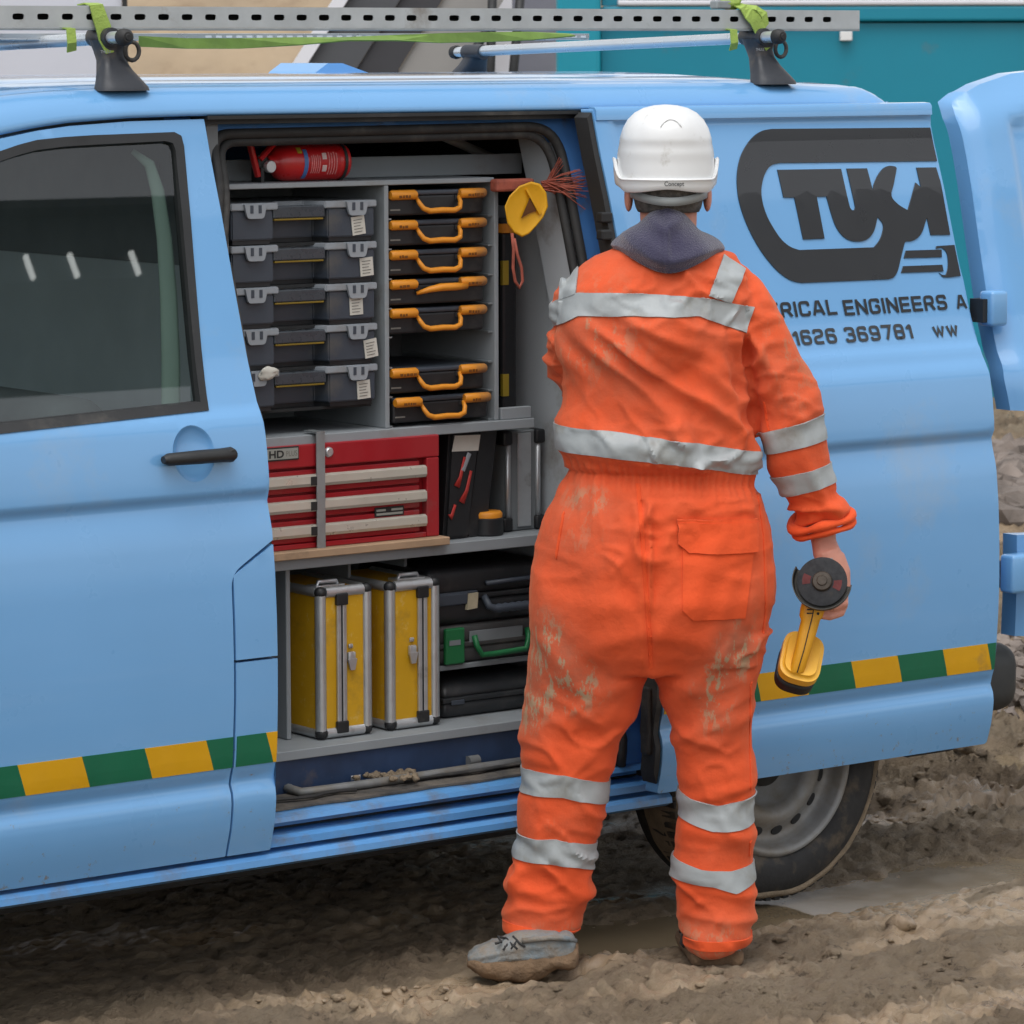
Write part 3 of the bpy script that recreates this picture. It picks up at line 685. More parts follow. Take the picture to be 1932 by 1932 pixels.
GL = {  # strokes of a square, rounded sign-writing alphabet: width, [polylines], closed flags
 'E': (.58, [[(.58, 0), (0, 0), (0, 1), (.58, 1)], [(0, .5), (.53, .5)]]), 'L': (.54, [[(0, 1), (0, 0), (.54, 0)]]),
 'C': (.62, [[(.62, .70), (.62, 1), (0, 1), (0, 0), (.62, 0), (.62, .30)]]), 'T': (.64, [[(0, 1), (.64, 1)], [(.32, 1), (.32, 0)]]),
 'R': (.62, [[(0, 0), (0, 1), (.60, 1), (.60, .45), (.1, .45)], [(.38, .45), (.62, 0)]]), 'I': (.0, [[(0, 0), (0, 1)]]),
 'A': (.70, [[(0, 0), (.27, 1), (.43, 1), (.70, 0)], [(.12, .27), (.58, .27)]]), 'N': (.64, [[(0, 0), (0, 1)], [(0, 1), (.64, 0)], [(.64, 0), (.64, 1)]]),
 'G': (.64, [[(.64, .74), (.64, 1), (0, 1), (0, 0), (.64, 0), (.64, .5), (.36, .5)]]), 'S': (.60, [[(.60, .75), (.60, 1), (0, 1), (0, .52), (.60, .5), (.60, 0), (0, 0), (0, .25)]]),
 '0': (.58, [[(.29, 0), (.58, 0), (.58, 1), (0, 1), (0, 0), (.29, 0)]]), '1': (.24, [[(0, .74), (.24, 1), (.24, 0)]]),
 '2': (.58, [[(0, .74), (0, 1), (.58, 1), (.58, .54), (0, .44), (0, 0), (.6, 0)]]), '3': (.58, [[(0, .78), (0, 1), (.58, 1), (.58, .53), (.16, .53)], [(.40, .53), (.58, .53), (.58, 0), (0, 0), (0, .22)]]),
 '6': (.58, [[(.56, .78), (.56, 1), (0, 1), (0, 0), (.58, 0), (.58, .55), (.04, .55)]]), '7': (.58, [[(0, 1), (.58, 1), (.24, 0)]]),
 '8': (.58, [[(.29, 0), (.58, 0), (.58, 1), (0, 1), (0, 0), (.29, 0)], [(.06, .52), (.52, .52)]]), '9': (.58, [[(.02, .22), (.02, 0), (.58, 0), (.58, 1), (0, 1), (0, .45), (.54, .45)]]),
 'w': (.72, [[(0, .72), (.18, 0), (.36, .66), (.54, 0), (.72, .72)]])}
def sign(txt, fn, m, parent, w, h, tk=.19):
    """fn(u,v,lift): u runs from -w at the left end to 0 at the right end"""
    tot = -.16; adv = []
    for ch in txt: adv.append(tot + .16); tot += .16 + GL[ch][0] + tk
    k = w / tot; b = nb()
    for ch, x0 in zip(txt, adv):
        for si, pl in enumerate(GL[ch][1]):
            # stroke centre lines sit half a stroke inside the letter box
            q = [(x0 + tk / 2 + x, tk / 2 + y * (1 - tk)) for x, y in pl]
            rr = 0 if ch in 'ENAwILT7' else .20
            if rr:
                o_ = [q[0]]
                for a_, p_, c_ in zip(q, q[1:], q[2:]):
                    o_ += rnd([a_, p_, c_], [0, rr, 0], 5)[1:-1]
                q = o_ + [q[-1]]
            L_, R_ = [], []
            for i in range(len(q)):
                d0 = Vector(q[i]) - Vector(q[i - 1]) if i > 0 else Vector(q[1]) - Vector(q[0]); d1 = Vector(q[i + 1]) - Vector(q[i]) if i < len(q) - 1 else d0
                d0 = d0.normalized(); d1 = d1.normalized(); t_ = (d0 + d1); t_ = t_.normalized() if t_.length > 1e-6 else d0
                n_ = Vector((-t_.y, t_.x)); c_ = max(.45, t_.dot(d0)); hw = tk / 2 / c_
                e = Vector(q[i])
                if i == 0 and ch not in '0': e = e - d0 * (tk / 2 if abs(d0.x) < .01 or abs(d0.y) < .01 else tk * .35)
                if i == len(q) - 1 and ch not in '0': e = e + d0 * (tk / 2 if abs(d0.x) < .01 or abs(d0.y) < .01 else tk * .35)
                if (i == 0 or i == len(q) - 1) and ch in 'CGS236953': e = Vector(q[i])
                L_.append(e + n_ * hw); R_.append(e - n_ * hw)
            cl = lambda p_: fn(p_.x * k - w, min(1.0, max(0.0, p_.y)) * h, .0004 * si)
            A_s = [b.verts.new(cl(p_)) for p_ in L_]; B_s = [b.verts.new(cl(p_)) for p_ in R_]
            for i in range(len(q) - 1): b.faces.new((A_s[i], B_s[i], B_s[i + 1], A_s[i + 1]))
    return ob('lettering', b, m, parent)
def door_text(txt, pr, hpx, wpx_from, bold=.02):
    """pr: photo pixel of the baseline's right end; wpx_from: pixel of its left end"""
    R_ = sxz(*pr, SO); L_ = sxz(*wpx_from, SO); T_ = sxz(pr[0], pr[1] - hpx, SO)
    w = R_[0] - L_[0]; h = T_[1] - R_[1]
    def f(u, v, l): 
        z = R_[1] + v; return slid(min(R_[0] + u, SX1 - .003), z) - Vector((0, .0025 + l, 0))
    sign(txt, f, m_ink, sd, w, h)
def zA(x, y): return ((1860 + x * .31056) / 1.3416, (310 + y * .31056) / 1.3416)
door_text('ENGINEERS', zA(1755, 1526), 29, zA(912, 1562), .03)
door_text('RICAL', zA(855, 1566), 29, zA(402, 1590), .03)
door_text('ELECT', zA(385, 1592), 29, zA(-70, 1615), .03)
door_text('A', zA(1915, 1518), 27, zA(1830, 1522), .03)
door_text('369781', zA(1475, 1760), 29, zA(928, 1792), .03)
door_text('01626', zA(858, 1798), 29, zA(400, 1824), .03)
door_text('ww', zA(1850, 1748), 30, zA(1645, 1756), .03)
# --- rear side panel behind the sliding door, with the wheel arch
arch = [(1.518 + .385 * math.cos(a), .335 + .385 * math.sin(a)) for a in np.linspace(math.pi * .99, math.pi * .01, 20)]
rp = [(1.10, .345)] + arch + [(2.12, .36), (2.16, .6), (2.16, 1.5), (2.12, 1.93), (1.08, 1.93), (1.08, .345)]
sideplate('rear_side_panel', rp, [], .0, .04, m_blue, van)
# inner wheel house and underbody, dark
bm = nb(); box(bm, -1.0, 1.08, .2, 1.72, .24, .30, .01); box(bm, 1.08, 1.97, .34, 1.6, .24, .75, .01); box(bm, 1.97, 2.14, .12, 1.78, .30, .4, .01); box(bm, -2.2, -1.0, .4, 1.5, .24, .6)
ob('underbody', bm, m_dark, van)
# --- roof
_tp = sorted(top); _tx = [q[0] for q in _tp]; _tz = [q[1] for q in _tp]
def roofpts(x):
    e = 0.; lower = .0
    if x > 1.6: lower = .022 * sstep(1.55, 1.98, x) + .066 * (1 - math.sqrt(max(0, 1 - max(0, (x - 1.96) / .062) ** 2)))
    de = float(np.interp(x, _tx, _tz)) - ZT if x < 0 else 0.
    half = [(.268, 1.934), (.2645, 1.940), (.268, 1.950), (.280, 1.968), (.298, 1.983), (.322, 1.994), (.336, 1.998), (.342, 1.996), (.350, 1.994), (.358, 1.996), (.366, 2.000), (.40, 2.004), (.50, 2.010), (.54, 2.009), (.56, 2.012), (.70, 2.017), (.95, 2.020)]
    P = [(y, 1.934 + (z - 1.934) * (1 - lower / .09) if x > 1.5 else z + de * (1 - .55 * min(1, (z - 1.934) / .08))) for y, z in half]
    return P + [(1.904 - y, z) for y, z in P[-2::-1]]
bm = nb(); rings = []
for x in [-.72, -.68, -.64, -.6, -.55, -.5, -.45, -.4, -.35, -.3, -.25, -.2, -.15, -.1, -.05, 0, .3, .6, 1.0, 1.4, 1.6, 1.7, 1.8, 1.86, 1.9, 1.94, 1.96, 1.97, 1.98, 1.99, 2.0, 2.008, 2.014, 2.018, 2.0215]:
    rings.append([Vector((x, y, z)) for y, z in roofpts(x)])
loft(bm, rings, False, False)
ro = ob('roof', bm, m_blue, van, smooth=True, sharp=60)
mdf = ro.modifiers.new('thickness', 'SOLIDIFY'); mdf.thickness = .012; mdf.offset = -1 
# roof edge moulding above the front door, following its arch
# windscreen header and rear crossmember
bm = nb(); box(bm, 1.98, 2.10, .275, 1.63, 1.90, 1.932, .01); ob('rear_header', bm, m_blue, van)
bm = nb(); box(bm, 1.06, 2.06, .27, 1.63, 1.925, 1.934); box(bm, -.6, 1.06, .40, 1.63, 1.925, 1.934); ob('headlining', bm, m_greyd, van)
# hump of a roof ventilator
bm = nb(); a = atY(545, 136, 1.5); b_ = atY(672, 136, 1.5); hz_ = atY(600, 119, 1.5)
prism(bm, [(a.x, 2.0), (b_.x, 2.0), (b_.x - .02, 2.013), (a.x + .10, hz_.z), (a.x + .055, hz_.z), (a.x + .02, 2.02)], lambda u, v: Vector((u, 1.40, v)), lambda u, v: Vector((u, 1.62, v)))
ob('roof_vent', bm, m_blue, van)
# --- sill, step and runner below the opening
m_sill = M('van_blue_sill', (.10, .30, .62), .4, var=.08, vs=8, coat=.3, dirt=.34, dcol=(.17, .14, .10), ds=9)
def extr(name, prof_, x0, x1, m, par=van):
    b = nb(); loft(b, [[Vector((x0, y, z)) for y, z in prof_], [Vector((x1, y, z)) for y, z in prof_]], True, True); return ob(name, b, m, par)
extr('door_step', [(.30, .402), (.09, .402), (.068, .396), (.064, .386), (.115, .384), (.115, .366), (.30, .366)], -.01, 1.09, m_sill)
extr('runner_channel', [(.30, .3655), (.116, .3655), (.112, .362), (.20, .36), (.30, .36)], 0, 1.09, m_dark)
extr('outer_runner', [(.25, .3595), (.062, .3595), (.045, .354), (.045, .338), (.08, .334), (.25, .334)], .0, 1.10, m_sill)
extr('sill', [(.25, .3335), (.085, .3335), (.085, .328), (.04, .326), (.03, .318), (.028, .304), (.05, .294), (.25, .292)], -1.05, 1.13, m_sill)
bm = nb(); box(bm, -.004, 1.05, .245, .255, .402, .49); ob('step_riser', bm, M('dark_blue_riser', (.018, .04, .095), .5, var=.3, vs=9, dirt=.2), van)
# --- floor, far wall, bulkhead, cab
bm = nb(); box(bm, -.0, 2.12, .256, 1.72, .40, .47); ob('load_floor', bm, m_dark, van)
bm = nb(); box(bm, -2.0, 2.14, 1.84, 1.89, .34, 1.3, .01); box(bm, .1, 2.12, 1.62, 1.84, 1.3, 1.93, .02); ob('far_side', bm, m_blue, van)
m_bulk = M('cab_grey', (.16, .17, .175), .7, var=.1)
bm = nb(); box(bm, .02, .05, .30, 1.82, .45, 1.92); ob('bulkhead', bm, m_bulk, van)
bm = nb(); box(bm, .012, .0195, .32, 1.80, .45, 1.60, .003); ob('bulkhead_panel', bm, M('bulkhead_grey', (.5, .52, .53), .7, var=.06), van)
# seat back and head restraint seen dimly through the glass
bm = nb(); box(bm, -.42, -.25, .25, .72, .55, 1.33, .06, 3); box(bm, -.75, -.3, .25, .72, .55, .75, .06, 3); ob('seat', bm, m_bulk, van, smooth=True, sharp=50)
m_pale_strip = M('pale_strip_grey', srgb(142, 160, 150), .6, var=.05)
bm = nb(); pts = [side(*p, .034) for p in ((250, 285), (282, 310), (297, 360), (310, 450), (318, 560), (322, 680), (322, 770), (322, 900))]
tube(bm, pts, [.006, .013, .016, .018, .02, .022, .022, .022], 10, flat=.4, up=(0, 1, 0)); ob('pane_strip', bm, m_pale_strip, van, smooth=True)  # pale strip just behind the window pane
bm = nb(); box(bm, -1.5, -.85, .3, 1.6, .9, 1.12, .06, 3); ob('dashboard', bm, m_dark, van)
# --- wheels
m_tyre = M('tyre', (.020, .020, .021), .75, var=.25, vs=7, dirt=.35, dcol=(.15, .115, .075), ds=9, bump=.2, bs=40)
m_rim = M('steel_rim', srgb(138, 139, 139), .55, metal=.2, var=.15, vs=9, dirt=.5, dcol=(.17, .14, .10), ds=8)
m_mudc = M('dried_mud', (.20, .155, .105), .95, var=.35, vs=12, bump=.6, bs=60)
def wheel(cx, cy, name='wheel'):
    w = bpy.data.objects.new(name, None); COL.objects.link(w); w.parent = van; w.location = Vector((cx, cy, .338)) - van.location
    R_ = .329; o_ = Vector((cx, cy, .338)); n_ = 64
    b = nb(); lathe(b, [(.222, .02), (.228, .004), (.25, -.004), (.282, -.002), (.308, .008), (.322, .022), (R_, .045), (R_, .165), (.325, .19), (.29, .205), (.22, .2)], o_, (0, 1, 0), n_)
    ob('tyre', b, m_tyre, w, smooth=True, sharp=50)
    b = nb()   # tread blocks round the shoulder
    for k in range(72):
        a = k / 72 * 2 * math.pi; mt = Matrix.Translation(o_) @ Matrix.Rotation(a, 4, 'Y')
        box(b, -.010, .010, .018, .075, .318, R_ + .006, .002, 1, mt); box(b, -.009, .009, .08, .13, .322, R_ + .006, .002, 1, mt)
    t = ob('tread', b, m_tyre, w)
    b = nb(); lathe(b, [(.226, .012), (.218, .0), (.209, .001), (.203, .01), (.199, .028), (.192, .044), (.180, .052), (.165, .047), (.150, .034), (.136, .026), (.120, .030), (.104, .045), (.098, .075), (.0, .078)], o_, (0, 1, 0), n_)
    rm = ob('rim', b, m_rim, w, smooth=True)
    for k in range(16):
        a = k / 16 * 2 * math.pi + .12; c = o_ + Vector((.168 * math.cos(a), .0455, .168 * math.sin(a)))
        b = nb(); tan = Vector((-math.sin(a), 0, math.cos(a))); rad_ = Vector((math.cos(a), 0, math.sin(a)))
        vs = [b.verts.new(c + tan * .017 * math.cos(q) + rad_ * .0125 * math.sin(q) + Vector((0, .006 * math.sin(q) - .001, 0))) for q in [i * math.pi / 8 for i in range(16)]]
        vb = [b.verts.new(v.co + Vector((0, .012, 0))) for v in vs]
        b.faces.new(vs[::-1])
        for i in range(16): b.faces.new((vs[i], vs[(i + 1) % 16], vb[(i + 1) % 16], vb[i]))
        ob('rim_hole', b, m_dark, rm)
    b = nb(); lathe(b, [(0, .060), (.05, .060), (.058, .066), (.06, .08)], o_, (0, 1, 0), 32); ob('hub', b, m_dark, w, smooth=True, sharp=40)
    b = nb()
    def jt(k, h): return .006 * noise.noise(Vector((k * .35, h * 40, 1))) + (.010 * noise.noise(Vector((k * .21, 3, 2))) if h < .01 else 0)
    lathe(b, [(.311, .012), (.315, .004), (.325, .010), (R_ + .004, .04), (R_ + .007, .09), (R_ + .004, .14)], o_, (0, 1, 0), 96, jit=jt)
    ob('mud_crust', b, m_mudc, w, smooth=True)
    return w
wheel(1.518, .075)
wheel(-1.482, .085)
wheel(1.518, 1.63); wheel(-1.482, 1.62)
bm = nb(); box(bm, -1.06, 1.12, 1.76, 1.86, .20, .34, .01); box(bm, -1.0, 1.08, .5, 1.4, .16, .24, .02); box(bm, -1.03, -1.01, .12, .4, .14, .36, .004); ob('far_sill', bm, m_dark, van)
# --- rear bumper end
bm = nb(); c0 = atY(1886, 1300, .02); xr = atY(1907, 1300, .06).x
box(bm, 2.02, xr + .02, .03, 1.87, .40, .575, .055, 4); ob('rear_bumper', bm, M('bumper_black', (.03, .032, .033), .6, var=.1), van, smooth=True, sharp=60)
# --- left rear wing door, swung out square to the tail
HX = 2.190
_hz = [1.17, 1.25, 1.46, 1.80, 1.94]; _hx = [atY(px, py, prof(min(z, 1.927)) + .058).x for z, (px, py) in zip(_hz, ((1880, 780), (1868, 722), (1836, 560), (1801, 300), (1786, 192)))]
def hsh(z): return float(np.interp(z, _hz, _hx)) - HX if z > 1.17 else _hx[0] - HX
def barn(x, z):
    t = x - HX; y = prof(min(z, 1.927)) + (.0 if z < 1.927 else (z - 1.927) * .55) - .02
    y += .03 * (1 - sstep(0, .07, t)) ** 2           # rolled hinge edge
    y -= .05 * math.sin(min(1, t / 1.5) * math.pi / 2)
    zt = 1.90 + .10 * min(1, t / .35)
    y += .035 * sstep(zt - .08, zt + .06, z) ** 2
    y += .016 * sstep(.128, .150, t) * sstep(1.24, 1.28, z) * sstep(zt - .045, zt - .070, z)
    return Vector((x + hsh(z), y, z))
bo = [(HX + .004, .60), (HX + .004, .858), (HX + .13, .862), (HX + .15, .90), (HX + .15, 1.13), (HX + .13, 1.165), (HX + .002, 1.172), (HX, 1.55), (HX - .005, 1.90), (HX + .005, 1.940), (HX + .035, 1.962), (HX + .10, 1.985), (HX + .22, 2.012), (HX + .45, 2.03), (HX + .70, 2.035), (HX + .72, 2.0), (HX + .72, .60)]
b = sheet(bo, [], barn, .05, .016, list(np.arange(.62, 2.03, .02)), .016)
bd = ob('rear_door', b, m_blue, van, smooth=True, sharp=45)
for (pa, pb) in (((1846, 548), (1892, 614)), ((1884, 1047), (1940, 1113))):
    hbm = nb(); a = side(*pa, -.02); c = side(*pb, -.02); ym = (a.y + c.y) / 2 - .03
    box(hbm, max(a.x, HX - .03), c.x, ym - .006, ym + .045, c.z, a.z, .010, 3); ob('hinge', hbm, m_blue, bd, smooth=True, sharp=40)
    hbm = nb(); box(hbm, HX - .02, HX + .012, ym + .012, ym + .06, c.z + .01, a.z - .02); ob('hinge_gap_dark', hbm, m_black, bd)  # black block paints the dark of the open gap beside the hinge
# ------------------------------------------------------------------ storage rack inside the van
YR = .34
def RX(px, py, Y=YR): return atY(px, py, Y).x
def RZ(px, py, Y=YR): return atY(px, py, Y).z
XL, XD, XR = RX(431, 400), RX(730, 500), RX(937, 500)
ZS1 = RZ(733, 808); ZTOP = RZ(727, 350)
XS1 = RX(1003, 785); ZS2 = RZ(600, 1046); ZFL = .505
rack = thing('storage_rack', 'grey painted plywood storage rack with shelves inside the van', 'rack', (.5, .5, .49))
TH = .012; YB = .72
def board(name, *a, m=m_grey, par=rack, bev=.0015): b = nb(); box(b, *a, bev, 1); return ob(name, b, m, par)
board('side_panel', XL - TH, XL, YR, YB, ZS1, ZTOP)
board('divider', XD - TH / 2, XD + TH / 2, YR, YB, ZS1, ZTOP)
board('side_panel', XR - TH / 2, XR + TH / 2, YR, YB, ZS1, ZTOP + .002)
board('top_board', XL - TH, XR - TH / 2 - .001, YR - .001, YB, ZTOP + .0005, ZTOP + TH)
board('back_panel', XL - TH - .02, XR + .02, YB, YB + .009, .49, ZTOP + .01, m=m_greyd)
board('shelf', -.0, XS1, YR - .012, YB, ZS1 - .023, ZS1 - .0005)
board('shelf', -.0, 1.04, YR - .025, YB, ZS2 - .026, ZS2)
board('shelf_lip', XR + .01, XS1 - .004, YR - .004, YR + .012, ZS1, ZS1 + .028)
XU = RX(554, 1200)
board('upright', XU - TH, XU, YR + .012, YB, ZFL + .001, ZS2 - .0265)
for px in (660, 766): x = RX(px, 1080, .46); board('upright', x - .004, x + .004, .46, YB, ZFL + .001, ZS2 - .0265)
board('shelf', RX(833, 1262) - .02, 1.03, YR + .005, YB, RZ(835, 1267), RZ(835, 1258), m=m_greyd)
board('floor_board', -.0, 1.045, .236, YB, ZFL - .022, ZFL)
board('upstand', .0, RX(985, 310, .5), .50, .512, ZTOP + TH + .0005, RZ(600, 298, .5), m=m_grey)
# runners the black cases slide on
tops = [RZ(825, y) for y in (358, 414.5, 470.5, 526, 580, 637, 692, 747)]
for z in tops:
    for sx in (XD + TH / 2, XR - TH / 2):
        s = 1 if sx < .7 else -1
        board('runner', sx, sx + s * .013, YR + .008, YB - .02, z - .0665, z - .063, m=m_steel, bev=0)
# clamp bar in front of the tool chest
YC = .318
b = nb(); x0, x1 = RX(597, 900, YC - .008), RX(613, 900, YC - .008)
box(b, x0, x1, YC - .010, YC - .006, RZ(605, 1036, YC), RZ(600, 817, YC), .0008, 1); box(b, x0, x1, YC - .010, YR + .02, RZ(600, 817, YC), RZ(600, 817, YC) + .004)
ob('clamp_bar', b, m_steel, rack)
# timber batten along the front of the shelf
m_wood = M('bare_timber', srgb(168, 140, 112), .75, var=.15, vs=9, dirt=.2)
board('timber_batten', .0, RX(846, 1020, YC - .02), YC - .028, YC + .03, ZS2 + .0005, ZS2 + .019, m=m_wood, bev=.002)

# ------------------------------------------------------------------ van lining to the right of the rack
m_lin = M('lining_grey', srgb(182, 188, 192), .55, var=.05, vs=3, dirt=.1, ds=4)
bm = nb(); zs = list(np.linspace(.5, 1.88, 18)); poly = [(prof(z) + .075, z) for z in zs] + [(prof(z) + .205, z) for z in zs[::-1]]
prism(bm, poly, lambda y, z: Vector((1.000, y, z)), lambda y, z: Vector((1.06, y, z))); ob('pillar_cover', bm, m_lin, van)
bm = nb(); prism(bm, [(.12, .48), (.12, 1.2), (.3, 1.70), (.95, 1.70), (.95, .48)], lambda y, z: Vector((1.045, y, z)), lambda y, z: Vector((1.057, y, z))); ob('side_lining', bm, m_lin, van)
bm = nb(); box(bm, 1.11, 1.13, .30, 1.8, .48, 1.92); ob('rear_partition', bm, m_dark, van)
bm = nb(); tube(bm, [atY(838, 258, .50), atY(990, 325, .74)], .0115, 10); o = ob('grey_pole', bm, M('grey_tube', srgb(150, 148, 142), .5, var=.08), smooth=True, sharp=50)
tag(o, 'grey round pole lying slanted under the van roof above the rack', 'pole')

# ------------------------------------------------------------------ five slate grey organiser cases
m_slate = M('slate_plastic', srgb(60, 67, 77), .5, var=.1, vs=9, dirt=.12, dcol=(.10, .095, .085))
m_lid = M('grey_plastic', srgb(146, 152, 158), .5, var=.06, vs=9, dirt=.1, dcol=(.2, .19, .17))
m_smoke = M('smoked_plastic', srgb(62, 68, 74), .3, var=.15, vs=15)
m_amber = M('amber_plastic', srgb(126, 104, 28), .35, var=.1)
m_blk = M('black_plastic', (.014, .015, .017), .5, var=.15, vs=12, dirt=.12, dcol=(.07, .065, .06))
m_paper = M('paper_label', srgb(205, 202, 192), .8, var=.06, vs=20); m_print = M('label_print', srgb(120, 118, 112), .8, var=.2, vs=60)
CW = RX(712, 450) - RX(437, 450); CH = .0925
n0, n1 = RX(521, 450) - RX(437, 450), RX(619, 450) - RX(437, 450)
def organiser(loc, label):
    t = thing('organiser_case', label, 'case', loc, 'slate grey organiser cases stacked in the rack')
    X, Y, Z = loc
    def P(poly, z0, z1, m, name, par=t, bev=0):
        b = nb(); prism(b, poly, lambda u, v: Vector((X + u, Y + v, Z + z0)), lambda u, v: Vector((X + u, Y + v, Z + z1)))
        if bev: bmesh.ops.bevel(b, geom=[e for e in b.edges], offset=bev, segments=2, affect='EDGES')
        return ob(name, b, m, par)
    pl = [(.004, 0), (n0 - .004, 0), (n0 + .008, .045), (n1 - .008, .045), (n1 + .004, 0), (CW - .004, 0), (CW - .004, .29), (.004, .29)]
    P(pl, .010, CH - .016, m_slate, 'tray', bev=.003)
    pl2 = [(.010, .006), (n0 - .01, .006), (n0 + .004, .052), (n1 - .004, .052), (n1 + .01, .006), (CW - .01, .006), (CW - .01, .28), (.01, .28)]
    P(pl2, .0, .0105, m_blk, 'base')
    pd = [(.0, -.005), (n0 + .006, -.005), (n0 + .030, .05), (n1 - .03, .05), (n1 - .006, -.005), (CW, -.005), (CW, .293), (0, .293)]
    P(pd, CH - .0155, CH, m_lid, 'lid', bev=.002)
    hb_ = nb(); box(hb_, X + n0 - .004, X + n1 - .004, Y - .001, Y + .018, Z + CH - .036, Z + CH - .008, .003); h = ob('handle', hb_, m_smoke, t)
    hb_ = nb(); box(hb_, X + n0, X + n1 - .008, Y + .0, Y + .017, Z + CH - .041, Z + CH - .0365, .0015); ob('handle_edge', hb_, m_amber, h)
    for cx in (.062, CW - .058):
        lb = nb(); w = .030
        po = rnd([(cx - w, CH - .002), (cx - w + .008, CH - .034), (cx + w - .008, CH - .034), (cx + w, CH - .002)], [0, .008, .008, 0], 4)
        prism(lb, po, lambda u, v: Vector((X + u, Y - .0115, Z + v)), lambda u, v: Vector((X + u, Y - .0052, Z + v))); l = ob('latch', lb, m_lid, t)
        for k in (-.011, .011):
            sb_ = nb(); box(sb_, X + cx + k - .004, X + cx + k + .004, Y - .0125, Y - .0116, Z + CH - .022, Z + CH - .004); ob('latch_slot', sb_, m_slate, l)
    return t
gx0 = RX(437, 450); tagx = [(668, .024), (683, .028), (663, .030), (690, .026), (676, .024)]
gz = [RZ(575, 381), RZ(575, 460.5), RZ(575, 539), RZ(575, 617), RZ(575, 695)]
glab = ['topmost slate grey organiser case in the rack, its sticker left of the latch edge', 'second slate grey organiser case down in the left rack column', 'third slate grey organiser case down, its sticker right under the latch', 'fourth slate grey organiser case down in the left rack column', 'lowest slate grey organiser case with a white rag at its latch']
for i, z in enumerate(gz):
    t = organiser((gx0, YR + .006, z - CH), glab[i])
    # paper sticker, slightly askew
    cx = RX(tagx[i][0] + 10, 450) ; cz = z - CH * .62 + (.006 if i == 2 else 0)
    an = [-.12, -.08, -.04, -.14, -.06][i]; mt = Matrix.Translation((cx, 0, cz)) @ Matrix.Rotation(an, 4, 'Y')
    b = nb(); box(b, -.018, .018, YR + .0028, YR + .0052, -.021, .021, mat=mt); s_ = ob('sticker', b, m_paper, t)
    for k in range(5): b = nb(); box(b, -.013, .011 - .003 * (k % 3), YR + .0018, YR + .0026, .014 - k * .0068 - .0016, .014 - k * .0068, mat=mt); ob('sticker_print', b, m_print, s_)
    b = nb(); box(b, gx0, RX(712, 450), YR + .03, YB - .03, z - CH - .007, z - CH - .0005); 
    ob('shelf_runner', b, m_dark, rack)
# rag hanging at the lowest case
bm = nb(); c = Vector((RX(503, 700), YR - .010, RZ(500, 706))); pts = []
lump(bm, c, (.026, .008, .015), 3.3, ICO); bmesh.ops.subdivide_edges(bm, edges=bm.edges, cuts=1, use_grid_fill=True)
for v in bm.verts: v.co += Vector((0, 0, .006 * noise.noise(v.co * 60)))
o = ob('rag', bm, m_paper, smooth=True); tag(o, 'crumpled white rag stuffed at the lowest organiser case latch', 'rag')

# ------------------------------------------------------------------ seven black cases with orange latches and handles
m_org = M('orange_plastic', srgb(218, 140, 36), .5, var=.08, vs=10, dirt=.08)
m_scr = M('marker_scribble', srgb(120, 70, 15), .8, var=.3, vs=60)
bx0, bx1 = RX(737, 450), RX(917, 450); BH = .058
def black_case(z, label, up=False, dy=0., dx=0., seed=0):
    X = bx0 + dx; w = bx1 - bx0; Y = YR + .010 + dy
    t = thing('tool_case', label, 'case', (X, Y, z - BH), 'black cases with orange latches in the rack')
    b = nb(); box(b, X, X + w, Y, Y + .30, z - BH, z - .012, .005, 2); ob('body', b, m_blk, t)
    b = nb(); box(b, X + .003, X + w - .003, Y - .002, Y + .298, z - .0115, z, .004, 2); ob('lid', b, m_slate, t)
    rg2 = random.Random(seed)
    for k, (a, c) in enumerate(((0.0, .075), (w - .076, w))):
        b = nb(); a += .002; tube(b, [(X + a, Y - .006, z - .010), (X + a + .004, Y - .006, z - .010), (X + c - .004, Y - .006, z - .010), (X + c, Y - .006, z - .010)], [.009, .0115, .0115, .009], 10)
        l = ob('latch', b, m_org, t, smooth=True, sharp=50)
        n_ = rg2.randint(3, 5); x = X + a + .018
        for q in range(n_):
            ww = rg2.uniform(.004, .009); sb_ = nb(); zc = z - .0135 + rg2.uniform(-.001, .001); box(sb_, x, x + ww, Y - .0181, Y - .0174, zc - .003, zc + .003); ob('scribble', sb_, m_scr, l); x += ww + .0025
    xa, xb = X + w * .30, X + w * .72
    b = nb()
    if not up:
        pts = [(xa - .004, Y - .004, z - .018), (xa - .001, Y - .012, z - .030), (xa + .006, Y - .018, z - .042), (xa + .022, Y - .020, z - .048), ((xa + xb) / 2, Y - .020, z - .0465), (xb - .022, Y - .020, z - .048), (xb - .005, Y - .018, z - .042), (xb + .001, Y - .012, z - .028), (xb + .001, Y - .004, z - .016)]
        tube(b, pts, [.004, .0055, .006, .0068, .0070, .0068, .006, .0055, .004], 10)
    else:
        pts = [(xa - .006, Y - .006, z - .032), (xa + .02, Y - .016, z - .024), (xa + .05, Y - .024, z - .019), (xb - .02, Y - .024, z - .019), (xb + .014, Y - .014, z - .020)]
        tube(b, pts, [.005, .009, .0115, .0115, .009], 10, flat=.8)
    ob('handle', b, m_org, t, smooth=True)
    for hx in (xa, xb): b = nb(); box(b, hx - .008, hx + .006, Y - .004, Y + .002, z - .026, z - .013, .002); ob('handle_pivot', b, m_blk, t)
    b = nb(); box(b, X + .006, X + .034, Y - .0008, Y + .0005, z - BH + .012, z - BH + .0155); ob('print', b, m_print, t)
    return t
blab = ['topmost black case with orange latches, just under the rack top', 'second black case with orange latches from the rack top', 'third black case with orange latches from the rack top', 'black case whose orange handle is folded up flat', 'black case with orange latches directly above the empty slot', None, 'black case with orange latches directly below the empty slot', 'lowest black case with orange latches, shifted right on the shelf']
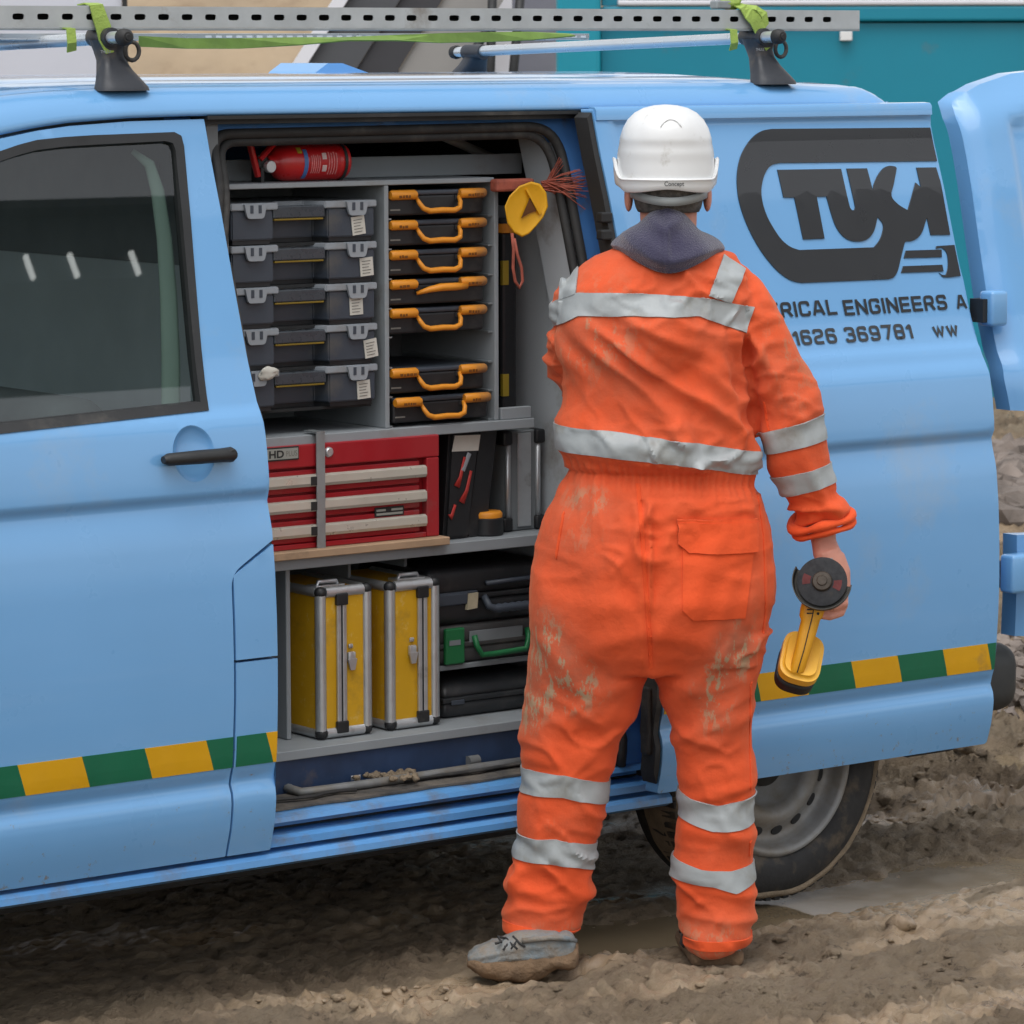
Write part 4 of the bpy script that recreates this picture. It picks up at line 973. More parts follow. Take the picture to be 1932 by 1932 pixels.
for i, z in enumerate(tops):
    if i == 5: continue
    black_case(z, blab[i], up=(i == 3), dy=-.004 if i == 7 else 0, dx=.008 if i == 7 else 0, seed=i)

# ------------------------------------------------------------------ fire extinguisher lying on the rack
m_red = M('extinguisher_red', srgb(190, 30, 32), .35, var=.06, coat=.3, dirt=.12, dcol=(.12, .08, .06))
YE = .415; er = .043; p0 = atY(503, 313, YE); p1 = atY(648, 307, YE); ez = ZTOP + TH + er + .0005
ext = thing('fire_extinguisher', 'small red fire extinguisher lying on top of the rack', 'extinguisher', ((p0.x + p1.x) / 2, YE, ZTOP + TH))
x0, x1 = p0.x, p1.x
b = nb(); L_ = x1 - x0
lathe(b, [(0, -.002), (.016, 0), (.018, .012), (.028, .018), (.038, .03), (er, .045), (er, L_ - .012), (er - .004, L_ - .004), (er - .012, L_), (0, L_ - .002)], (x0, YE, ez), (1, 0, 0), 28); ob('cylinder', b, m_red, ext, smooth=True, sharp=60)
def band(name, a, c, m, a0=None, a1=None, d=.0006):
    b = nb(); n_ = 16; rg_ = [(a0 if a0 is not None else 0) + ((a1 - a0) if a1 is not None else 2 * math.pi) * k / n_ for k in range(n_ + 1)]
    rows = [[Vector((x, YE - (er + d) * math.cos(q), ez + (er + d) * math.sin(q))) for q in rg_] for x in (a, c)]
    loft(b, rows, False, False); return ob(name, b, m, ext, smooth=True)
band('blue_band', x0 + .075, x0 + .086, M('label_blue', srgb(70, 110, 170), .5, var=.05), -1.0, .75)
band('label', x0 + .090, x0 + .175, M('label_red', srgb(178, 22, 26), .5, var=.05), -1.1, .95, .0005)
mwl = M('label_white', srgb(205, 180, 178), .6, var=.1, vs=80)
band('pictogram', x0 + .124, x0 + .136, mwl, .15, .5, .0011); band('pictogram', x0 + .124, x0 + .136, mwl, -.5, -.15, .0011)
for k in range(5): band('label_text', x0 + .094 + k * .0055, x0 + .0965 + k * .0055, M('label_pale', srgb(200, 120, 120), .6, var=.3, vs=150) if k == 0 else MATS['label_pale'], -.6, .35 + .05 * (k % 2), .0010)
for k in range(4): band('label_text', x0 + .141 + k * .007, x0 + .144 + k * .007, MATS['label_pale'], -.7, .55 - .06 * (k % 2), .0010)
band('yellow_dot', x0 + .060, x0 + .072, M('dot_yellow', srgb(170, 150, 40), .5, var=.05), .5, .9)
b = nb(); lathe(b, [(er + .001, 0), (er + .003, .001), (er + .003, .007), (er + .001, .008)], (x1 - .024, YE, ez), (1, 0, 0), 28); ob('strap', b, m_black, ext, smooth=True)
b = nb(); tube(b, [(x0 + .008, YE, ez), (x0 - .022, YE, ez)], .013, 12); box(b, x0 - .03, x0 - .004, YE - .012, YE + .012, ez - .016, ez + .02, .004); ob('valve', b, m_black, ext, smooth=True, sharp=40)
b = nb(); lathe(b, [(0, 0), (.0125, 0), (.0145, .003), (.0145, .012)], (x0 - .004, YE - .026, ez - .008), (0, 1, 0), 20); ob('gauge', b, m_alu, ext, smooth=True, sharp=40)
for (dx0, dz0, dx1, dz1) in ((-.052, .046, -.030, -.030), (.016, .046, -.026, .008)):
    b = nb(); a = Vector((x0 + dx0, YE - .01, ez + dz0)); c = Vector((x0 + dx1, YE - .01, ez + dz1)); tube(b, [a, c], .0065, 8, up=(0, 1, 0), flat=1.6); ob('lever', b, m_red, ext)
b = nb(); box(b, x0 - .028, x0 - .02, YE - .02, YE + .02, ez - er, ez - .01); ob('foot', b, m_black, ext)

# ------------------------------------------------------------------ red tool chest
m_chest = M('chest_red', srgb(158, 26, 36), .38, var=.05, coat=.25, dirt=.08, dcol=(.18, .10, .09))
m_chestd = M('chest_recess', srgb(140, 14, 24), .5, var=.06)
m_han = M('drawer_trim', srgb(196, 192, 180), .35, metal=.35, var=.06, vs=14)
cx0, cx1 = RX(440, 900, YC), RX(829, 900, YC); cz0 = ZS2 + .0195; cz1 = RZ(820, 820, YC)
ch = thing('tool_chest', 'red steel three drawer tool chest with silver drawer trims', 'tool chest', ((cx0 + cx1) / 2, YC + .15, cz0))
H = cz1 - cz0; Wc = cx1 - cx0
b = nb(); box(b, cx0, cx1, YC + .02, YC + .34, cz0, cz1, .004); ob('cabinet', b, m_chestd, ch)
zt = cz1 - .052
b = nb(); box(b, cx0, cx1, YC, YC + .02, zt, cz1, .003); box(b, cx1 - .036, cx1, YC + .0005, YC + .02, cz0, zt - .0005, .003); box(b, cx0, cx0 + .036, YC + .0005, YC + .02, cz0, zt - .0005, .003); box(b, cx0 + .037, cx1 - .037, YC + .001, YC + .02, cz0, cz0 + .012, .002); ob('front_frame', b, m_chest, ch)
hd_ = (zt - cz0 - .014) / 3
for k in range(3):
    z0 = cz0 + .013 + (2 - k) * hd_; z1 = z0 + hd_ - .005
    b = nb(); box(b, cx0 + .040, cx1 - .052, YC + .006, YC + .03, z0, z1, .003); d = ob('drawer', b, m_chest, ch)
    b = nb(); zc = z0 + hd_ * .30
    prof_h = [(YC + .0055, zc - .004), (YC - .006, zc - .003), (YC - .010, zc + .004), (YC - .009, zc + .020), (YC - .002, zc + .024), (YC + .0055, zc + .024)]
    loft(b, [[Vector((cx0 + .040, y, z)) for y, z in prof_h], [Vector((cx1 - .042, y, z)) for y, z in prof_h]], True, True); ob('trim', b, m_han, d)
    b = nb(); xk = RX(592, 900, YC - .01); box(b, xk - .008, xk + .008, YC - .0125, YC - .0095, zc + .000, zc + .020, .001); ob('trim_clip', b, m_black, d)
b = nb(); lathe(b, [(0, -.006), (.008, -.006), (.0115, -.003), (.012, 0)], (RX(620, 853, YC), YC, RZ(620, 853, YC)), (0, 1, 0), 20); ob('lock', b, m_alu, ch, smooth=True, sharp=40)
m_badge = M('badge_grey', srgb(150, 152, 145), .45, var=.06)
b = nb(); pz = RZ(535, 856, YC); px0, px1 = RX(497, 856, YC), RX(563, 856, YC)
box(b, px0, px1, YC - .0025, YC - .0005, pz - .0155, pz + .0155, .001); bg = ob('badge', b, m_black, ch)
b = nb(); box(b, px0 + .003, px1 - .003, YC - .0035, YC - .0026, pz - .012, pz + .012); ob('badge_plate', b, m_badge, bg)
lettering('HD', lambda u, v: Vector((RX(534, 856, YC) + u, YC - .0040, pz - .008 + v)), m_black, bg, .040, .016, 'r', .03)
lettering('PLUS', lambda u, v: Vector((RX(559, 856, YC) + u, YC - .0040, pz - .006 + v)), m_print, bg, .030, .012, 'r', .01)
b = nb(); pz = RZ(737, 965, YC); qx0, qx1 = RX(709, 965, YC), RX(764, 965, YC); box(b, qx0, qx1, YC + .0035, YC + .0058, pz - .011, pz + .011, .001); bg = ob('badge', b, m_black, ch)
for k, (a, c, dz) in enumerate(((.004, .03, .004), (.046, .078, .004), (.004, .078, -.005))): b = nb(); box(b, qx0 + a, qx0 + c, YC + .0025, YC + .0033, pz + dz - .0025, pz + dz + .0025); ob('badge_text', b, m_badge, bg)

# ------------------------------------------------------------------ leaning black tool case
YT = .36
tc_ = thing('black_tool_case', 'black moulded tool case with white label leaning beside the red chest', 'case', (RX(880, 1000, YT), YT + .08, ZS2))
def lp(px, py, Y): p = atY(px, py, Y); return (p.x, max(p.z, ZS2 + .001))
poly = rnd([lp(846, 1026, YT), lp(832, 930, YT), lp(846, 815, YT), lp(912, 809, YT), lp(912, 830, YT), lp(884, 1000, YT), lp(880, 1024, YT)], .008, 3)
poly = rnd([lp(838, 1024, YT), lp(850, 815, YT), lp(908, 812, YT), lp(886, 1022, YT)], .012, 4)
b = nb(); prism(b, poly, lambda u, v: Vector((u, YT, v)), lambda u, v: Vector((u + .02, YT + .26, v))); bmesh.ops.bevel(b, geom=[e for e in b.edges if len(e.link_faces) == 2 and e.calc_face_angle(0) > .8], offset=.008, segments=2, affect='EDGES'); ob('shell', b, m_blk, tc_, smooth=True, sharp=45)
poly = rnd([lp(888, 1020, YT), lp(912, 812, YT), lp(944, 808, YT), lp(922, 1010, YT)], .012, 4)
b = nb(); prism(b, poly, lambda u, v: Vector((u, YT + .012, v)), lambda u, v: Vector((u + .02, YT + .26, v))); ob('lid', b, m_blk, tc_)
b = nb(); prism(b, [lp(852, 852, YT), lp(858, 822, YT), lp(906, 820, YT), lp(902, 850, YT)], lambda u, v: Vector((u, YT - .0012, v)), lambda u, v: Vector((u, YT - .0002, v))); ob('label', b, m_paper, tc_)
m_redm = M('red_print', srgb(170, 48, 42), .5, var=.2, vs=40)
for pts in (((876, 862), (868, 900), (861, 918)), ((888, 888), (880, 925), (870, 948)), ((858, 952), (852, 972), (848, 976))):
    b = nb(); tube(b, [Vector((lp(x, y, YT)[0], YT - .002, lp(x, y, YT)[1])) for x, y in pts], [.004, .005, .009], 8, flat=.35, up=(0, 1, 0)); ob('tool_print', b, m_redm, tc_, smooth=True)
b = nb(); tube(b, [Vector((lp(x, y, YT)[0], YT - .002, lp(x, y, YT)[1])) for x, y in ((885, 855), (872, 888))], [.006, .007], 8, flat=.3, up=(0, 1, 0)); ob('tool_print', b, m_lid, tc_)
# aluminium flight case, end on
YA = .40
ac = thing('flight_case', 'aluminium flight case with black corners standing behind the tool case', 'case', (RX(985, 1000, YA), YA + .12, ZS2))
a0, a1 = RX(958, 1000, YA), RX(1014, 1000, YA); az1 = RZ(985, 812, YA)
b = nb(); box(b, a0, a1, YA, YA + .30, ZS2 + .001, az1, .003); ob('shell', b, m_greyd, ac)
for x in (a0, a1): b = nb(); tube(b, [(x, YA - .001, ZS2 + .006), (x, YA - .001, az1 - .004)], .007, 8); ob('edge_profile', b, m_alu, ac, smooth=True)
b = nb(); xm = (a0 + a1) / 2; box(b, xm - .018, xm + .022, YA - .006, YA - .0005, ZS2 + .01, az1 - .006, .002); ob('centre_profile', b, m_alu, ac)
for x in (a0 - .004, a1 + .004):
    for z in (ZS2 + .018, az1 - .016): b = nb(); box(b, x - .015, x + .013, YA - .012, YA + .03, z - .017, z + .017, .006, 3); ob('corner', b, m_blk, ac, smooth=True, sharp=50)
# black drum with a yellow top
YQ = .345
c = atY(938, 1022, YQ); c.z = ZS2
dr = thing('tape_drum', 'squat black drum with yellow top on the shelf before the flight case', 'drum', c)
b = nb(); lathe(b, [(0, 0), (.036, 0), (.039, .003), (.039, .040), (.036, .042)], c + Vector((0, .04, .0005)), (0, 0, 1), 28); ob('body', b, m_blk, dr, smooth=True, sharp=40)
b = nb(); lathe(b, [(.0365, .0425), (.037, .052), (.033, .057), (0, .058)], c + Vector((0, .04, .0005)), (0, 0, 1), 28); ob('top', b, m_org, dr, smooth=True, sharp=60)
b = nb(); tube(b, [c + Vector((-.034, .05, .05)), c + Vector((-.036, .05, .085))], .004, 8); ob('stem', b, m_org, dr, smooth=True)

# ------------------------------------------------------------------ two yellow flight cases
m_ycase = M('yellow_panel', srgb(206, 158, 26), .5, var=.08, vs=7, dirt=.2, dcol=srgb(150, 120, 50), ds=8, wear=.5, wcol=srgb(215, 185, 110))
def ycase(pl, pr, ptop, pbot, label, lx):
    Y = .30; x0, x1 = RX(pl, 1250, Y), RX(pr, 1250, Y); z0 = ZFL + .0005; z1 = RZ((pl + pr) / 2, ptop, Y); w = x1 - x0; dpt = .28
    t = thing('yellow_case', label, 'case', ((x0 + x1) / 2, Y + dpt / 2, ZFL), 'yellow metal cases on the floor board')
    b = nb(); box(b, x0 + .004, x1 - .004, Y + .004, Y + dpt - .004, z0 + .004, z1 - .004, .004); ob('panel', b, m_ycase, t)
    def bar(a, c, r=.013): bb = nb(); tube(bb, [a, c], r, 10); ob('edge_profile', bb, m_alu, t, smooth=True, sharp=50)
    e = .009
    for x in (x0 + e, x1 - e): bar((x, Y + e, z0 + .014), (x, Y + e, z1 - .014)); bar((x, Y + .02, z1 - e), (x, Y + dpt - .02, z1 - e), .012); bar((x, Y + .02, z0 + .0125), (x, Y + dpt - .02, z0 + .0125), .012)
    for z in (z0 + .0135, z1 - e): bar((x0 + .02, Y + e, z), (x1 - .02, Y + e, z))
    for x in (x0 + e, x1 - e):
        for z in (z0 + .0145, z1 - e): bb = nb(); bmesh.ops.create_icosphere(bb, subdivisions=2, radius=.0145, matrix=Matrix.Translation((x, Y + e, z))); ob('corner', bb, m_blk, t, smooth=True)
    xs = x0 + w * lx
    for k in (-1, 1): bb = nb(); box(bb, xs + k * .0075 - .0055, xs + k * .0075 + .0055, Y - .004, Y + .0035, z0 + .03, z1 - .03, .002); ob('lid_profile', bb, m_alu, t)
    bb = nb(); box(bb, xs - .0018, xs + .0018, Y - .003, Y + .003, z0 + .03, z1 - .03); ob('lid_gap', bb, m_black, t)
    for z in (z0 + .026, z1 - .026): bb = nb(); box(bb, xs - .016, xs + .016, Y - .0075, Y + .004, z - .014, z + .014, .003); ob('lid_end', bb, m_blk, t)
    bb = nb(); xc = xs + (.026 if lx < .5 else -.030); zc = (z0 + z1) / 2 + .012
    box(bb, xc - .010, xc + .010, Y - .007, Y + .003, zc - .012, zc + .012, .003); prism(bb, [(xc - .012, zc - .004), (xc + .012, zc - .004), (xc + .006, zc - .03), (xc - .006, zc - .03)], lambda u, v: Vector((u, Y - .009, v)), lambda u, v: Vector((u, Y - .004, v)))
    box(bb, xc - .006, xc + .006, Y - .002, Y + .003, zc + .02, zc + .03, .002); ob('catch', bb, m_alu, t, smooth=True, sharp=40)
    bb = nb(); tube(bb, [(xs - .035, Y + .05, z1 - .002), (xs - .03, Y + .05, z1 + .010), (xs + .02, Y + .05, z1 + .010), (xs + .025, Y + .05, z1 - .002)], .005, 8); box(bb, xs - .045, xs + .035, Y + .035, Y + .075, z1 - .004, z1 + .003, .001); ob('carry_handle', bb, m_alu, t, smooth=True, sharp=40)
    return t
ycase(603, 701, 1108, 1392, 'yellow metal case beside the grey upright, scuffed pale on its front', .42)
ycase(734, 829, 1097, 1385, 'yellow metal case beside the black power tool cases', .66)

# ------------------------------------------------------------------ black power tool cases on the right
YP = .35
def moulded(name, label, pl, pr, ptop, pbot, m, dpt=.3, z0=None, dome=0., bev=.014, lidm=None):
    x0, x1 = RX(pl, (ptop + pbot) / 2, YP), RX(pr, (ptop + pbot) / 2, YP); px = (pl + pr) / 2
    z1 = RZ(px, ptop, YP); z0 = RZ(px, pbot, YP) if z0 is None else z0
    t = thing(name, label, 'case', ((x0 + x1) / 2, YP + dpt / 2, z0)); zm = z0 + (z1 - z0) * .48
    b = nb(); box(b, x0, x1, YP, YP + dpt, z0, zm - .001, bev, 3); ob('lower_shell', b, m, t, smooth=True, sharp=50)
    b = nb(); box(b, x0 + .002, x1 - .002, YP + .002, YP + dpt, zm, z1, bev, 3)
    if dome:
        for v in b.verts:
            k = (v.co.z - zm) / (z1 - zm); v.co.y += dome * k * k; v.co.x += dome * .6 * k * k * (1 if v.co.x < (x0 + x1) / 2 else -1)
    ob('upper_shell', b, lidm or m, t, smooth=True, sharp=50)
    b = nb(); box(b, x0 - .002, x1 + .002, YP - .003, YP + .02, zm - .006, zm + .006, .003); ob('rim', b, m, t)
    return t, x0, x1, z0, z1, zm
zsh = RZ(835, 1258)
t, x0, x1, z0, z1, zm = moulded('green_handled_case', 'grey tool case with bright green latch and green handle', 822, 1040, 1172, 1256, M('dark_grey_plastic', srgb(62, 62, 62), .6, var=.12, vs=8, dirt=.2, dcol=(.12, .11, .1)), z0=zsh + .0005)
m_green = M('green_plastic', srgb(22, 104, 58), .5, var=.06)
b = nb(); box(b, RX(835, 1215, YP), RX(871, 1215, YP), YP - .014, YP - .001, z0 + .002, z0 + .088, .004); l = ob('latch', b, m_green, t)
b = nb(); box(b, RX(841, 1215, YP), RX(862, 1215, YP), YP - .0152, YP - .0142, z0 + .048, z0 + .060); ob('latch_slot', b, m_greyd, l)
b = nb(); hx0, hx1 = RX(893, 1220, YP), RX(993, 1220, YP); tube(b, [(hx0, YP - .004, z0 + .064), (hx0 + .002, YP - .012, z0 + .04), (hx0 + .014, YP - .016, z0 + .018), (hx0 + .05, YP - .016, z0 + .017), (hx1 - .014, YP - .016, z0 + .02), (hx1 - .002, YP - .012, z0 + .045), (hx1, YP - .004, z0 + .068)], .0070, 10); ob('handle', b, m_green, t, smooth=True)
b = nb(); box(b, RX(885, 1200, YP), RX(985, 1200, YP), YP - .0025, YP - .0002, z0 + .048, z0 + .075, .002); ob('plate', b, m_greyd, t)
zg = z1
t, x0, x1, z0, z1, zm = moulded('power_tool_case', 'large dusty black power tool case under the middle shelf', 806, 1045, 1066, 1168, m_blk, z0=zg + .0005, bev=.02)
b = nb(); box(b, RX(820, 1110, YP), RX(880, 1110, YP), YP - .008, YP, zm - .016, zm + .012, .004); ob('latch', b, m_slate, t)
b = nb(); prism(b, [(RX(877, 1148, YP), RZ(877, 1150, YP)), (RX(896, 1148, YP), RZ(896, 1146, YP)), (RX(898, 1120, YP), RZ(898, 1117, YP)), (RX(880, 1120, YP), RZ(880, 1120, YP))], lambda u, v: Vector((u, YP - .010, v)), lambda u, v: Vector((u, YP - .0005, v))); ob('sticker', b, M('beige_label', srgb(176, 166, 140), .8, var=.1, vs=40), t)
b = nb(); hx0, hx1 = RX(912, 1140, YP), RX(1040, 1140, YP); zz = RZ(960, 1142, YP)
tube(b, [(hx0, YP - .002, zz + .03), (hx0 + .004, YP - .018, zz + .006), (hx0 + .02, YP - .022, zz)] + [(hx0 + .02 + k * .01, YP - .022, zz) for k in range(1, 14)], [.008, .009] + [.0095 + .0025 * (k % 2) for k in range(14)], 10); ob('handle', b, m_slate, t, smooth=True)
b = nb(); tube(b, [(RX(915, 1098, YP), YP - .004, RZ(915, 1100, YP)), (x1, YP - .004, RZ(1000, 1088, YP))], .006, 8); ob('lid_rib', b, m_slate, t, smooth=True)
b = nb(); box(b, x0 + .01, RX(900, 1080, YP), YP - .004, YP + .004, zm + .008, zm + .014, .002); ob('lid_rib', b, m_slate, t)
t, x0, x1, z0, z1, zm = moulded('small_black_case', 'small black domed case on the floor board under the thin shelf', 836, 1040, 1274, 1362, M('black_plastic_dusty', (.022, .025, .028), .42, var=.2, vs=5, dirt=.2, dcol=(.08, .08, .075)), z0=ZFL + .0005, dome=.03, bev=.016)
b = nb(); box(b, RX(850, 1325, YP), RX(875, 1325, YP), YP - .005, YP, zm - .012, zm + .0, .003); ob('latch', b, m_slate, t)

# ------------------------------------------------------------------ things hung beside the rack
YH = .27
m_ypl = M('yellow_scoop_plastic', srgb(222, 164, 22), .5, var=.08, vs=9, dirt=.15, dcol=srgb(150, 95, 30), ds=10)
def hp(px, py, Y=YH): return atY(px, py, Y)
out = [(958, 420), (953, 390), (962, 370), (980, 352), (1002, 344), (1018, 348), (1030, 365), (1033, 390), (1024, 410), (1012, 425), (998, 440), (985, 446), (970, 438)]
cen = (992, 394); bm = nb(); rings = []
for k, (s, d) in enumerate(((1.0, .014), (1.03, .007), (1.01, -.001), (.93, .001), (.6, .003), (.3, .004))):
    rings.append([hp(cen[0] + (x - cen[0]) * s, cen[1] + (y - cen[1]) * s, YH + d) for x, y in out])
loft(bm, rings, True, False); bm.verts.ensure_lookup_table(); lr = [bm.verts[i] for i in range(65, 78)]; vc = bm.verts.new(hp(*cen, YH + .004))
for i in range(13): bm.faces.new((lr[i], lr[(i + 1) % 13], vc))
bmesh.ops.recalc_face_normals(bm, faces=bm.faces)
sc_ = thing('yellow_scoop', 'yellow oval plastic scoop hanging beside the black tool cases', 'scoop', hp(992, 446))
ob('dish', bm, m_ypl, sc_, smooth=True)
bm = nb(); prism(bm, [(983, 412), (1000, 372), (1012, 398), (1000, 402)], lambda u, v: hp(u, v, YH - .0005), lambda u, v: hp(u, v, YH + .0095)); ob('hole', bm, M('hole_brown', srgb(96, 58, 22), .9, var=.2, vs=30), sc_)
bm = nb(); prism(bm, [(992, 358), (996, 356), (1022, 402), (1018, 405)], lambda u, v: hp(u, v, YH - .003), lambda u, v: hp(u, v, YH + .008)); ob('rib', bm, m_ypl, sc_)
m_brist = M('rust_bristle', srgb(150, 78, 62), .8, var=.25, vs=40)
bm = nb(); rg3 = random.Random(5)
for i in range(70):
    a = hp(1024 + rg3.uniform(-4, 4), 350 + rg3.uniform(-9, 9), YH + .03 + rg3.uniform(-.01, .01)); e = hp(1092 + rg3.gauss(0, 12), 350 + rg3.gauss(0, 20), YH - .02 + rg3.uniform(-.03, .03))
    if i % 12 == 0: e = hp(1062 + rg3.uniform(-8, 6), 302 + rg3.uniform(-6, 10), YH)
    m_ = a.lerp(e, .5) + Vector((0, 0, rg3.uniform(-.006, .006))); tube(bm, [a, m_, e], [.0013, .0012, .0008], 4)
br = thing('hand_brush', 'hand brush with splayed rust red bristles behind the yellow scoop', 'brush', hp(1000, 360, YH + .04))
o = ob('bristles', bm, m_brist, br); o['kind'] = 'stuff'
bm = nb(); box(bm, hp(952, 350).x, hp(1024, 350).x, YH + .03, YH + .06, hp(990, 362).z, hp(990, 338).z, .006); ob('stock', bm, m_brist, br)
bm = nb(); pts = [hp(966, 440), hp(969, 470), hp(968, 505), hp(972, 530), hp(980, 543), hp(986, 530), hp(984, 505), hp(976, 480), hp(970, 450)]
tube(bm, pts, .0045, 8, flat=.6, up=(0, 1, 0)); o = ob('cord_loop', bm, m_brist, smooth=True); tag(o, 'rust red cord hanging in a loop below the yellow scoop', 'cord')
YK = .42
bm = nb(); x0, x1 = atY(948, 600, YK).x, atY(976, 600, YK).x; tl = thing('narrow_black_case', 'tall narrow black case with yellow tags between rack and lining', 'case', (x0, YK, ZS1))
box(bm, x0, x1, YK, YK + .18, ZS1 + .0005, atY(960, 440, YK).z, .008, 2); ob('shell', bm, m_blk, tl)
for (a, c) in ((492, 538), (706, 748)): bm = nb(); box(bm, x0 + .0, x0 + .018, YK - .002, YK + .02, atY(950, c, YK).z, atY(950, a, YK).z, .001); ob('tag', bm, M('tag_yellow', srgb(165, 140, 40), .6, var=.1) if a == 492 else MATS['tag_yellow'], tl)
bm = nb(); z0 = atY(960, 440, YK).z + .0005; tp = thing('tape_roll', 'yellow and black roll resting on the narrow black case', 'tape roll', (x0 + .02, YK + .03, z0))
lathe(bm, [(.012, 0), (.03, 0), (.03, .022), (.012, .022)], (x0 + .028, YK + .03, z0), (0, 0, 1), 24, closed=True); ob('roll', bm, m_org, tp, smooth=True, sharp=40)
bm = nb(); lathe(bm, [(.012, .0225), (.031, .0225), (.031, .034), (.012, .034)], (x0 + .028, YK + .03, z0), (0, 0, 1), 24, closed=True); ob('band', bm, m_blk, tp, smooth=True, sharp=40)

# ------------------------------------------------------------------ step edging and cables on the door step
m_mat = M('aluminium_edging', srgb(120, 122, 122), .6, metal=.3, var=.2, vs=20, dirt=.4, dcol=(.17, .14, .10), ds=14)
zt = .409
def sp(px, py, z=zt): p = atZ(px, py, z); return p
m_matt = M('dusty_rubber', srgb(70, 68, 66), .9, var=.35, vs=9, dirt=.6, dcol=(.17, .145, .115), ds=11, bump=.6, bs=60)
bm = nb(); pl = [(.0 + .005 * noise.noise(Vector((i, 0, 0))), .105 + i * 0) for i in range(1)] + [(x, .102 + .012 * noise.noise(Vector((x * 9, 2, 0)))) for x in np.arange(.05, .99, .04)] + [(.99, .238), (.0, .238)]
prism(bm, pl, lambda u, v: Vector((u, v, .4035)), lambda u, v: Vector((u, v, .4085))); mt_ = ob('step_mat', bm, m_matt); tag(mt_, 'dusty dark rubber mat lying on the door step', 'mat')
bm = nb()
for (a, c, d_, e) in ((.06, .30, .15, .01), (.32, .50, .19, -.01), (.45, .86, .165, .006), (.70, .98, .20, .01)):
    tube(bm, [Vector((a + (c - a) * k / 6, d_ + e * math.sin(k * 1.7), .4095 + .007)) for k in range(7)], .007, 8, flat=.6)
o = ob('hose_pieces', bm, m_rubber, smooth=True); o['kind'] = 'stuff'; tag(o, 'short dark lengths of flat hose and trim scattered on the step mat', 'hose')
ed = thing('step_edging', 'bent grey aluminium edging lying loose on the door step', 'edging', sp(700, 1480))
bm = nb(); pts = [sp(526, 1468), sp(530, 1482), sp(545, 1496), sp(570, 1503), sp(620, 1497), sp(700, 1486), sp(800, 1471), sp(900, 1456), sp(1000, 1442)]
tube(bm, [p + Vector((0, 0, .010)) for p in pts], .013, 8, flat=.8); ob('strip', bm, m_mat, ed, smooth=True)
bm = nb(); pts = [sp(535, 1472), sp(560, 1484), sp(620, 1480), sp(720, 1466), sp(850, 1447), sp(1000, 1425)]
tube(bm, [p + Vector((0, 0, .010)) for p in pts], .011, 8, flat=.8); ob('strip', bm, m_mat, ed, smooth=True)
bm = nb(); c = sp(890, 1447); tube(bm, [c + Vector((-.012, 0, .014)), c + Vector((.018, 0, .014))], .0135, 14); ob('end_cap', bm, m_mat, ed, smooth=True, sharp=40)
bm = nb(); c = sp(665, 1476); tube(bm, [c + Vector((-.010, 0, .012)), c + Vector((.016, .0, .012))], .011, 14, flat=.8); ob('clip', bm, m_alu, ed, smooth=True, sharp=40)
bm = nb(); rg4 = random.Random(9)
for i in range(7):
    a = sp(rg4.uniform(560, 600), rg4.uniform(1468, 1480)); pts = [a + Vector((0, 0, .004))]
    for k in range(7): pts.append(sp(585 + k * rg4.uniform(8, 13), 1472 - k * 1.2 + rg4.uniform(-7, 7)) + Vector((0, 0, rg4.uniform(.004, .022))))
    tube(bm, pts, .0022, 6)
tube(bm, [sp(580, 1478) + Vector((0, .02, .01)), sp(575, 1470) + Vector((0, .03, .04)), sp(590, 1478) + Vector((0, .05, .08))], .0018, 6); tube(bm, [sp(650, 1470) + Vector((0, .02, .01)), sp(655, 1470) + Vector((0, .03, .04)), sp(652, 1470) + Vector((0, .05, .08))], .0018, 6)
o = ob('cable_tangle', bm, m_black, smooth=True); tag(o, 'tangle of thin black cables on the door step below the yellow cases', 'cable')
bm = nb()
for i in range(50):
    p = sp(rg4.gauss(745, 28), 1480 + rg4.uniform(-9, 4)); s = rg4.uniform(.003, .009); lump(bm, p + Vector((0, 0, .014 + s * .5)), (s * 1.3, s, s * .8), rg4.random() * 40, ICO)
o = ob('mud_clods', bm, m_mudc, smooth=True); o['kind'] = 'stuff'; o['label'] = 'crumbled brown mud dropped on the step edging'; o['category'] = 'mud'

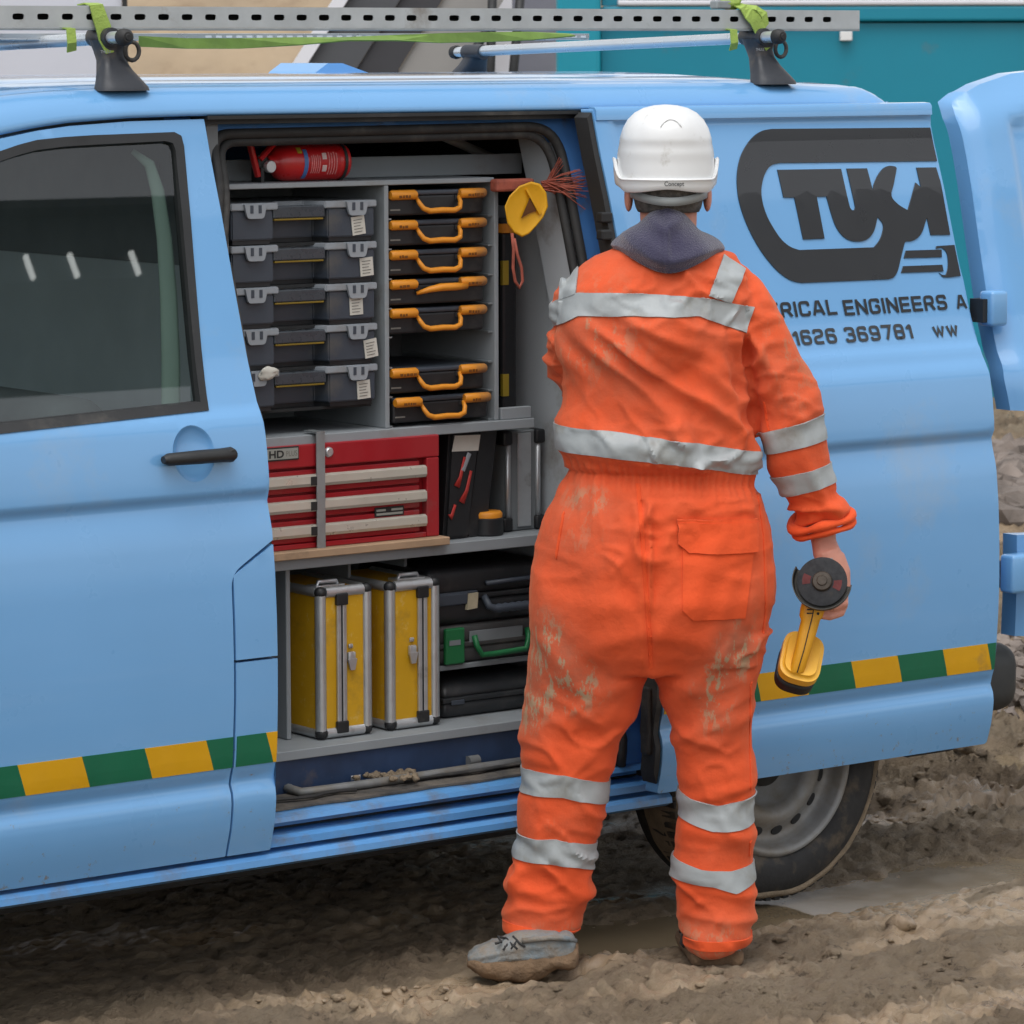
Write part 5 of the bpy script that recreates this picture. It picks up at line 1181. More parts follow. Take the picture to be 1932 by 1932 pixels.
# ------------------------------------------------------------------ roof bars, channel, tray, straps
m_bar = M('bar_aluminium', srgb(200, 205, 208), .32, metal=.6, var=.05, vs=8)
m_foot = M('foot_plastic', srgb(46, 49, 55), .5, var=.12, vs=10, dirt=.1)
def roofbar(pe, pf, label, Ye, foot_off):
    """pe: pixel of the near end cap; pf: pixel of the foot's base"""
    e = atY(*pe, Ye); X = e.x; zb = e.z
    t = thing('roof_bar', label, 'roof bar', (X, .95, 2.0), 'roof bars across the van')
    y1 = 1.904 - Ye; q_ = atX(*pf, X); zf = zb + (q_.z - zb) * (y1 - Ye) / (q_.y - Ye)
    b = nb(); tube(b, [(X, Ye + .012, zb), (X, y1 - .01, zf)], .0165, 16, flat=.85); ob('bar', b, m_bar, t, smooth=True, sharp=50)
    for (y, z, s) in ((Ye, zb, 1), (y1, zf, -1)):
        b = nb(); lathe(b, [(0, -.004), (.011, -.004), (.0175, .002), (.019, .012), (.018, .022), (.0, .022)], (X, y, z), (0, s, 0), 16); ec = ob('end_cap', b, m_rubber, t, smooth=True, sharp=40)
        b = nb(); lathe(b, [(0, -.0075), (.006, -.0075), (.0075, -.0045)], (X, y, z), (0, s, 0), 12); ob('plug', b, m_dark, ec)
    # foot: clamp on the bar, waisted stem, flared base on the roof gutter
    for s, yy, z in ((1, Ye, zb), (-1, y1, zf)):
        yb = yy + s * .10; base = Vector((X, yy + s * .085, 1.992))
        b = nb(); rings = []
        #                z      dy     halfx   halfy
        for (h, dy, hx, hy) in ((1.990, .045, .062, .034), (1.998, .046, .060, .033), (2.015, .058, .050, .030), (2.035, .075, .038, .028), (2.055, .088, .030, .026), (2.075, .098, .030, .028), (z - .012, .10, .034, .036), (z - .006, .10, .036, .040)):
            c = Vector((X + .012, yy + s * dy, h)); rings.append([c + Vector((hx * math.copysign(abs(math.cos(q)) ** .6, math.cos(q)), hy * math.copysign(abs(math.sin(q)) ** .6, math.sin(q)), 0)) for q in [k * 2 * math.pi / 20 for k in range(20)]])
        loft(b, rings, True, True); f = ob('foot', b, m_foot, t, smooth=True, sharp=60)
        b = nb(); tube(b, [(X, yy + s * .062, z), (X, yy + s * .14, z)], .022, 14, flat=.95); ob('clamp', b, m_foot, t, smooth=True, sharp=50)
        if s == 1:
            b = nb(); q = Vector((X + .045, yy + .055, z - .03)); tube(b, [q + Vector((.018 * math.cos(a), 0, .020 * math.sin(a))) for a in [k * 2 * math.pi / 16 for k in range(16)]], .005, 8, closed=True, up=(0, 1, 0)); ob('key_ring', b, m_rubber, t, smooth=True)
            cc = Vector((X - .0185, yy + .075, z - .030))
            lettering('THULE', lambda u, v: Vector((X - .005 + u, yy + .0605, z - .034 + v)), m_lid, t, .026, .006, 'r', .02)
    return t
roofbar((240, 70), (0, 84), 'silver roof bar above the front door, foot with green strap', .27, 0)
roofbar((1475, 69), (720, 105), 'silver roof bar above the sliding door, foot with green strap', .27, 0)
# slotted steel channel
YN = .36
zc0 = atY(800, 53, YN).z; zc1 = atY(800, 15, YN).z; xe = atY(1621, 38, YN).x; xs_ = -1.25
m_slot = M('slotted_steel', srgb(176, 181, 182), .5, metal=.2, var=.1, vs=14, dirt=.08)
holes = []; pitch = (atY(1560, 38, YN).x - atY(34, 40, YN).x) / 38.0; x = atY(1560, 38, YN).x; zm_ = (zc0 + zc1) / 2 + .0
while x > xs_ + .03:
    hw, hh = .0145, .0068
    holes.append([(x + hw * math.copysign(abs(math.cos(q)) ** .5, math.cos(q)), zm_ + hh * math.copysign(abs(math.sin(q)) ** .5, math.sin(q))) for q in [k * 2 * math.pi / 12 for k in range(12)]]); x -= pitch
cn = thing('slotted_channel', 'long slotted galvanised steel channel strapped on the roof bars', 'channel', ((xs_ + xe) / 2, YN + .02, zc0))
v, tr, _ = sheet2d([(xs_, zc0), (xe, zc0), (xe, zc1), (xs_, zc1)], holes, .2, [], .2)
bm = nb(); A = [bm.verts.new((p[0], YN, p[1])) for p in v]
for q in tr: bm.faces.new([A[i] for i in q])
bmesh.ops.recalc_face_normals(bm, faces=bm.faces)
wb_ = ob('slotted_web', bm, m_slot, cn); sm_ = wb_.modifiers.new('thickness', 'SOLIDIFY'); sm_.thickness = .003; sm_.offset = 0
for (z0, z1, nm) in ((zc1 - .0032, zc1, 'upper_flange'), (zc0, zc0 + .0032, 'lower_flange')):
    b = nb(); box(b, xs_, xe, YN + .002, YN + .042, z0, z1, .0008, 1); ob(nm, b, m_slot, cn)
b = nb(); box(b, xs_, xe, YN - .003, YN + .03, zc0 - .006, zc0 - .0005, .001, 1); ob('bottom_lip', b, m_steel, cn)
b = nb(); box(b, xs_, xe, YN + .040, YN + .0425, zc0 + .0035, zc1 - .0035); ob('back_web', b, m_dark, cn)
# perforated tray lying behind it
YY = .62; ty = thing('cable_tray', 'pale perforated cable tray lying behind the slotted channel', 'cable tray', (.2, YY, atY(500, 88, YY).z))
z0 = atY(500, 76, YY).z; z1 = atY(500, 63, YY).z; xe2 = atY(1112, 70, YY).x
b = nb(); box(b, xs_, xe2, YY, YY + .25, z0, z0 + .004, .001, 1); box(b, xs_, xe2, YY, YY + .002, z0 + .0045, z1, .0006, 1); ob('tray', b, m_bar, ty)
for k in range(40):
    x = xe2 - .02 - k * .028; b = nb(); box(b, x - .008, x + .008, YY - .001, YY - .0003, z1 - .010, z1 - .005); ob('perforation_glint', b, m_white, ty)  # white plates paint the highlights at the tray's perforations
# green lashing straps
m_strap = M('green_webbing', srgb(150, 176, 82), .75, var=.12, vs=20, bump=.3, bs=200)
def ribbon(name, pts, w, m, parent, nrm=(1, 0, 0), th=.003):
    """flat band: pts centreline, w along nrm"""
    b = nb(); pts = [Vector(p) for p in pts]; rings = []
    for i, p in enumerate(pts):
        t_ = (pts[min(i + 1, len(pts) - 1)] - pts[max(i - 1, 0)]).normalized(); a = Vector(nrm if not isinstance(nrm, list) else nrm[i]).normalized(); a = (a - t_ * a.dot(t_)).normalized(); c = t_.cross(a)
        ww = w[i] if isinstance(w, list) else w
        rings.append([p + a * ww / 2 + c * th / 2, p - a * ww / 2 + c * th / 2, p - a * ww / 2 - c * th / 2, p + a * ww / 2 - c * th / 2])
    loft(b, rings, True, True); return ob(name, b, m, parent)
zbar = atY(240, 70, .27).z
xq = atY(181, 40, YN).x
s1 = thing('lashing_strap', 'lime green strap tied over the channel at the front roof bar', 'strap', (xq, YN, 2.07), 'green lashing straps on the roof')
ribbon('loop', [(xq, YN + .05, zc1 + .003), (xq, YN + .02, zc1 + .006), (xq - .002, YN - .006, zc1 + .002), (xq + .004, YN - .009, zm_), (xq + .012, YN - .011, zc0), (xq + .016, YN - .012, zc0 - .025), (xq + .022, YN - .02, zc0 - .055)], [.034, .034, .034, .036, .038, .034, .02], m_strap, s1)
ribbon('tail', [(xq - .075, YN + .01, zbar + .02), (xq - .075, YN - .02, zbar + .018), (xq - .075, YN - .024, zbar - .012), (xq - .068, YN - .01, zbar - .03)], .022, m_strap, s1)
xq2 = atY(1418, 40, YN).x
s2 = thing('lashing_strap', 'lime green strap knotted over the channel at the rear roof bar', 'strap', (xq2, YN, 2.07), 'green lashing straps on the roof')
ribbon('loop', [(xq2 - .045, YN + .03, zc1 + .02), (xq2 - .03, YN - .004, zc1 + .006), (xq2 - .018, YN - .010, zc1 - .01), (xq2, YN - .012, zm_), (xq2 + .014, YN - .013, zc0), (xq2 + .026, YN - .016, zc0 - .025), (xq2 + .04, YN - .02, zc0 - .048)], [.03, .034, .036, .038, .036, .032, .024], m_strap, s2)
ribbon('loop', [(xq2 - .03, YN + .02, zc1 + .012), (xq2 + .01, YN - .006, zc1 + .004), (xq2 + .03, YN - .012, zc1 - .012), (xq2 + .034, YN - .012, zm_ - .008), (xq2 + .022, YN - .012, zc0 + .006)], .022, m_strap, s2)
b = nb(); lump(b, Vector((xq2 - .05, YN + .02, zc1 + .016)), (.03, .02, .014), 2.2, ICO); bmesh.ops.subdivide_edges(b, edges=b.edges, cuts=1, use_grid_fill=True); ob('knot', b, m_strap, s2, smooth=True)
b = nb(); box(b, xq2 - .11, xq2 - .065, YN, YN + .03, zc1 + .002, zc1 + .022, .004); ob('ratchet', b, m_steel, s2)
ribbon('tail', [(xq2 - .075, YN + .01, zbar + .02), (xq2 - .075, YN - .02, zbar + .018), (xq2 - .075, YN - .024, zbar - .014), (xq2 - .068, YN - .01, zbar - .03)], .022, m_strap, s2)
# slack run of strap between the bars, twisting
pts = [atY(px, py, .50) for px, py in ((262, 78), (350, 82), (450, 82), (560, 78), (650, 74), (740, 72), (830, 72), (920, 70), (1000, 68), (1080, 66))]
s3 = ribbon('slack_strap', pts, .024, M('green_webbing_dark', srgb(112, 142, 66), .8, var=.15, vs=20), None, nrm=[(0, 0, 1), (0, .3, 1), (0, .2, 1), (0, .6, .6), (0, 1, .3), (0, .9, .5), (0, .4, 1), (0, .3, 1), (0, .6, .8), (0, 1, .2)])
tag(s3, 'slack twisting length of green strap under the channel', 'strap', 'green lashing straps on the roof')
# ------------------------------------------------------------------ the worker
DM = 8.40; SC = FPX / DM
def mp(px, py, dy=0.): return vp(px, py, DM) + FH * dy
def to_px(p):
    """photo pixel of a point slid onto the worker's upright plane: his own (sideways, up) coordinates"""
    q = p - FH * ((p - CAM).dot(FH) - DM); d = q - CAM; z = d.dot(_f); return (966 + FPX * d.dot(_r) / z, 966 - FPX * d.dot(_u) / z)
def ring(px0, px1, py, dy, b, n=28, ex=2.3):
    c = mp((px0 + px1) / 2, py, dy); a = (px1 - px0) / 2 / SC; out = []
    for k in range(n):
        q = 2 * math.pi * k / n; cx, sx = math.cos(q), math.sin(q)
        out.append(c + RH * a * math.copysign(abs(cx) ** (2 / ex), cx) + FH * b * math.copysign(abs(sx) ** (2 / ex), sx))
    return out
def remeshed(bm, vox, smooth=2):
    me = bpy.data.meshes.new('tmp'); bm.to_mesh(me); bm.free(); o = bpy.data.objects.new('tmp', me); COL.objects.link(o)
    md = o.modifiers.new('r', 'REMESH'); md.mode = 'VOXEL'; md.voxel_size = vox
    dg = bpy.context.evaluated_depsgraph_get(); m2 = bpy.data.meshes.new_from_object(o.evaluated_get(dg)); bpy.data.objects.remove(o); bpy.data.meshes.remove(me)
    b = nb(); b.from_mesh(m2); bpy.data.meshes.remove(m2)
    for _ in range(smooth): bmesh.ops.smooth_vert(b, verts=b.verts, factor=.5, use_axis_x=True, use_axis_y=True, use_axis_z=True)
    b.normal_update(); return b
gz_m = .045
per = thing('person', 'person in orange hi-vis coverall and white hard hat, seen from behind, holding a grinder', 'person', (mp(1250, 1800).x, mp(1250, 1800).y, gz_m))
torso = [(452, 1205, 1312, .03, .055), (466, 1165, 1352, .03, .08), (484, 1118, 1390, .03, .10), (510, 1084, 1415, .025, .122), (545, 1062, 1426, .02, .138), (600, 1053, 1424, .015, .147), (680, 1056, 1416, .01, .15), (760, 1062, 1420, 0, .148), (830, 1065, 1428, 0, .146), (872, 1069, 1430, 0, .140), (894, 1066, 1430, 0, .139), (915, 1056, 1433, -.002, .146), (960, 1032, 1440, -.006, .158), (1040, 1013, 1452, -.014, .168), (1120, 1001, 1458, -.018, .170), (1180, 996, 1446, -.014, .162), (1225, 994, 1440, -.008, .15), (1258, 1006, 1428, 0, .13)]
legL = [(1190, 996, 1212, -.005, .140), (1240, 991, 1222, -.004, .134), (1270, 989, 1222, -.002, .128), (1310, 988, 1210, 0, .120), (1360, 990, 1192, .004, .110), (1410, 990, 1171, .004, .104), (1460, 989, 1148, .004, .100), (1510, 981, 1138, 0, .096), (1560, 974, 1132, 0, .093), (1610, 967, 1126, 0, .090), (1655, 963, 1116, -.004, .087), (1700, 960, 1104, -.006, .083), (1742, 960, 1090, -.008, .086), (1756, 962, 1086, -.008, .084)]
legR = [(1190, 1226, 1446, -.005, .140), (1240, 1229, 1436, -.004, .132), (1270, 1235, 1430, -.002, .126), (1310, 1247, 1425, 0, .117), (1360, 1262, 1421, 0, .108), (1420, 1273, 1422, 0, .102), (1480, 1280, 1424, .0, .098), (1550, 1280, 1425, .0, .096), (1610, 1277, 1423, 0, .094), (1670, 1282, 1424, 0, .092), (1720, 1292, 1422, 0, .086), (1755, 1296, 1418, 0, .086), (1779, 1299, 1412, 0, .082)]
armR = [(1375, 548, 52, .02), (1412, 590, 56, .012), (1440, 645, 55, .004), (1460, 700, 54, 0), (1482, 765, 58, -.004), (1499, 830, 61, -.004), (1515, 885, 58, .0), (1532, 935, 53, .006), (1546, 972, 49, .012), (1551, 986, 46, .014)]
armL = [(1105, 545, 46, .025), (1090, 590, 47, .03), (1084, 650, 46, .05), (1086, 705, 45, .09), (1100, 735, 42, .16), (1130, 735, 38, .26), (1165, 720, 34, .36)]
bm = nb()
for L in (torso, legL, legR): loft(bm, [ring(a, b_, y, dy, b) for (y, a, b_, dy, b) in L])
for A in (armR, armL): tube(bm, [mp(x, y, dy) for x, y, r, dy in A], [r / SC for x, y, r, dy in A], 20, flat=1.0)
# baggy seat and knees
for (x, y, r, dy) in ((1118, 1085, 80, -.05), (1338, 1090, 80, -.05), (1240, 640, 108, -.045)):
    bmesh.ops.create_icosphere(bm, subdivisions=3, radius=r / SC, matrix=Matrix.Translation(mp(x, y, dy)))
cv = remeshed(bm, .0065, 5)
def ridge(n): return math.exp(-(n * 3.6) ** 2)
def seg_d(p, A):
    best = 9
    for (x0, y0, r0, d0), (x1, y1, r1, d1) in zip(A, A[1:]):
        a = mp(x0, y0, d0); b_ = mp(x1, y1, d1); t = max(0, min(1, (p - a).dot(b_ - a) / (b_ - a).length_squared)); best = min(best, (p - a.lerp(b_, t)).length / ((r0 + (r1 - r0) * t) / SC))
    return best
PART = cv.verts.layers.int.new('part'); DIRT = cv.verts.layers.float.new('dirt'); cv.verts.ensure_lookup_table()
info = []
for v in cv.verts:
    p = v.co.copy(); x, y = to_px(p); dR = seg_d(p, armR) if x > 1380 and y < 1010 else 9; dL = seg_d(p, armL) if x < 1200 and y < 800 else 9
    part = 0
    if dR < 1.13 and (x - 1402) * 1.0 - (y - 560) * .10 > 0: part = 1
    elif dL < 1.12 and (x < 1066 or (p - CAM).dot(FH) - DM > .13): part = 2
    elif y > 1245: part = 3 if x < 1235 else 4
    v[PART] = part; info.append((x, y, part))
G = lambda x, y, cx, cy, sx, sy: math.exp(-((x - cx) / sx) ** 2 - ((y - cy) / sy) ** 2)
def fold(x, y, ang, k1, k2, seed, warp=.6):
    """long soft creases running along direction ang (pixels, y down)"""
    c, s = math.cos(ang), math.sin(ang); u = (x * c + y * s) / 100; w = (-x * s + y * c) / 100
    n1 = noise.noise(Vector((u * k1 * .7, w * k1 * .7, seed + 5))) * warp
    r = ridge(noise.noise(Vector((u * k1, w * k2 + n1 * 1.6, seed)))); return r
newco = []
for v, (x, y, part) in zip(cv.verts, info):
    p = v.co; n = v.normal; back = max(0, -n.dot(FH)); d = 0.
    zoff = (p - CAM).dot(FH) - DM
    if part == 0 and y < 880:
        w1 = sstep(560, 640, y)
        d += .020 * (fold(x, y + zoff * 300, .75, .42, 1.35, 11.) - .5) * w1 * sstep(1430, 1380, x)
        d += .006 * (fold(x, y + zoff * 200, .95, .6, 1.9, 3.) - .5) * w1
        d += .012 * (fold(x, y, 1.35, .5, 2.2, 8.) - .5) * G(x, y, 1400, 720, 60, 160)
        d += .007 * (fold(x, y, -.1, .6, 2.0, 6.) - .5) * sstep(600, 500, y)
        d -= .022 * math.exp(-((x - 1404 - (y - 640) * .13) / 8) ** 2) * sstep(600, 670, y) * sstep(900, 850, y)
        d += .010 * sstep(770, 850, y - (x - 1250) * .12) * (1 - sstep(862, 880, y - (x - 1250) * .12))
    if part == 0:
        yw = y - (x - 1250) * .09
        g_ = math.exp(-((yw - 893) / 15) ** 2); d -= .009 * g_
        d += .0035 * math.sin(x * .46 + 2.5 * noise.noise(Vector((x * .02, 1, 1)))) * math.exp(-((yw - 893) / 22) ** 2)
        dn = sstep(893, 910, yw) * sstep(1040, 910, yw); d += .006 * (ridge(noise.noise(Vector((x * .034, yw * .004, 2.)))) - .4) * dn
    if part in (0, 3, 4) and y > 930:
        # creases from the seat to the knees
        w2 = sstep(930, 1000, y) * sstep(1430, 1330, y)
        sx = x if x < 1225 else 2450 - x
        d += .011 * (fold(sx, y, 1.05, .35, .85, 21. if x < 1225 else 27.) - .5) * w2
        d += .012 * (fold(sx, y, -.55, .4, 1.1, 24.) - .5) * G(x, y, 1225, 1250, 150, 120)
        d += .0035 * (fold(sx, y, .5, .7, 2.0, 31.) - .5) * w2
        d += .011 * (fold(x, y, 1.48 if x < 1225 else 1.66, .22, 1.5, 35.) - .45) * sstep(915, 960, y) * sstep(1230, 1100, y)
        d -= .010 * math.exp(-((x - 1207 - (y - 900) * .05) / 7) ** 2) * sstep(905, 930, y) * sstep(1255, 1220, y)
        d += .004 * math.exp(-((x - 1190 - (y - 900) * .05) / 8) ** 2) * sstep(905, 930, y) * sstep(1275, 1230, y)
    if part in (3, 4):
        kk = sstep(1300, 1380, y); cx = 1070 if part == 3 else 1350
        d += .012 * (fold(x, y, .35 if part == 3 else -.3, .4, 1.0, 41. + part) - .5) * kk
        d += .006 * (fold(x, y, -.7 if part == 3 else .6, .5, 1.5, 47. + part) - .5) * kk
        d += .009 * (fold(x, y, .12, .45, 2.2, 53. + part) - .35) * sstep(1640, 1690, y)
    if part == 1:
        d += .011 * (fold(x, y, 1.0, .4, 1.3, 61.) - .5); d += .006 * (fold(x, y, -.35, .5, 1.8, 66.) - .5) * sstep(640, 720, y)
        d += .014 * (fold(x, y, -.25, .6, 3.4, 69.) - .5) * sstep(915, 940, y)
        d -= .018 * math.exp(-((x - 1404 - (y - 640) * .13) / 9) ** 2) * sstep(600, 670, y)
    if part == 2: d += .010 * (fold(x, y, .2, .6, 2.6, 71.) - .5)
    # a few crisp creases
    pkt = 1 - G(x, y, 1345, 1000, 90, 60)
    q3 = Vector((x * .011, y * .011, 3. + part)); cm = max(0, noise.noise(q3 * .55 + Vector((7, 1, 2))) + .12)
    d += .024 * min(.45, cm) * pkt * math.exp(-(noise.noise(Vector((x * .010 + y * .004, y * .013 - x * .006, 13. + part * 3))) * 9) ** 2) * (1 if y < 870 or y > 930 else 0)
    d += .015 * min(.45, cm) * pkt * math.exp(-(noise.noise(Vector((x * .016 - y * .009, y * .021 + x * .005, 33. + part * 3))) * 7) ** 2) * (1 if y < 870 or y > 930 else 0)
    d += .0012 * noise.fractal(p * 30, .9, 2.1, 3)
    newco.append(p + n * d)
    # dried mud and dust on the cloth, where the photograph shows it
    k = .95 * G(x, y, 1035, 1220, 55, 95) + .8 * G(x, y, 1090, 1280, 70, 55) + .8 * G(x, y, 1005, 1330, 22, 60) + .85 * G(x, y, 1385, 1215, 40, 50) + .8 * G(x, y, 1340, 1300, 50, 90) + .45 * G(x, y, 1100, 1000, 90, 70) + .35 * G(x, y, 1400, 1130, 70, 70) + .4 * G(x, y, 1110, 930, 60, 30)
    k += .55 * sstep(1660, 1760, y) + .4 * G(x, y, 1050, 1540, 90, 40) + .3 * G(x, y, 1350, 1590, 90, 30) + .30 * G(x, y, 1120, 620, 90, 90) + .25 * G(x, y, 1500, 640, 60, 120) + .30 * sstep(1000, 800, y) + .12
    v[DIRT] = min(1, k) if back > -.1 or part else k
for v, c in zip(cv.verts, newco): v.co = c
cv.normal_update(); cv.verts.index_update()
# arrays for cutting patches (tape, pockets) out of the finished cloth surface
P_ = [v.co.copy() for v in cv.verts]; N_ = [v.normal.copy() for v in cv.verts]; Q_ = [to_px(p) for p in P_]
TR = []
for f in cv.faces:
    L = [v.index for v in f.verts]
    for k in range(1, len(L) - 1): TR.append((L[0], L[k], L[k + 1]))
partv = [i[2] for i in info]
def patch(fields, off, th, parts=None, backonly=None, bulge=0.):
    """strip of cloth surface where every field(x,y) >= 0, lifted by off; th = thickness"""
    b = nb(); cache = {}
    def vert(key, p): 
        if key not in cache: cache[key] = b.verts.new(p)
        return cache[key]
    F_ = [[f(*q) for q in Q_] for f in fields]
    for t in TR:
        if parts is not None and not all(partv[i] in parts for i in t): continue
        if backonly is not None and any(N_[i].dot(FH) > backonly for i in t): continue
        if any(all(F[i] < 0 for i in t) for F in F_): continue
        poly = [(P_[i], N_[i], [F[i] for F in F_]) for i in t]
        for fi in range(len(F_)):
            out = []
            for a, c in zip(poly, poly[1:] + poly[:1]):
                fa, fc = a[2][fi], c[2][fi]
                if fa >= 0: out.append(a)
                if (fa >= 0) != (fc >= 0):
                    s = fa / (fa - fc); out.append((a[0].lerp(c[0], s), a[1].lerp(c[1], s), [u + (w - u) * s for u, w in zip(a[2], c[2])]))
            poly = out
            if len(poly) < 3: break
        if len(poly) < 3: continue
        vs = []
        for p, n, _ in poly:
            q = p + n * off; key = (round(q.x, 5), round(q.y, 5), round(q.z, 5)); w = vert(key, q)
            if not vs or vs[-1] is not w: vs.append(w)
        if len(vs) > 1 and vs[0] is vs[-1]: vs.pop()
        if len(set(vs)) >= 3:
            try: b.faces.new(vs)
            except ValueError: pass
    b.normal_update()
    seen = set(); comps = []
    for f0 in b.faces:
        if f0 in seen: continue
        st_, cmp_ = [f0], []; seen.add(f0)
        while st_:
            f1 = st_.pop(); cmp_.append(f1)
            for e in f1.edges:
                for f2 in e.link_faces:
                    if f2 not in seen: seen.add(f2); st_.append(f2)
        comps.append(cmp_)
    comps.sort(key=len, reverse=True)
    if len(comps) > 1: bmesh.ops.delete(b, geom=[f for c_ in comps[1:] for f in c_], context='FACES')
    # turn the cut edge down to the cloth so the patch has thickness
    be = [e for e in b.edges if len(e.link_faces) == 1]; low = {}
    for e in be:
        for v in e.verts:
            if v not in low: low[v] = b.verts.new(v.co - v.normal * th)
    for e in be:
        f = e.link_faces[0]; a, c = e.verts; L = list(f.verts); i = L.index(a)
        if L[(i + 1) % len(L)] is c: a, c = c, a
        try: b.faces.new((a, c, low[c], low[a]))
        except ValueError: pass
    return b
def above(line):   # >= 0 below the polyline on the picture (larger y)
    xs, ys = [p[0] for p in line], [p[1] for p in line]; return lambda x, y: y - float(np.interp(x, xs, ys))
def below(line): xs, ys = [p[0] for p in line], [p[1] for p in line]; return lambda x, y: float(np.interp(x, xs, ys)) - y
def convex(poly):
    out = []; s = sum((poly[i - 1][0] * poly[i][1] - poly[i][0] * poly[i - 1][1]) for i in range(len(poly)))
    for (x0, y0), (x1, y1) in zip(poly, poly[1:] + poly[:1]):
        l = math.hypot(x1 - x0, y1 - y0); out.append(lambda x, y, a=(x0, y0, x1, y1, l): ((a[2] - a[0]) * (y - a[1]) - (a[3] - a[1]) * (x - a[0])) / a[4] * (1 if s > 0 else -1))
    return out
# --- cloth materials
def cloth_mat():
    m = bpy.data.materials.new('orange_cloth'); m.use_nodes = True; t = m.node_tree; N = t.nodes; L = t.links; b = N['Principled BSDF']; tc = N.new('ShaderNodeTexCoord')
    def nz(s, d=5, r=.6, sc=(1, 1, 1), rot=0):
        mpn = N.new('ShaderNodeMapping'); mpn.inputs['Scale'].default_value = sc; mpn.inputs['Rotation'].default_value = (0, rot, 0); L.new(tc.outputs['Object'], mpn.inputs[0])
        n = N.new('ShaderNodeTexNoise'); n.inputs['Scale'].default_value = s; n.inputs['Detail'].default_value = d; n.inputs['Roughness'].default_value = r; L.new(mpn.outputs[0], n.inputs['Vector']); return n.outputs[0]
    def mr(src, a, c, lo=0, hi=1): r = N.new('ShaderNodeMapRange'); r.inputs[1].default_value = a; r.inputs[2].default_value = c; r.inputs[3].default_value = lo; r.inputs[4].default_value = hi; L.new(src, r.inputs[0]); return r.outputs[0]
    def mix(f, A, B):
        x = N.new('ShaderNodeMix'); x.data_type = 'RGBA'
        for s, i in ((f, 0), (A, 6), (B, 7)):
            if isinstance(s, tuple): x.inputs[i].default_value = (*s, 1)
            else: L.new(s, x.inputs[i])
        return x.outputs[2]
    def mul(a, c): x = N.new('ShaderNodeMath'); x.operation = 'MULTIPLY'; L.new(a, x.inputs[0]); L.new(c, x.inputs[1]); return x.outputs[0]
    base = mix(mr(nz(4), .35, .65), (.72, .082, .020), (.80, .105, .030))
    at = N.new('ShaderNodeAttribute'); at.attribute_name = 'dirt'
    film = mul(at.outputs['Fac'], mr(nz(9, 6, .7), .3, .7, .25, 1.)); c = mix(film, base, (.40, .125, .07))
    spots = mul(mr(at.outputs['Fac'], .45, .95), mr(nz(34, 8, .75, (1, 1, .38), .5), .525, .56)); c = mix(spots, c, (.38, .26, .16))
    L.new(c, b.inputs['Base Color']); b.inputs['Roughness'].default_value = .85; b.inputs['Specular IOR Level'].default_value = .2; b.inputs['Sheen Weight'].default_value = .25; b.inputs['Sheen Roughness'].default_value = .5
    b.inputs['Sheen Tint'].default_value = (1, .5, .3, 1)
    bp = N.new('ShaderNodeBump'); bp.inputs['Strength'].default_value = .35; bp.inputs['Distance'].default_value = .006; L.new(nz(55, 6, .65), bp.inputs['Height']); L.new(bp.outputs[0], b.inputs['Normal'])
    return m
m_cloth = cloth_mat()
m_tape = M('reflective_tape', srgb(160, 165, 166), .5, var=.08, vs=18, bump=.10, bs=35, dirt=.22, dcol=srgb(140, 138, 128), ds=12)
cov = ob('coverall', cv, m_cloth, per, smooth=True)
def tape(f, parts=None, backonly=None, off=.0035): o = ob('reflective_tape', patch(f, off, .003, parts, backonly), m_tape, cov, smooth=True, sharp=50); return o
tape([above([(1000, 792), (1065, 799), (1150, 803), (1300, 822), (1435, 848)]), below([(1000, 838), (1063, 845), (1150, 850), (1300, 866), (1432, 893)])], (0,))
tape([above([(1030, 585), (1050, 567), (1090, 549), (1200, 547), (1330, 556), (1420, 577)]), below([(1030, 632), (1050, 614), (1090, 592), (1200, 589), (1315, 590), (1405, 624)]), lambda x, y: (1420 - x) - (y - 577) * .36], None, .45)
tape(convex([(1363, 480), (1404, 508), (1374, 566), (1332, 552)]), None, .6, .0045)
tape(convex([(1060, 520), (1094, 496), (1086, 552), (1056, 566)]), None, .6, .0045)
tape([above([(1420, 818), (1555, 778)]), below([(1430, 858), (1565, 824)])], (1,))
tape([above([(1455, 900), (1580, 868)]), below([(1470, 937), (1590, 904)])], (1,))
tape([above([(970, 1446), (1000, 1443), (1065, 1446), (1150, 1470)]), below([(970, 1493), (1000, 1488), (1060, 1488), (1142, 1509)])], (3,))
tape([above([(955, 1568), (1050, 1567), (1135, 1588)]), below([(955, 1612), (1050, 1614), (1090, 1622), (1125, 1638)])], (3,))
tape([above([(1268, 1480), (1300, 1494), (1350, 1504), (1435, 1490)]), below([(1268, 1532), (1340, 1553), (1390, 1552), (1435, 1543)])], (4,))
tape([above([(1265, 1610), (1320, 1624), (1375, 1628), (1432, 1620)]), below([(1265, 1648), (1340, 1655), (1385, 1670), (1432, 1652)])], (4,))
def cpatch(name, poly, off, th, par=cov): return ob(name, patch(convex(poly), off, th, None, .2), m_cloth, par, smooth=True, sharp=50)
pk = cpatch('back_pocket', [(1281, 1000), (1416, 1004), (1398, 1148), (1300, 1146), (1281, 1128)], .004, .004)
cpatch('pocket_flap', [(1272, 968), (1421, 975), (1419, 1028), (1292, 1026), (1272, 1008)], .009, .006)
cpatch('pocket_trim', [(1270, 962), (1420, 968), (1421, 979), (1271, 973)], .0075, .0055)
cpatch('back_seam', [(1196, 900), (1204, 900), (1228, 1240), (1221, 1242)], .002, .002)
cpatch('trouser_hem', [(950, 1728), (1094, 1745), (1092, 1766), (950, 1749)], .003, .003); cpatch('trouser_hem', [(1290, 1757), (1425, 1757), (1425, 1775), (1290, 1775)], .003, .003)
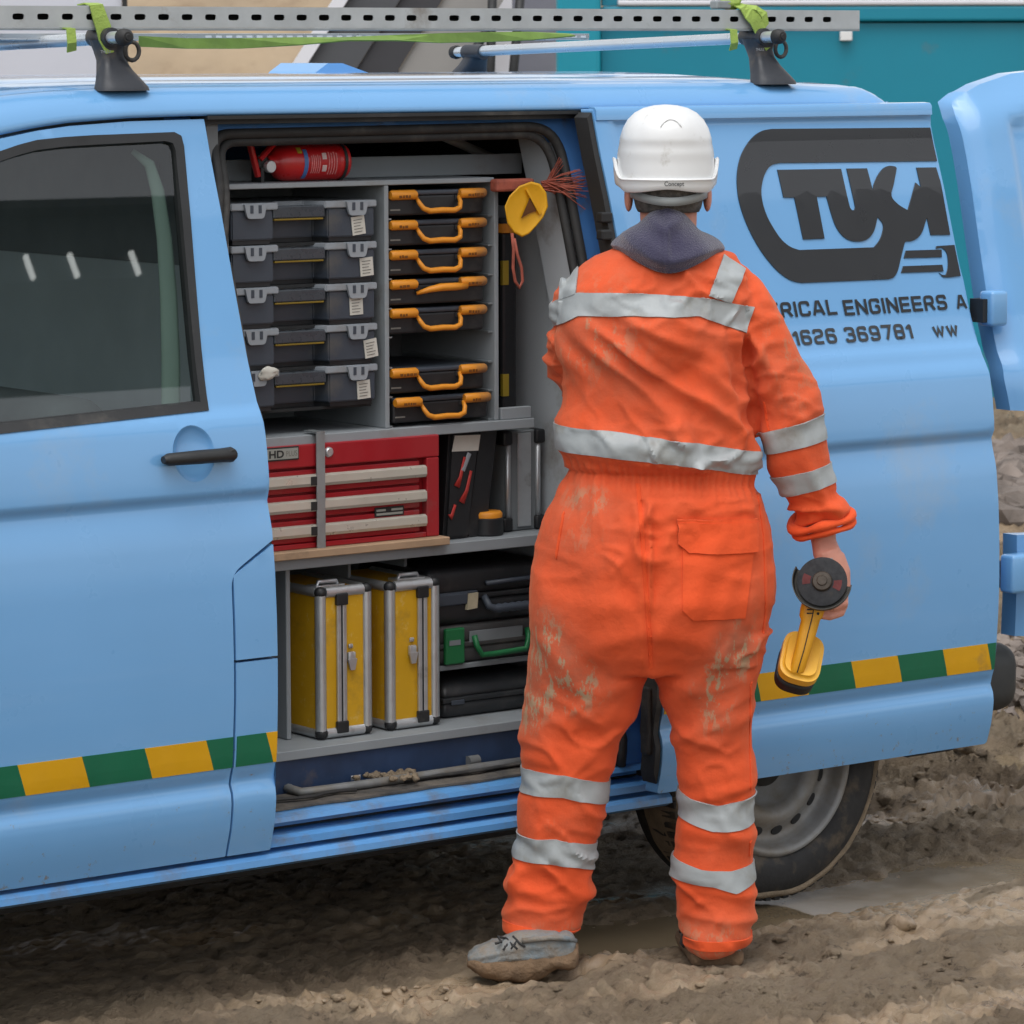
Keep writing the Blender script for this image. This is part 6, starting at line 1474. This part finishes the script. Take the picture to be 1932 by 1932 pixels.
def seam(line, w=2.2, parts=None):   # raised stitched seam along (y, x) pairs
    ys, xs = [q[0] for q in line], [q[1] for q in line]
    f = [lambda x, y: w - abs(x - float(np.interp(y, ys, xs))), lambda x, y: y - ys[0], lambda x, y: ys[-1] - y]
    return ob('stitched_seam', patch(f, .0022, .002, parts, .3), m_cloth, cov, smooth=True, sharp=50)
seam([(640, 1424), (760, 1441), (812, 1448)], 1.8, (1,)); seam([(915, 1426), (1000, 1437), (1150, 1440), (1240, 1428)], 2.2, (0,)); seam([(1262, 1412), (1480, 1414)], 2.0, (4,)); seam([(930, 1085), (960, 1062), (1240, 1012)], 2.0, (0,)); seam([(1556, 1412), (1606, 1412)], 2.0, (4,))
# rolled cuff on the right sleeve
b = nb(); c0 = mp(1550, 984, .012); ax = (mp(1553, 1000, .014) - mp(1535, 950, .01)).normalized(); e1 = RH - ax * RH.dot(ax); e1.normalize(); e2 = ax.cross(e1)
for (h, r, w) in ((-.004, .061, .014), (.012, .058, .012)):
    pts = [c0 + ax * (h + .010 * math.cos(q - 1.0) + .004 * math.sin(3 * q)) + (e1 * math.cos(q) + e2 * math.sin(q)) * (r + .004 * math.sin(2 * q + 1)) for q in [k * 2 * math.pi / 40 for k in range(40)]]
    tube(b, pts, [w * (1 + .25 * math.sin(5 * k / 40 * 2 * math.pi)) for k in range(40)], 10, closed=True, flat=.7, up=ax)
ob('rolled_cuff', b, m_cloth, cov, smooth=True)

# --- body: one continuous skin under the clothes (head, neck, arms, hand, legs)
bm = nb()
def ball(x, y, dy, rx, ry, rz_):
    g = bmesh.ops.create_icosphere(bm, subdivisions=3, radius=1.0)
    mt = Matrix.Translation(mp(x, y, dy)) @ Matrix(((RH.x * rx, FH.x * ry, 0, 0), (RH.y * rx, FH.y * ry, 0, 0), (0, 0, rz_, 0), (0, 0, 0, 1)))
    for v in g['verts']: v.co = mt @ v.co
def limb(pts, n=14): tube(bm, [mp(x, y, dy) for x, y, r, dy in pts], [r / SC for x, y, r, dy in pts], n)
ball(1262, 310, .03, .078, .098, .112); ball(1262, 365, .045, .066, .080, .075); ball(1262, 400, .09, .045, .04, .035)     # skull, face, chin
ball(1262, 362, .128, .014, .022, .024); ball(1262, 388, .122, .026, .012, .008); ball(1236, 345, .112, .015, .012, .009); ball(1288, 345, .112, .015, .012, .009)   # nose, lips, eyelids
ball(1187, 372, .03, .010, .024, .034); ball(1336, 372, .03, .010, .024, .034)           # ears
limb([(1262, 380, 56, .03), (1262, 430, 54, .02), (1262, 500, 62, .02)]); limb([(1262, 480, 60, .02), (1250, 560, 110, .015), (1245, 700, 105, .01), (1240, 860, 100, 0), (1230, 1000, 115, 0), (1228, 1150, 110, 0)], 18)
for A in (armR, armL): limb([(x, y, r * .62, dy) for x, y, r, dy in A])
for Lg in (legL, legR): limb([((a + c) / 2, y, (c - a) * .30, dy) for (y, a, c, dy, b_) in Lg])
limb([(1545, 965, 34, .012), (1552, 1000, 27, .012), (1555, 1024, 24, .008), (1560, 1044, 27, .0)])
hd0 = -.006
limb([(1558, 1036, 25, hd0), (1566, 1060, 29, hd0), (1573, 1085, 30, hd0), (1578, 1110, 27, hd0)]); limb([(1572, 1050, 22, hd0), (1585, 1080, 20, hd0), (1588, 1108, 17, hd0)])   # palm
for i, (y0, ln) in enumerate(((1088, 0), (1107, 3), (1126, 2), (1143, -4))):                # four fingers closed round the tool body
    k = 9.2 if i < 3 else 8.2
    limb([(1582, y0 - 12, k + 1, hd0 + .012), (1592, y0, k, hd0 + .002), (1588 + ln, y0 + 9, k, hd0 - .028), (1566 + ln, y0 + 14, k - .5, hd0 - .046), (1549 + ln, y0 + 13, k - 1.5, hd0 - .042), (1542 + ln, y0 + 10, k - 3, hd0 - .034)], 10)
limb([(1556, 1052, 14, hd0 - .008), (1540, 1072, 13, hd0 - .018), (1528, 1096, 11.5, hd0 - .022), (1524, 1114, 10, hd0 - .024), (1526, 1126, 7.5, hd0 - .026)], 10)              # thumb
# left hand, in front of the body
limb([(1165, 720, 22, .36), (1185, 712, 24, .41), (1200, 706, 22, .45)])
for i in range(4): limb([(1196 + i * 3, 694 + i * 9, 9, .44), (1206 + i * 2, 692 + i * 10, 8.5, .475), (1208, 700 + i * 9, 8, .50), (1200, 708 + i * 8, 7, .505)], 8)
limb([(1186, 700, 11, .41), (1182, 690, 9.5, .44), (1188, 684, 8, .465)], 8)
m_skin = M('skin', srgb(206, 142, 122), .55, var=.10, vs=14, rvar=.06)
m_skin.node_tree.nodes['Principled BSDF'].inputs['Subsurface Weight'].default_value = .08
m_skin.node_tree.nodes['Principled BSDF'].inputs['Subsurface Radius'].default_value = (.01, .004, .002)
ob('body', remeshed(bm, .0034, 1), m_skin, per, smooth=True)
# short hair at the back of the head, under the hat
bm = nb(); m_hair = M('dark_hair', (.10, .09, .08), .8, var=.5, vs=60, bump=.6, bs=160)
loft(bm, [ring(1262 - w, 1262 + w, y, .022, b_, 32) for y, w, b_ in ((300, 60, .09), (330, 69, .104), (352, 70, .103), (372, 67, .096), (392, 62, .086), (400, 58, .078))]); ob('hair', bm, m_hair, per, smooth=True)
# hat cradle strap round the nape
m_strapg = M('grey_strap', srgb(150, 155, 155), .5, var=.1, vs=20)
bm = nb(); rows = []
for (dy_, oo) in ((-8, .0), (8, .001)):
    row = []
    for k in range(33):
        q = math.pi * (1.02 + .96 * k / 32); cx, sx = math.cos(q), math.sin(q)
        row.append(mp(1262 + 73 * cx, 378 + dy_ - 14 * abs(cx) ** 2, .022 + (.105 - oo) * sx))
    rows.append(row)
loft(bm, rows, False, False); o = ob('nape_strap', bm, m_strapg, per, smooth=True); sm = o.modifiers.new('t', 'SOLIDIFY'); sm.thickness = .003; sm.offset = 0
# --- hood
bm = nb(); rings = []; NR, NT = 36, 128
for j in range(NR):
    t_ = j / (NR - 1); row = []
    for k in range(NT):
        q = 2 * math.pi * k / NT; cx, sx = math.cos(q), math.sin(q); bk = max(0, -sx)     # bk: towards the back
        ytop = 380 + 52 * (abs(cx) ** 1.6) * (1 if sx < .3 else 1) + 30 * max(0, sx); ybot = 470 + 40 * bk ** 3.5 + 8 * (1 if cx > 0 else 0) * abs(cx) ** 4
        y = ytop + (ybot - ytop) * t_
        bulge = math.sin(min(1, t_ * 1.1) * math.pi * .5) ** .8
        a = 58 + (108 - 58) * bulge; b_ = .072 + (.125 - .072) * bulge + .035 * bk * bulge
        fall = sstep(.80, 1.0, t_); a *= 1 - .05 * fall; b_ *= 1 - .10 * fall
        p = mp(1256 + a * cx, y, .025 + b_ * sx)
        x_ = 1256 + a * cx
        wv = .013 * (fold(x_, y + 26 * cx * cx, -.45 if cx > 0 else .5, .35, 1.5, 90.) - .5) + .006 * noise.noise(p * 14)
        wv -= .005 * math.exp(-((x_ - 1246) / 4) ** 2) * (1 if sx < 0 else 0)
        out = (RH * cx + FH * sx).normalized(); row.append(p + out * wv * sstep(0, .15, t_))
    rings.append(row)
# inner return so the collar has depth
top_in = [p + (mp(1258, 430, .025) - p) * Vector((.22, .22, 0)) if False else p.lerp(Vector((mp(1258, 430, .025).x, mp(1258, 430, .025).y, p.z - .03)), .22) for p in rings[0]]
bot_in = [p.lerp(Vector((mp(1256, 480, .025).x, mp(1256, 480, .025).y, p.z)), .2) for p in rings[-1]]
loft(bm, [top_in] + rings + [bot_in], True, False)
m_navy = M('navy_fleece', srgb(50, 47, 74), .95, var=.1, vs=12, bump=.5, bs=260, sheen=.5)
ob('hood', bm, m_navy, per, smooth=True)
# --- hard hat
m_hat = M('hat_white', (.74, .75, .75), .34, var=.03, vs=8, dirt=.05, dcol=(.45, .43, .38), ds=18, coat=.2, rvar=.04)
hat = bpy.data.objects.new('hard_hat', None); COL.objects.link(hat); hat.parent = per; hat.location = mp(1258, 340, .03) - per.location
bm = nb(); rows = []; NH = 64
for (y, a, b_) in ((197.5, 3, .006), (199, 22, .034), (204, 42, .062), (213, 59, .086), (226, 72, .104), (242, 81, .116), (258, 86, .1225), (266, 87.5, .1245), (270, 87.5, .1235), (282, 90, .1255), (292, 91.5, .1275), (297, 91.5, .1265), (312, 93.5, .1285), (335, 94, .129)):
    row = []
    for k in range(NH):
        q = 2 * math.pi * k / NH; cx, sx = math.cos(q), math.sin(q); ex = 2.15
        ux = math.copysign(abs(cx) ** (2 / ex), cx); uy = math.copysign(abs(sx) ** (2 / ex), sx)
        crown = 1 + .028 * sstep(.62, .5, abs(cx)) * sstep(275, 235, y) * sstep(198, 206, y)
        row.append(mp(1257 + a * ux * crown, y, .032 + b_ * uy * crown))
    rows.append(row)
loft(bm, rows, True, False); bm.faces.new([v for v in bm.verts][:NH]); ob('shell', bm, m_hat, hat, smooth=True, sharp=60)
bm = nb(); rows = []     # rain-gutter rim band, deeper at the nape and rising at the sides
def hrim(q):
    cx, sx = math.cos(q), math.sin(q); bk = max(0, -sx)
    up = 300 + 37 * sstep(.02, .55, bk) ; up = up if sx < 0 else 300 + 22 * sstep(.1, .7, sx)
    lo = 364 - 7 * math.exp(-(cx / .42) ** 2) * (1 if sx < 0 else 0) - 2; lo = lo - 12 * sstep(.8, 1, abs(cx)); return up, lo
for (t_, g_) in ((0, .0), (-.06, .006), (.0, .0085), (.12, .0060), (.5, .006), (.92, .004), (1., .002), (1., -.006)):
    row = []
    for k in range(NH):
        q = 2 * math.pi * k / NH; cx, sx = math.cos(q), math.sin(q); ex = 2.15; up, lo = hrim(q)
        y = up + (lo - up) * max(0, t_) - (3 if t_ < 0 else 0); a = 94 - 1.5 * t_ * t_; b_ = .1295 - .001 * t_ * t_
        pk_ = .045 * max(0, sx) ** 3 * sstep(.2, .6, t_ + .2)     # peak at the front
        row.append(mp(1257 + (a + g_ * SC) * math.copysign(abs(cx) ** (2 / ex), cx), y, .032 + (b_ + g_ + pk_) * math.copysign(abs(sx) ** (2 / ex), sx)))
    rows.append(row)
loft(bm, rows, True, False); ob('rim', bm, m_hat, hat, smooth=True, sharp=70)
bm = nb(); pts = []
for k in range(15):
    a = math.pi * k / 14; x = 1263 - 22 * math.cos(a); y = 252 - 28 * math.sin(a) ** .9; dy_ = 1 - ((x - 1257) / 88) ** 2
    bb_ = .002 + float(np.interp(y, [204, 213, 226, 242, 258], [.062, .086, .104, .116, .1225])) * 1.028; aa = float(np.interp(y, [204, 213, 226, 242, 258], [42, 59, 72, 81, 86])) * 1.028
    pts.append(mp(x, y, .032 - bb_ * (max(0, 1 - abs((x - 1257) / aa) ** 2.15)) ** (1 / 2.15) + .0005))
tube(bm, pts[2:-2], [.0006] + [.0020] * 9 + [.0006], 6); ob('vent_ridge', bm, m_hat, hat, smooth=True)
def rimpt(u, v):   # u, v in photo pixels on the nape of the rim
    aa = 94 - 3.5 * .4 + .0055 * SC; return mp(u, v, .032 - (.1285 + .0075) * (max(0, 1 - abs((u - 1257) / aa) ** 2.15)) ** (1 / 2.15))
m_hink = M('hat_print', (.06, .065, .07), .6, var=.1)
lettering('Concept', lambda u, v: rimpt(1267 + u * SC, 348 - v * SC), m_hink, hat, 27 / SC, 7.0 / SC, 'c' if False else 'l', .0) if False else None
lettering('Concept', lambda u, v: rimpt(1287 + u * SC, 347.5 - v * SC), m_hink, hat, 37 / SC, 8.0 / SC, 'r', .012)
lettering('CENTURION', lambda u, v: rimpt(1283 + u * SC, 338.5 - v * SC), m_hink, hat, 27 / SC, 3.2 / SC, 'r', .03)
bm = nb(); prism(bm, [(1178, 337), (1186, 334), (1192, 338), (1197, 335), (1196, 345), (1193, 351), (1180, 349)], lambda u, v: rimpt(u, v), lambda u, v: rimpt(u, v) + FH * .004); ob('paint_chip', bm, M('chip_tan', srgb(196, 152, 78), .8, var=.2, vs=60), hat)
# --- boots
m_boot = M('boot_leather', srgb(118, 130, 136), .7, var=.3, vs=22, dirt=.8, dcol=srgb(128, 110, 88), ds=20, bump=.4, bs=90)
m_sole = M('muddy_sole', srgb(112, 90, 68), .95, var=.35, vs=22, bump=.8, bs=70)
m_lace = M('laces', (.03, .03, .03), .8, var=.2)
bl = bpy.data.objects.new('boot', None); COL.objects.link(bl); bl.parent = per; bl.location = mp(1000, 1820, -.1) - per.location
DB = 8.300 - DM
def brow(px, yt, yb, hb, n=18, sh=0.):
    c = mp(px, (yt + yb) / 2, DB + sh); h = (yb - yt) / 2 / SC
    return [c + FH * hb * math.copysign(abs(math.cos(q)) ** .8, math.cos(q)) + Vector((0, 0, h * math.copysign(abs(math.sin(q)) ** .75, math.sin(q)))) for q in [2 * math.pi * k / n for k in range(n)]]
bm = nb(); loft(bm, [brow(*a) for a in ((1084, 1756, 1790, .026), (1078, 1742, 1795, .036), (1055, 1736, 1797, .042), (1020, 1736, 1800, .043), (985, 1738, 1804, .044), (955, 1745, 1806, .046), (930, 1755, 1806, .048), (908, 1763, 1803, .046), (893, 1772, 1797, .036), (887, 1780, 1792, .02))])
bmesh.ops.subdivide_edges(bm, edges=bm.edges, cuts=3, use_grid_fill=True, smooth=.6); bm.normal_update()
for v in bm.verts:
    x_, y_ = to_px(v.co); dsp = .0035 * noise.noise(v.co * 38) - .004 * math.exp(-((x_ - 945 - (y_ - 1770) * .5) / 5) ** 2) + .004 * math.exp(-(noise.noise(Vector((x_ * .02, y_ * .05, 4.))) * 6) ** 2) * sstep(1040, 1000, x_) - .004 * math.exp(-((x_ - 1045 + (y_ - 1770) * .3) / 4) ** 2)
    v.co += v.normal * dsp
ob('upper', bm, m_boot, bl, smooth=True)
bm = nb(); loft(bm, [brow(*a) for a in ((1090, 1766, 1794, .034), (1082, 1762, 1806, .050), (1050, 1766, 1809, .055), (1035, 1772, 1812, .054), (1010, 1772, 1826, .053), (980, 1776, 1832, .056), (950, 1776, 1830, .060), (920, 1778, 1822, .060), (897, 1780, 1812, .051), (882, 1784, 1802, .030))])
bmesh.ops.subdivide_edges(bm, edges=bm.edges, cuts=2, use_grid_fill=True, smooth=.4)
for v in bm.verts: v.co += v.co.normalized() * 0 + Vector((0, 0, .010 * noise.noise(v.co * 30) + .005 * noise.noise(v.co * 80)))
ob('sole', bm, m_sole, bl, smooth=True)
bm = nb(); tube(bm, [mp(955, 1747, DB - .02), mp(940, 1742, DB - .03), mp(946, 1750, DB - .04), mp(935, 1752, DB - .045)], .003, 6); ob('lace', bm, m_lace, bl, smooth=True)
for (xa, ya, xb, yb) in ((944, 1752, 962, 1766), (956, 1747, 976, 1762), (968, 1743, 990, 1758), (962, 1749, 950, 1764), (978, 1745, 964, 1762)):
    bm = nb(); tube(bm, [mp(xa, ya, DB - .022), mp((xa + xb) / 2, (ya + yb) / 2, DB - .042), mp(xb, yb, DB - .046)], .0028, 6); ob('lace', bm, m_lace, bl, smooth=True)
bm = nb(); tube(bm, [mp(1084, 1752, DB - .02), mp(1070, 1744, DB - .040), mp(1040, 1741, DB - .046), mp(1005, 1744, DB - .046), mp(985, 1748, DB - .040)], .006, 8); ob('collar', bm, m_boot, bl, smooth=True)
br2 = bpy.data.objects.new('boot', None); COL.objects.link(br2); br2.parent = per; br2.location = mp(1350, 1810, 0) - per.location
DR = 8.345 - DM
def brow2(d, x0, x1, yt, yb, n=20, ex=.55):
    # d: metres ahead of the heel; pixel extents are taken at the heel
    c = mp((x0 + x1) / 2, (yt + yb) / 2, DR) + FH * d; a = (x1 - x0) / 2 / SC; h = (yb - yt) / 2 / SC
    return [c + RH * a * math.copysign(abs(math.cos(q)) ** ex, math.cos(q)) + Vector((0, 0, h * math.copysign(abs(math.sin(q)) ** ex, math.sin(q)))) for q in [2 * math.pi * k / n for k in range(n)]]
bm = nb(); loft(bm, [brow2(*a) for a in ((0, 1318, 1388, 1768, 1802), (.008, 1308, 1396, 1756, 1804), (.03, 1304, 1397, 1742, 1806), (.09, 1302, 1396, 1742, 1808), (.15, 1296, 1396, 1752, 1808), (.21, 1288, 1392, 1764, 1808), (.27, 1288, 1384, 1778, 1808), (.30, 1298, 1374, 1788, 1806))])
bmesh.ops.subdivide_edges(bm, edges=bm.edges, cuts=1, use_grid_fill=True, smooth=.5); ob('upper', bm, m_boot, br2, smooth=True)
bm = nb(); loft(bm, [brow2(*a) for a in ((-.006, 1312, 1394, 1786, 1812), (.006, 1300, 1402, 1782, 1816), (.05, 1296, 1402, 1784, 1817), (.12, 1290, 1402, 1788, 1815), (.2, 1280, 1398, 1790, 1815), (.28, 1282, 1388, 1792, 1815), (.315, 1298, 1372, 1796, 1813))])
bmesh.ops.subdivide_edges(bm, edges=bm.edges, cuts=2, use_grid_fill=True, smooth=.4)
for v in bm.verts: v.co += Vector((0, 0, .007 * noise.noise(v.co * 32) + .004 * noise.noise(v.co * 90)))
ob('sole', bm, m_sole, br2, smooth=True)
bm = nb(); tube(bm, [mp(1300, 1752, DR + .1), mp(1290, 1768, DR + .08), mp(1285, 1782, DR + .07), mp(1292, 1790, DR + .07)], .0035, 6); tube(bm, [mp(1300, 1750, DR + .1), mp(1284, 1765, DR + .09), mp(1288, 1752, DR + .09)], .0035, 6); ob('lace', bm, m_lace, br2, smooth=True)

# ------------------------------------------------------------------ cordless grinder in his right hand
gr = thing('angle_grinder', 'yellow cordless angle grinder with black cutting disc held in the right hand', 'grinder', mp(1505, 1290, -.05))
m_ytool = M('tool_yellow', srgb(214, 152, 24), .5, var=.06, vs=14, dirt=.18, dcol=srgb(120, 84, 20), ds=14)
m_ybat = M('battery_yellow', srgb(232, 176, 54), .45, var=.05, vs=14, dirt=.06)
m_disc = M('cutting_disc', (.013, .014, .017), .75, var=.3, vs=40, dirt=.12, dcol=(.06, .05, .042), ds=30)
m_guard = M('guard_steel', srgb(62, 60, 56), .55, metal=.4, var=.15, vs=30, dirt=.2)
dd = -.075
ncd = (-FH * .92 - RH * .12 + Vector((0, 0, .37))).normalized()          # the disc looks back at the viewer, tipped up
dc = mp(1546, 1088, dd)
b = nb(); lathe(b, [(0, 0), (.052, 0), (.0555, -.001), (.0555, -.003), (0, -.003)], dc, ncd, 48); ds_ = ob('disc', b, m_disc, gr, smooth=True, sharp=30)
b = nb(); lathe(b, [(0, .0085), (.010, .0085), (.012, .006), (.020, .005), (.0225, .002), (.023, -.001)], dc + ncd * .001, ncd, 32); ob('flange', b, M('flange', srgb(66, 58, 50), .6, metal=.3, var=.2, vs=40), ds_, smooth=True, sharp=40)
a1 = Vector((0, 0, 1)); a1 = (a1 - ncd * a1.dot(ncd)).normalized(); b1 = ncd.cross(a1)
m_dred = M('disc_red', srgb(88, 26, 26), .7, var=.2, vs=50)
for (q0, q1) in ((1.15, 1.75), (4.2, 4.8)):
    b = nb(); rows = [[dc + ncd * .0006 + (a1 * math.cos(q) + b1 * math.sin(q)) * r for q in np.linspace(q0, q1, 8)] for r in (.026, .044)]; loft(b, rows, False, False); ob('disc_mark', b, m_dred, ds_)
# guard: half dish behind and below the disc (angles run from straight up)
toleft = math.atan2((-RH).dot(b1), (-RH).dot(a1)); 
sgn = 1 if b1.dot(-RH) > 0 else -1
b = nb(); rows = []
for (r, h) in ((.024, -.012), (.062, -.012), (.0655, -.008), (.0665, .010), (.0645, .010), (.0625, -.006)):
    rows.append([dc + ncd * h + (a1 * math.cos(q) + b1 * math.sin(q) * sgn) * r for q in np.linspace(math.radians(62), math.radians(262), 40)])
loft(b, rows, False, False); g_ = ob('guard', b, m_guard, gr, smooth=True, sharp=40); g_.modifiers.new('t', 'SOLIDIFY').thickness = .002
# gear head
b = nb(); hc = mp(1556, 1066, dd + .045); rows = []
for (h, r) in ((-.006, .020), (.006, .027), (.022, .030), (.04, .028), (.048, .018)): rows.append([dc - ncd * (h + .008) + (a1 * math.cos(q) * 1.0 + b1 * math.sin(q)) * r + a1 * .006 for q in [k * 2 * math.pi / 24 for k in range(24)]])
loft(b, rows); tube(b, [dc - ncd * .04, mp(1566, 1043, dd + .062)], [.024, .020], 16); ob('gear_head', b, M('cast_alloy', srgb(150, 152, 150), .5, metal=.5, var=.1, vs=30), gr, smooth=True, sharp=50)
# body and handle, running down to the battery
b = nb(); axis = [(1556, 1060, .020, .019, .03), (1546, 1090, .022, .020, .026), (1538, 1118, .0235, .021, .020), (1531, 1142, .0245, .022, .014), (1528, 1156, .0235, .022, .010), (1526, 1164, .0185, .019, .006), (1520, 1185, .018, .019, .0), (1512, 1215, .0165, .020, -.006), (1503, 1244, .0155, .020, -.010), (1499, 1258, .0145, .016, -.012)]
rows = []
for (x, y, wa, wb, oz) in axis:
    c = mp(x, y, dd + .022 + oz * .9); rows.append([c + RH * wa * 1.15 * math.copysign(abs(math.cos(q)) ** .75, math.cos(q)) + FH * wb * math.copysign(abs(math.sin(q)) ** .75, math.sin(q)) for q in [k * 2 * math.pi / 20 for k in range(20)]])
loft(b, rows); ob('handle', b, m_ytool, gr, smooth=True, sharp=50)
# battery: rounded yellow block with black base, long axis along the handle
ax_ = (mp(1506, 1262, dd + .01) - mp(1530, 1180, dd + .0)).normalized(); fwd = (-FH + ax_ * FH.dot(ax_)).normalized(); sdv = ax_.cross(fwd).normalized()
bc = mp(1511, 1234, dd + .042)
mt = Matrix(((sdv.x, fwd.x, ax_.x, bc.x), (sdv.y, fwd.y, ax_.y, bc.y), (sdv.z, fwd.z, ax_.z, bc.z), (0, 0, 0, 1)))
tilt_ = mt @ Matrix.Rotation(math.radians(-48), 4, 'X')
def stad(w, l, h0, h1, m, name, bev):
    b = nb(); pl = rnd([(-w, -l), (w, -l), (w, l), (-w, l)], w * .85, 8); prism(b, pl, lambda u, v: tilt_ @ Vector((u, h0, v)), lambda u, v: tilt_ @ Vector((u, h1, v)))
    bmesh.ops.bevel(b, geom=[e for e in b.edges if len(e.link_faces) == 2 and e.calc_face_angle(0) > 1.2], offset=bev, segments=3, affect='EDGES'); return ob(name, b, m, gr, smooth=True, sharp=50)
stad(.0465, .064, -.030, .010, m_ybat, 'battery_top', .010)
stad(.045, .0625, -.068, -.0305, m_blk, 'battery_base', .008)

b = nb(); pts = [mp(x, y, dd + .022 + oz * .9) - FH * (wb + .0004) for (x, y, wa, wb, oz) in axis[2:]]
tube(b, pts, .0012, 5); ob('seam', b, m_black, gr)
for (x, y) in ((1538, 1128), (1530, 1150), (1512, 1205)):
    c = mp(x + 9, y, dd + .022 + .010) - FH * .0205; b = nb(); lathe(b, [(0, -.0012), (.0028, -.0012), (.0034, .001)], c, FH, 10); ob('screw', b, m_dark, gr)
for k in range(4):
    c = mp(1524, 1128 + k * 7, dd + .03) - FH * .0195; b = nb(); box(b, -.007, .007, -.0006, .002, -.0013, .0013, mat=Matrix.Translation(c) @ Matrix(((RH.x, FH.x, 0, 0), (RH.y, FH.y, 0, 0), (0, 0, 1, 0), (0, 0, 0, 1)))); ob('vent', b, m_dark, gr)
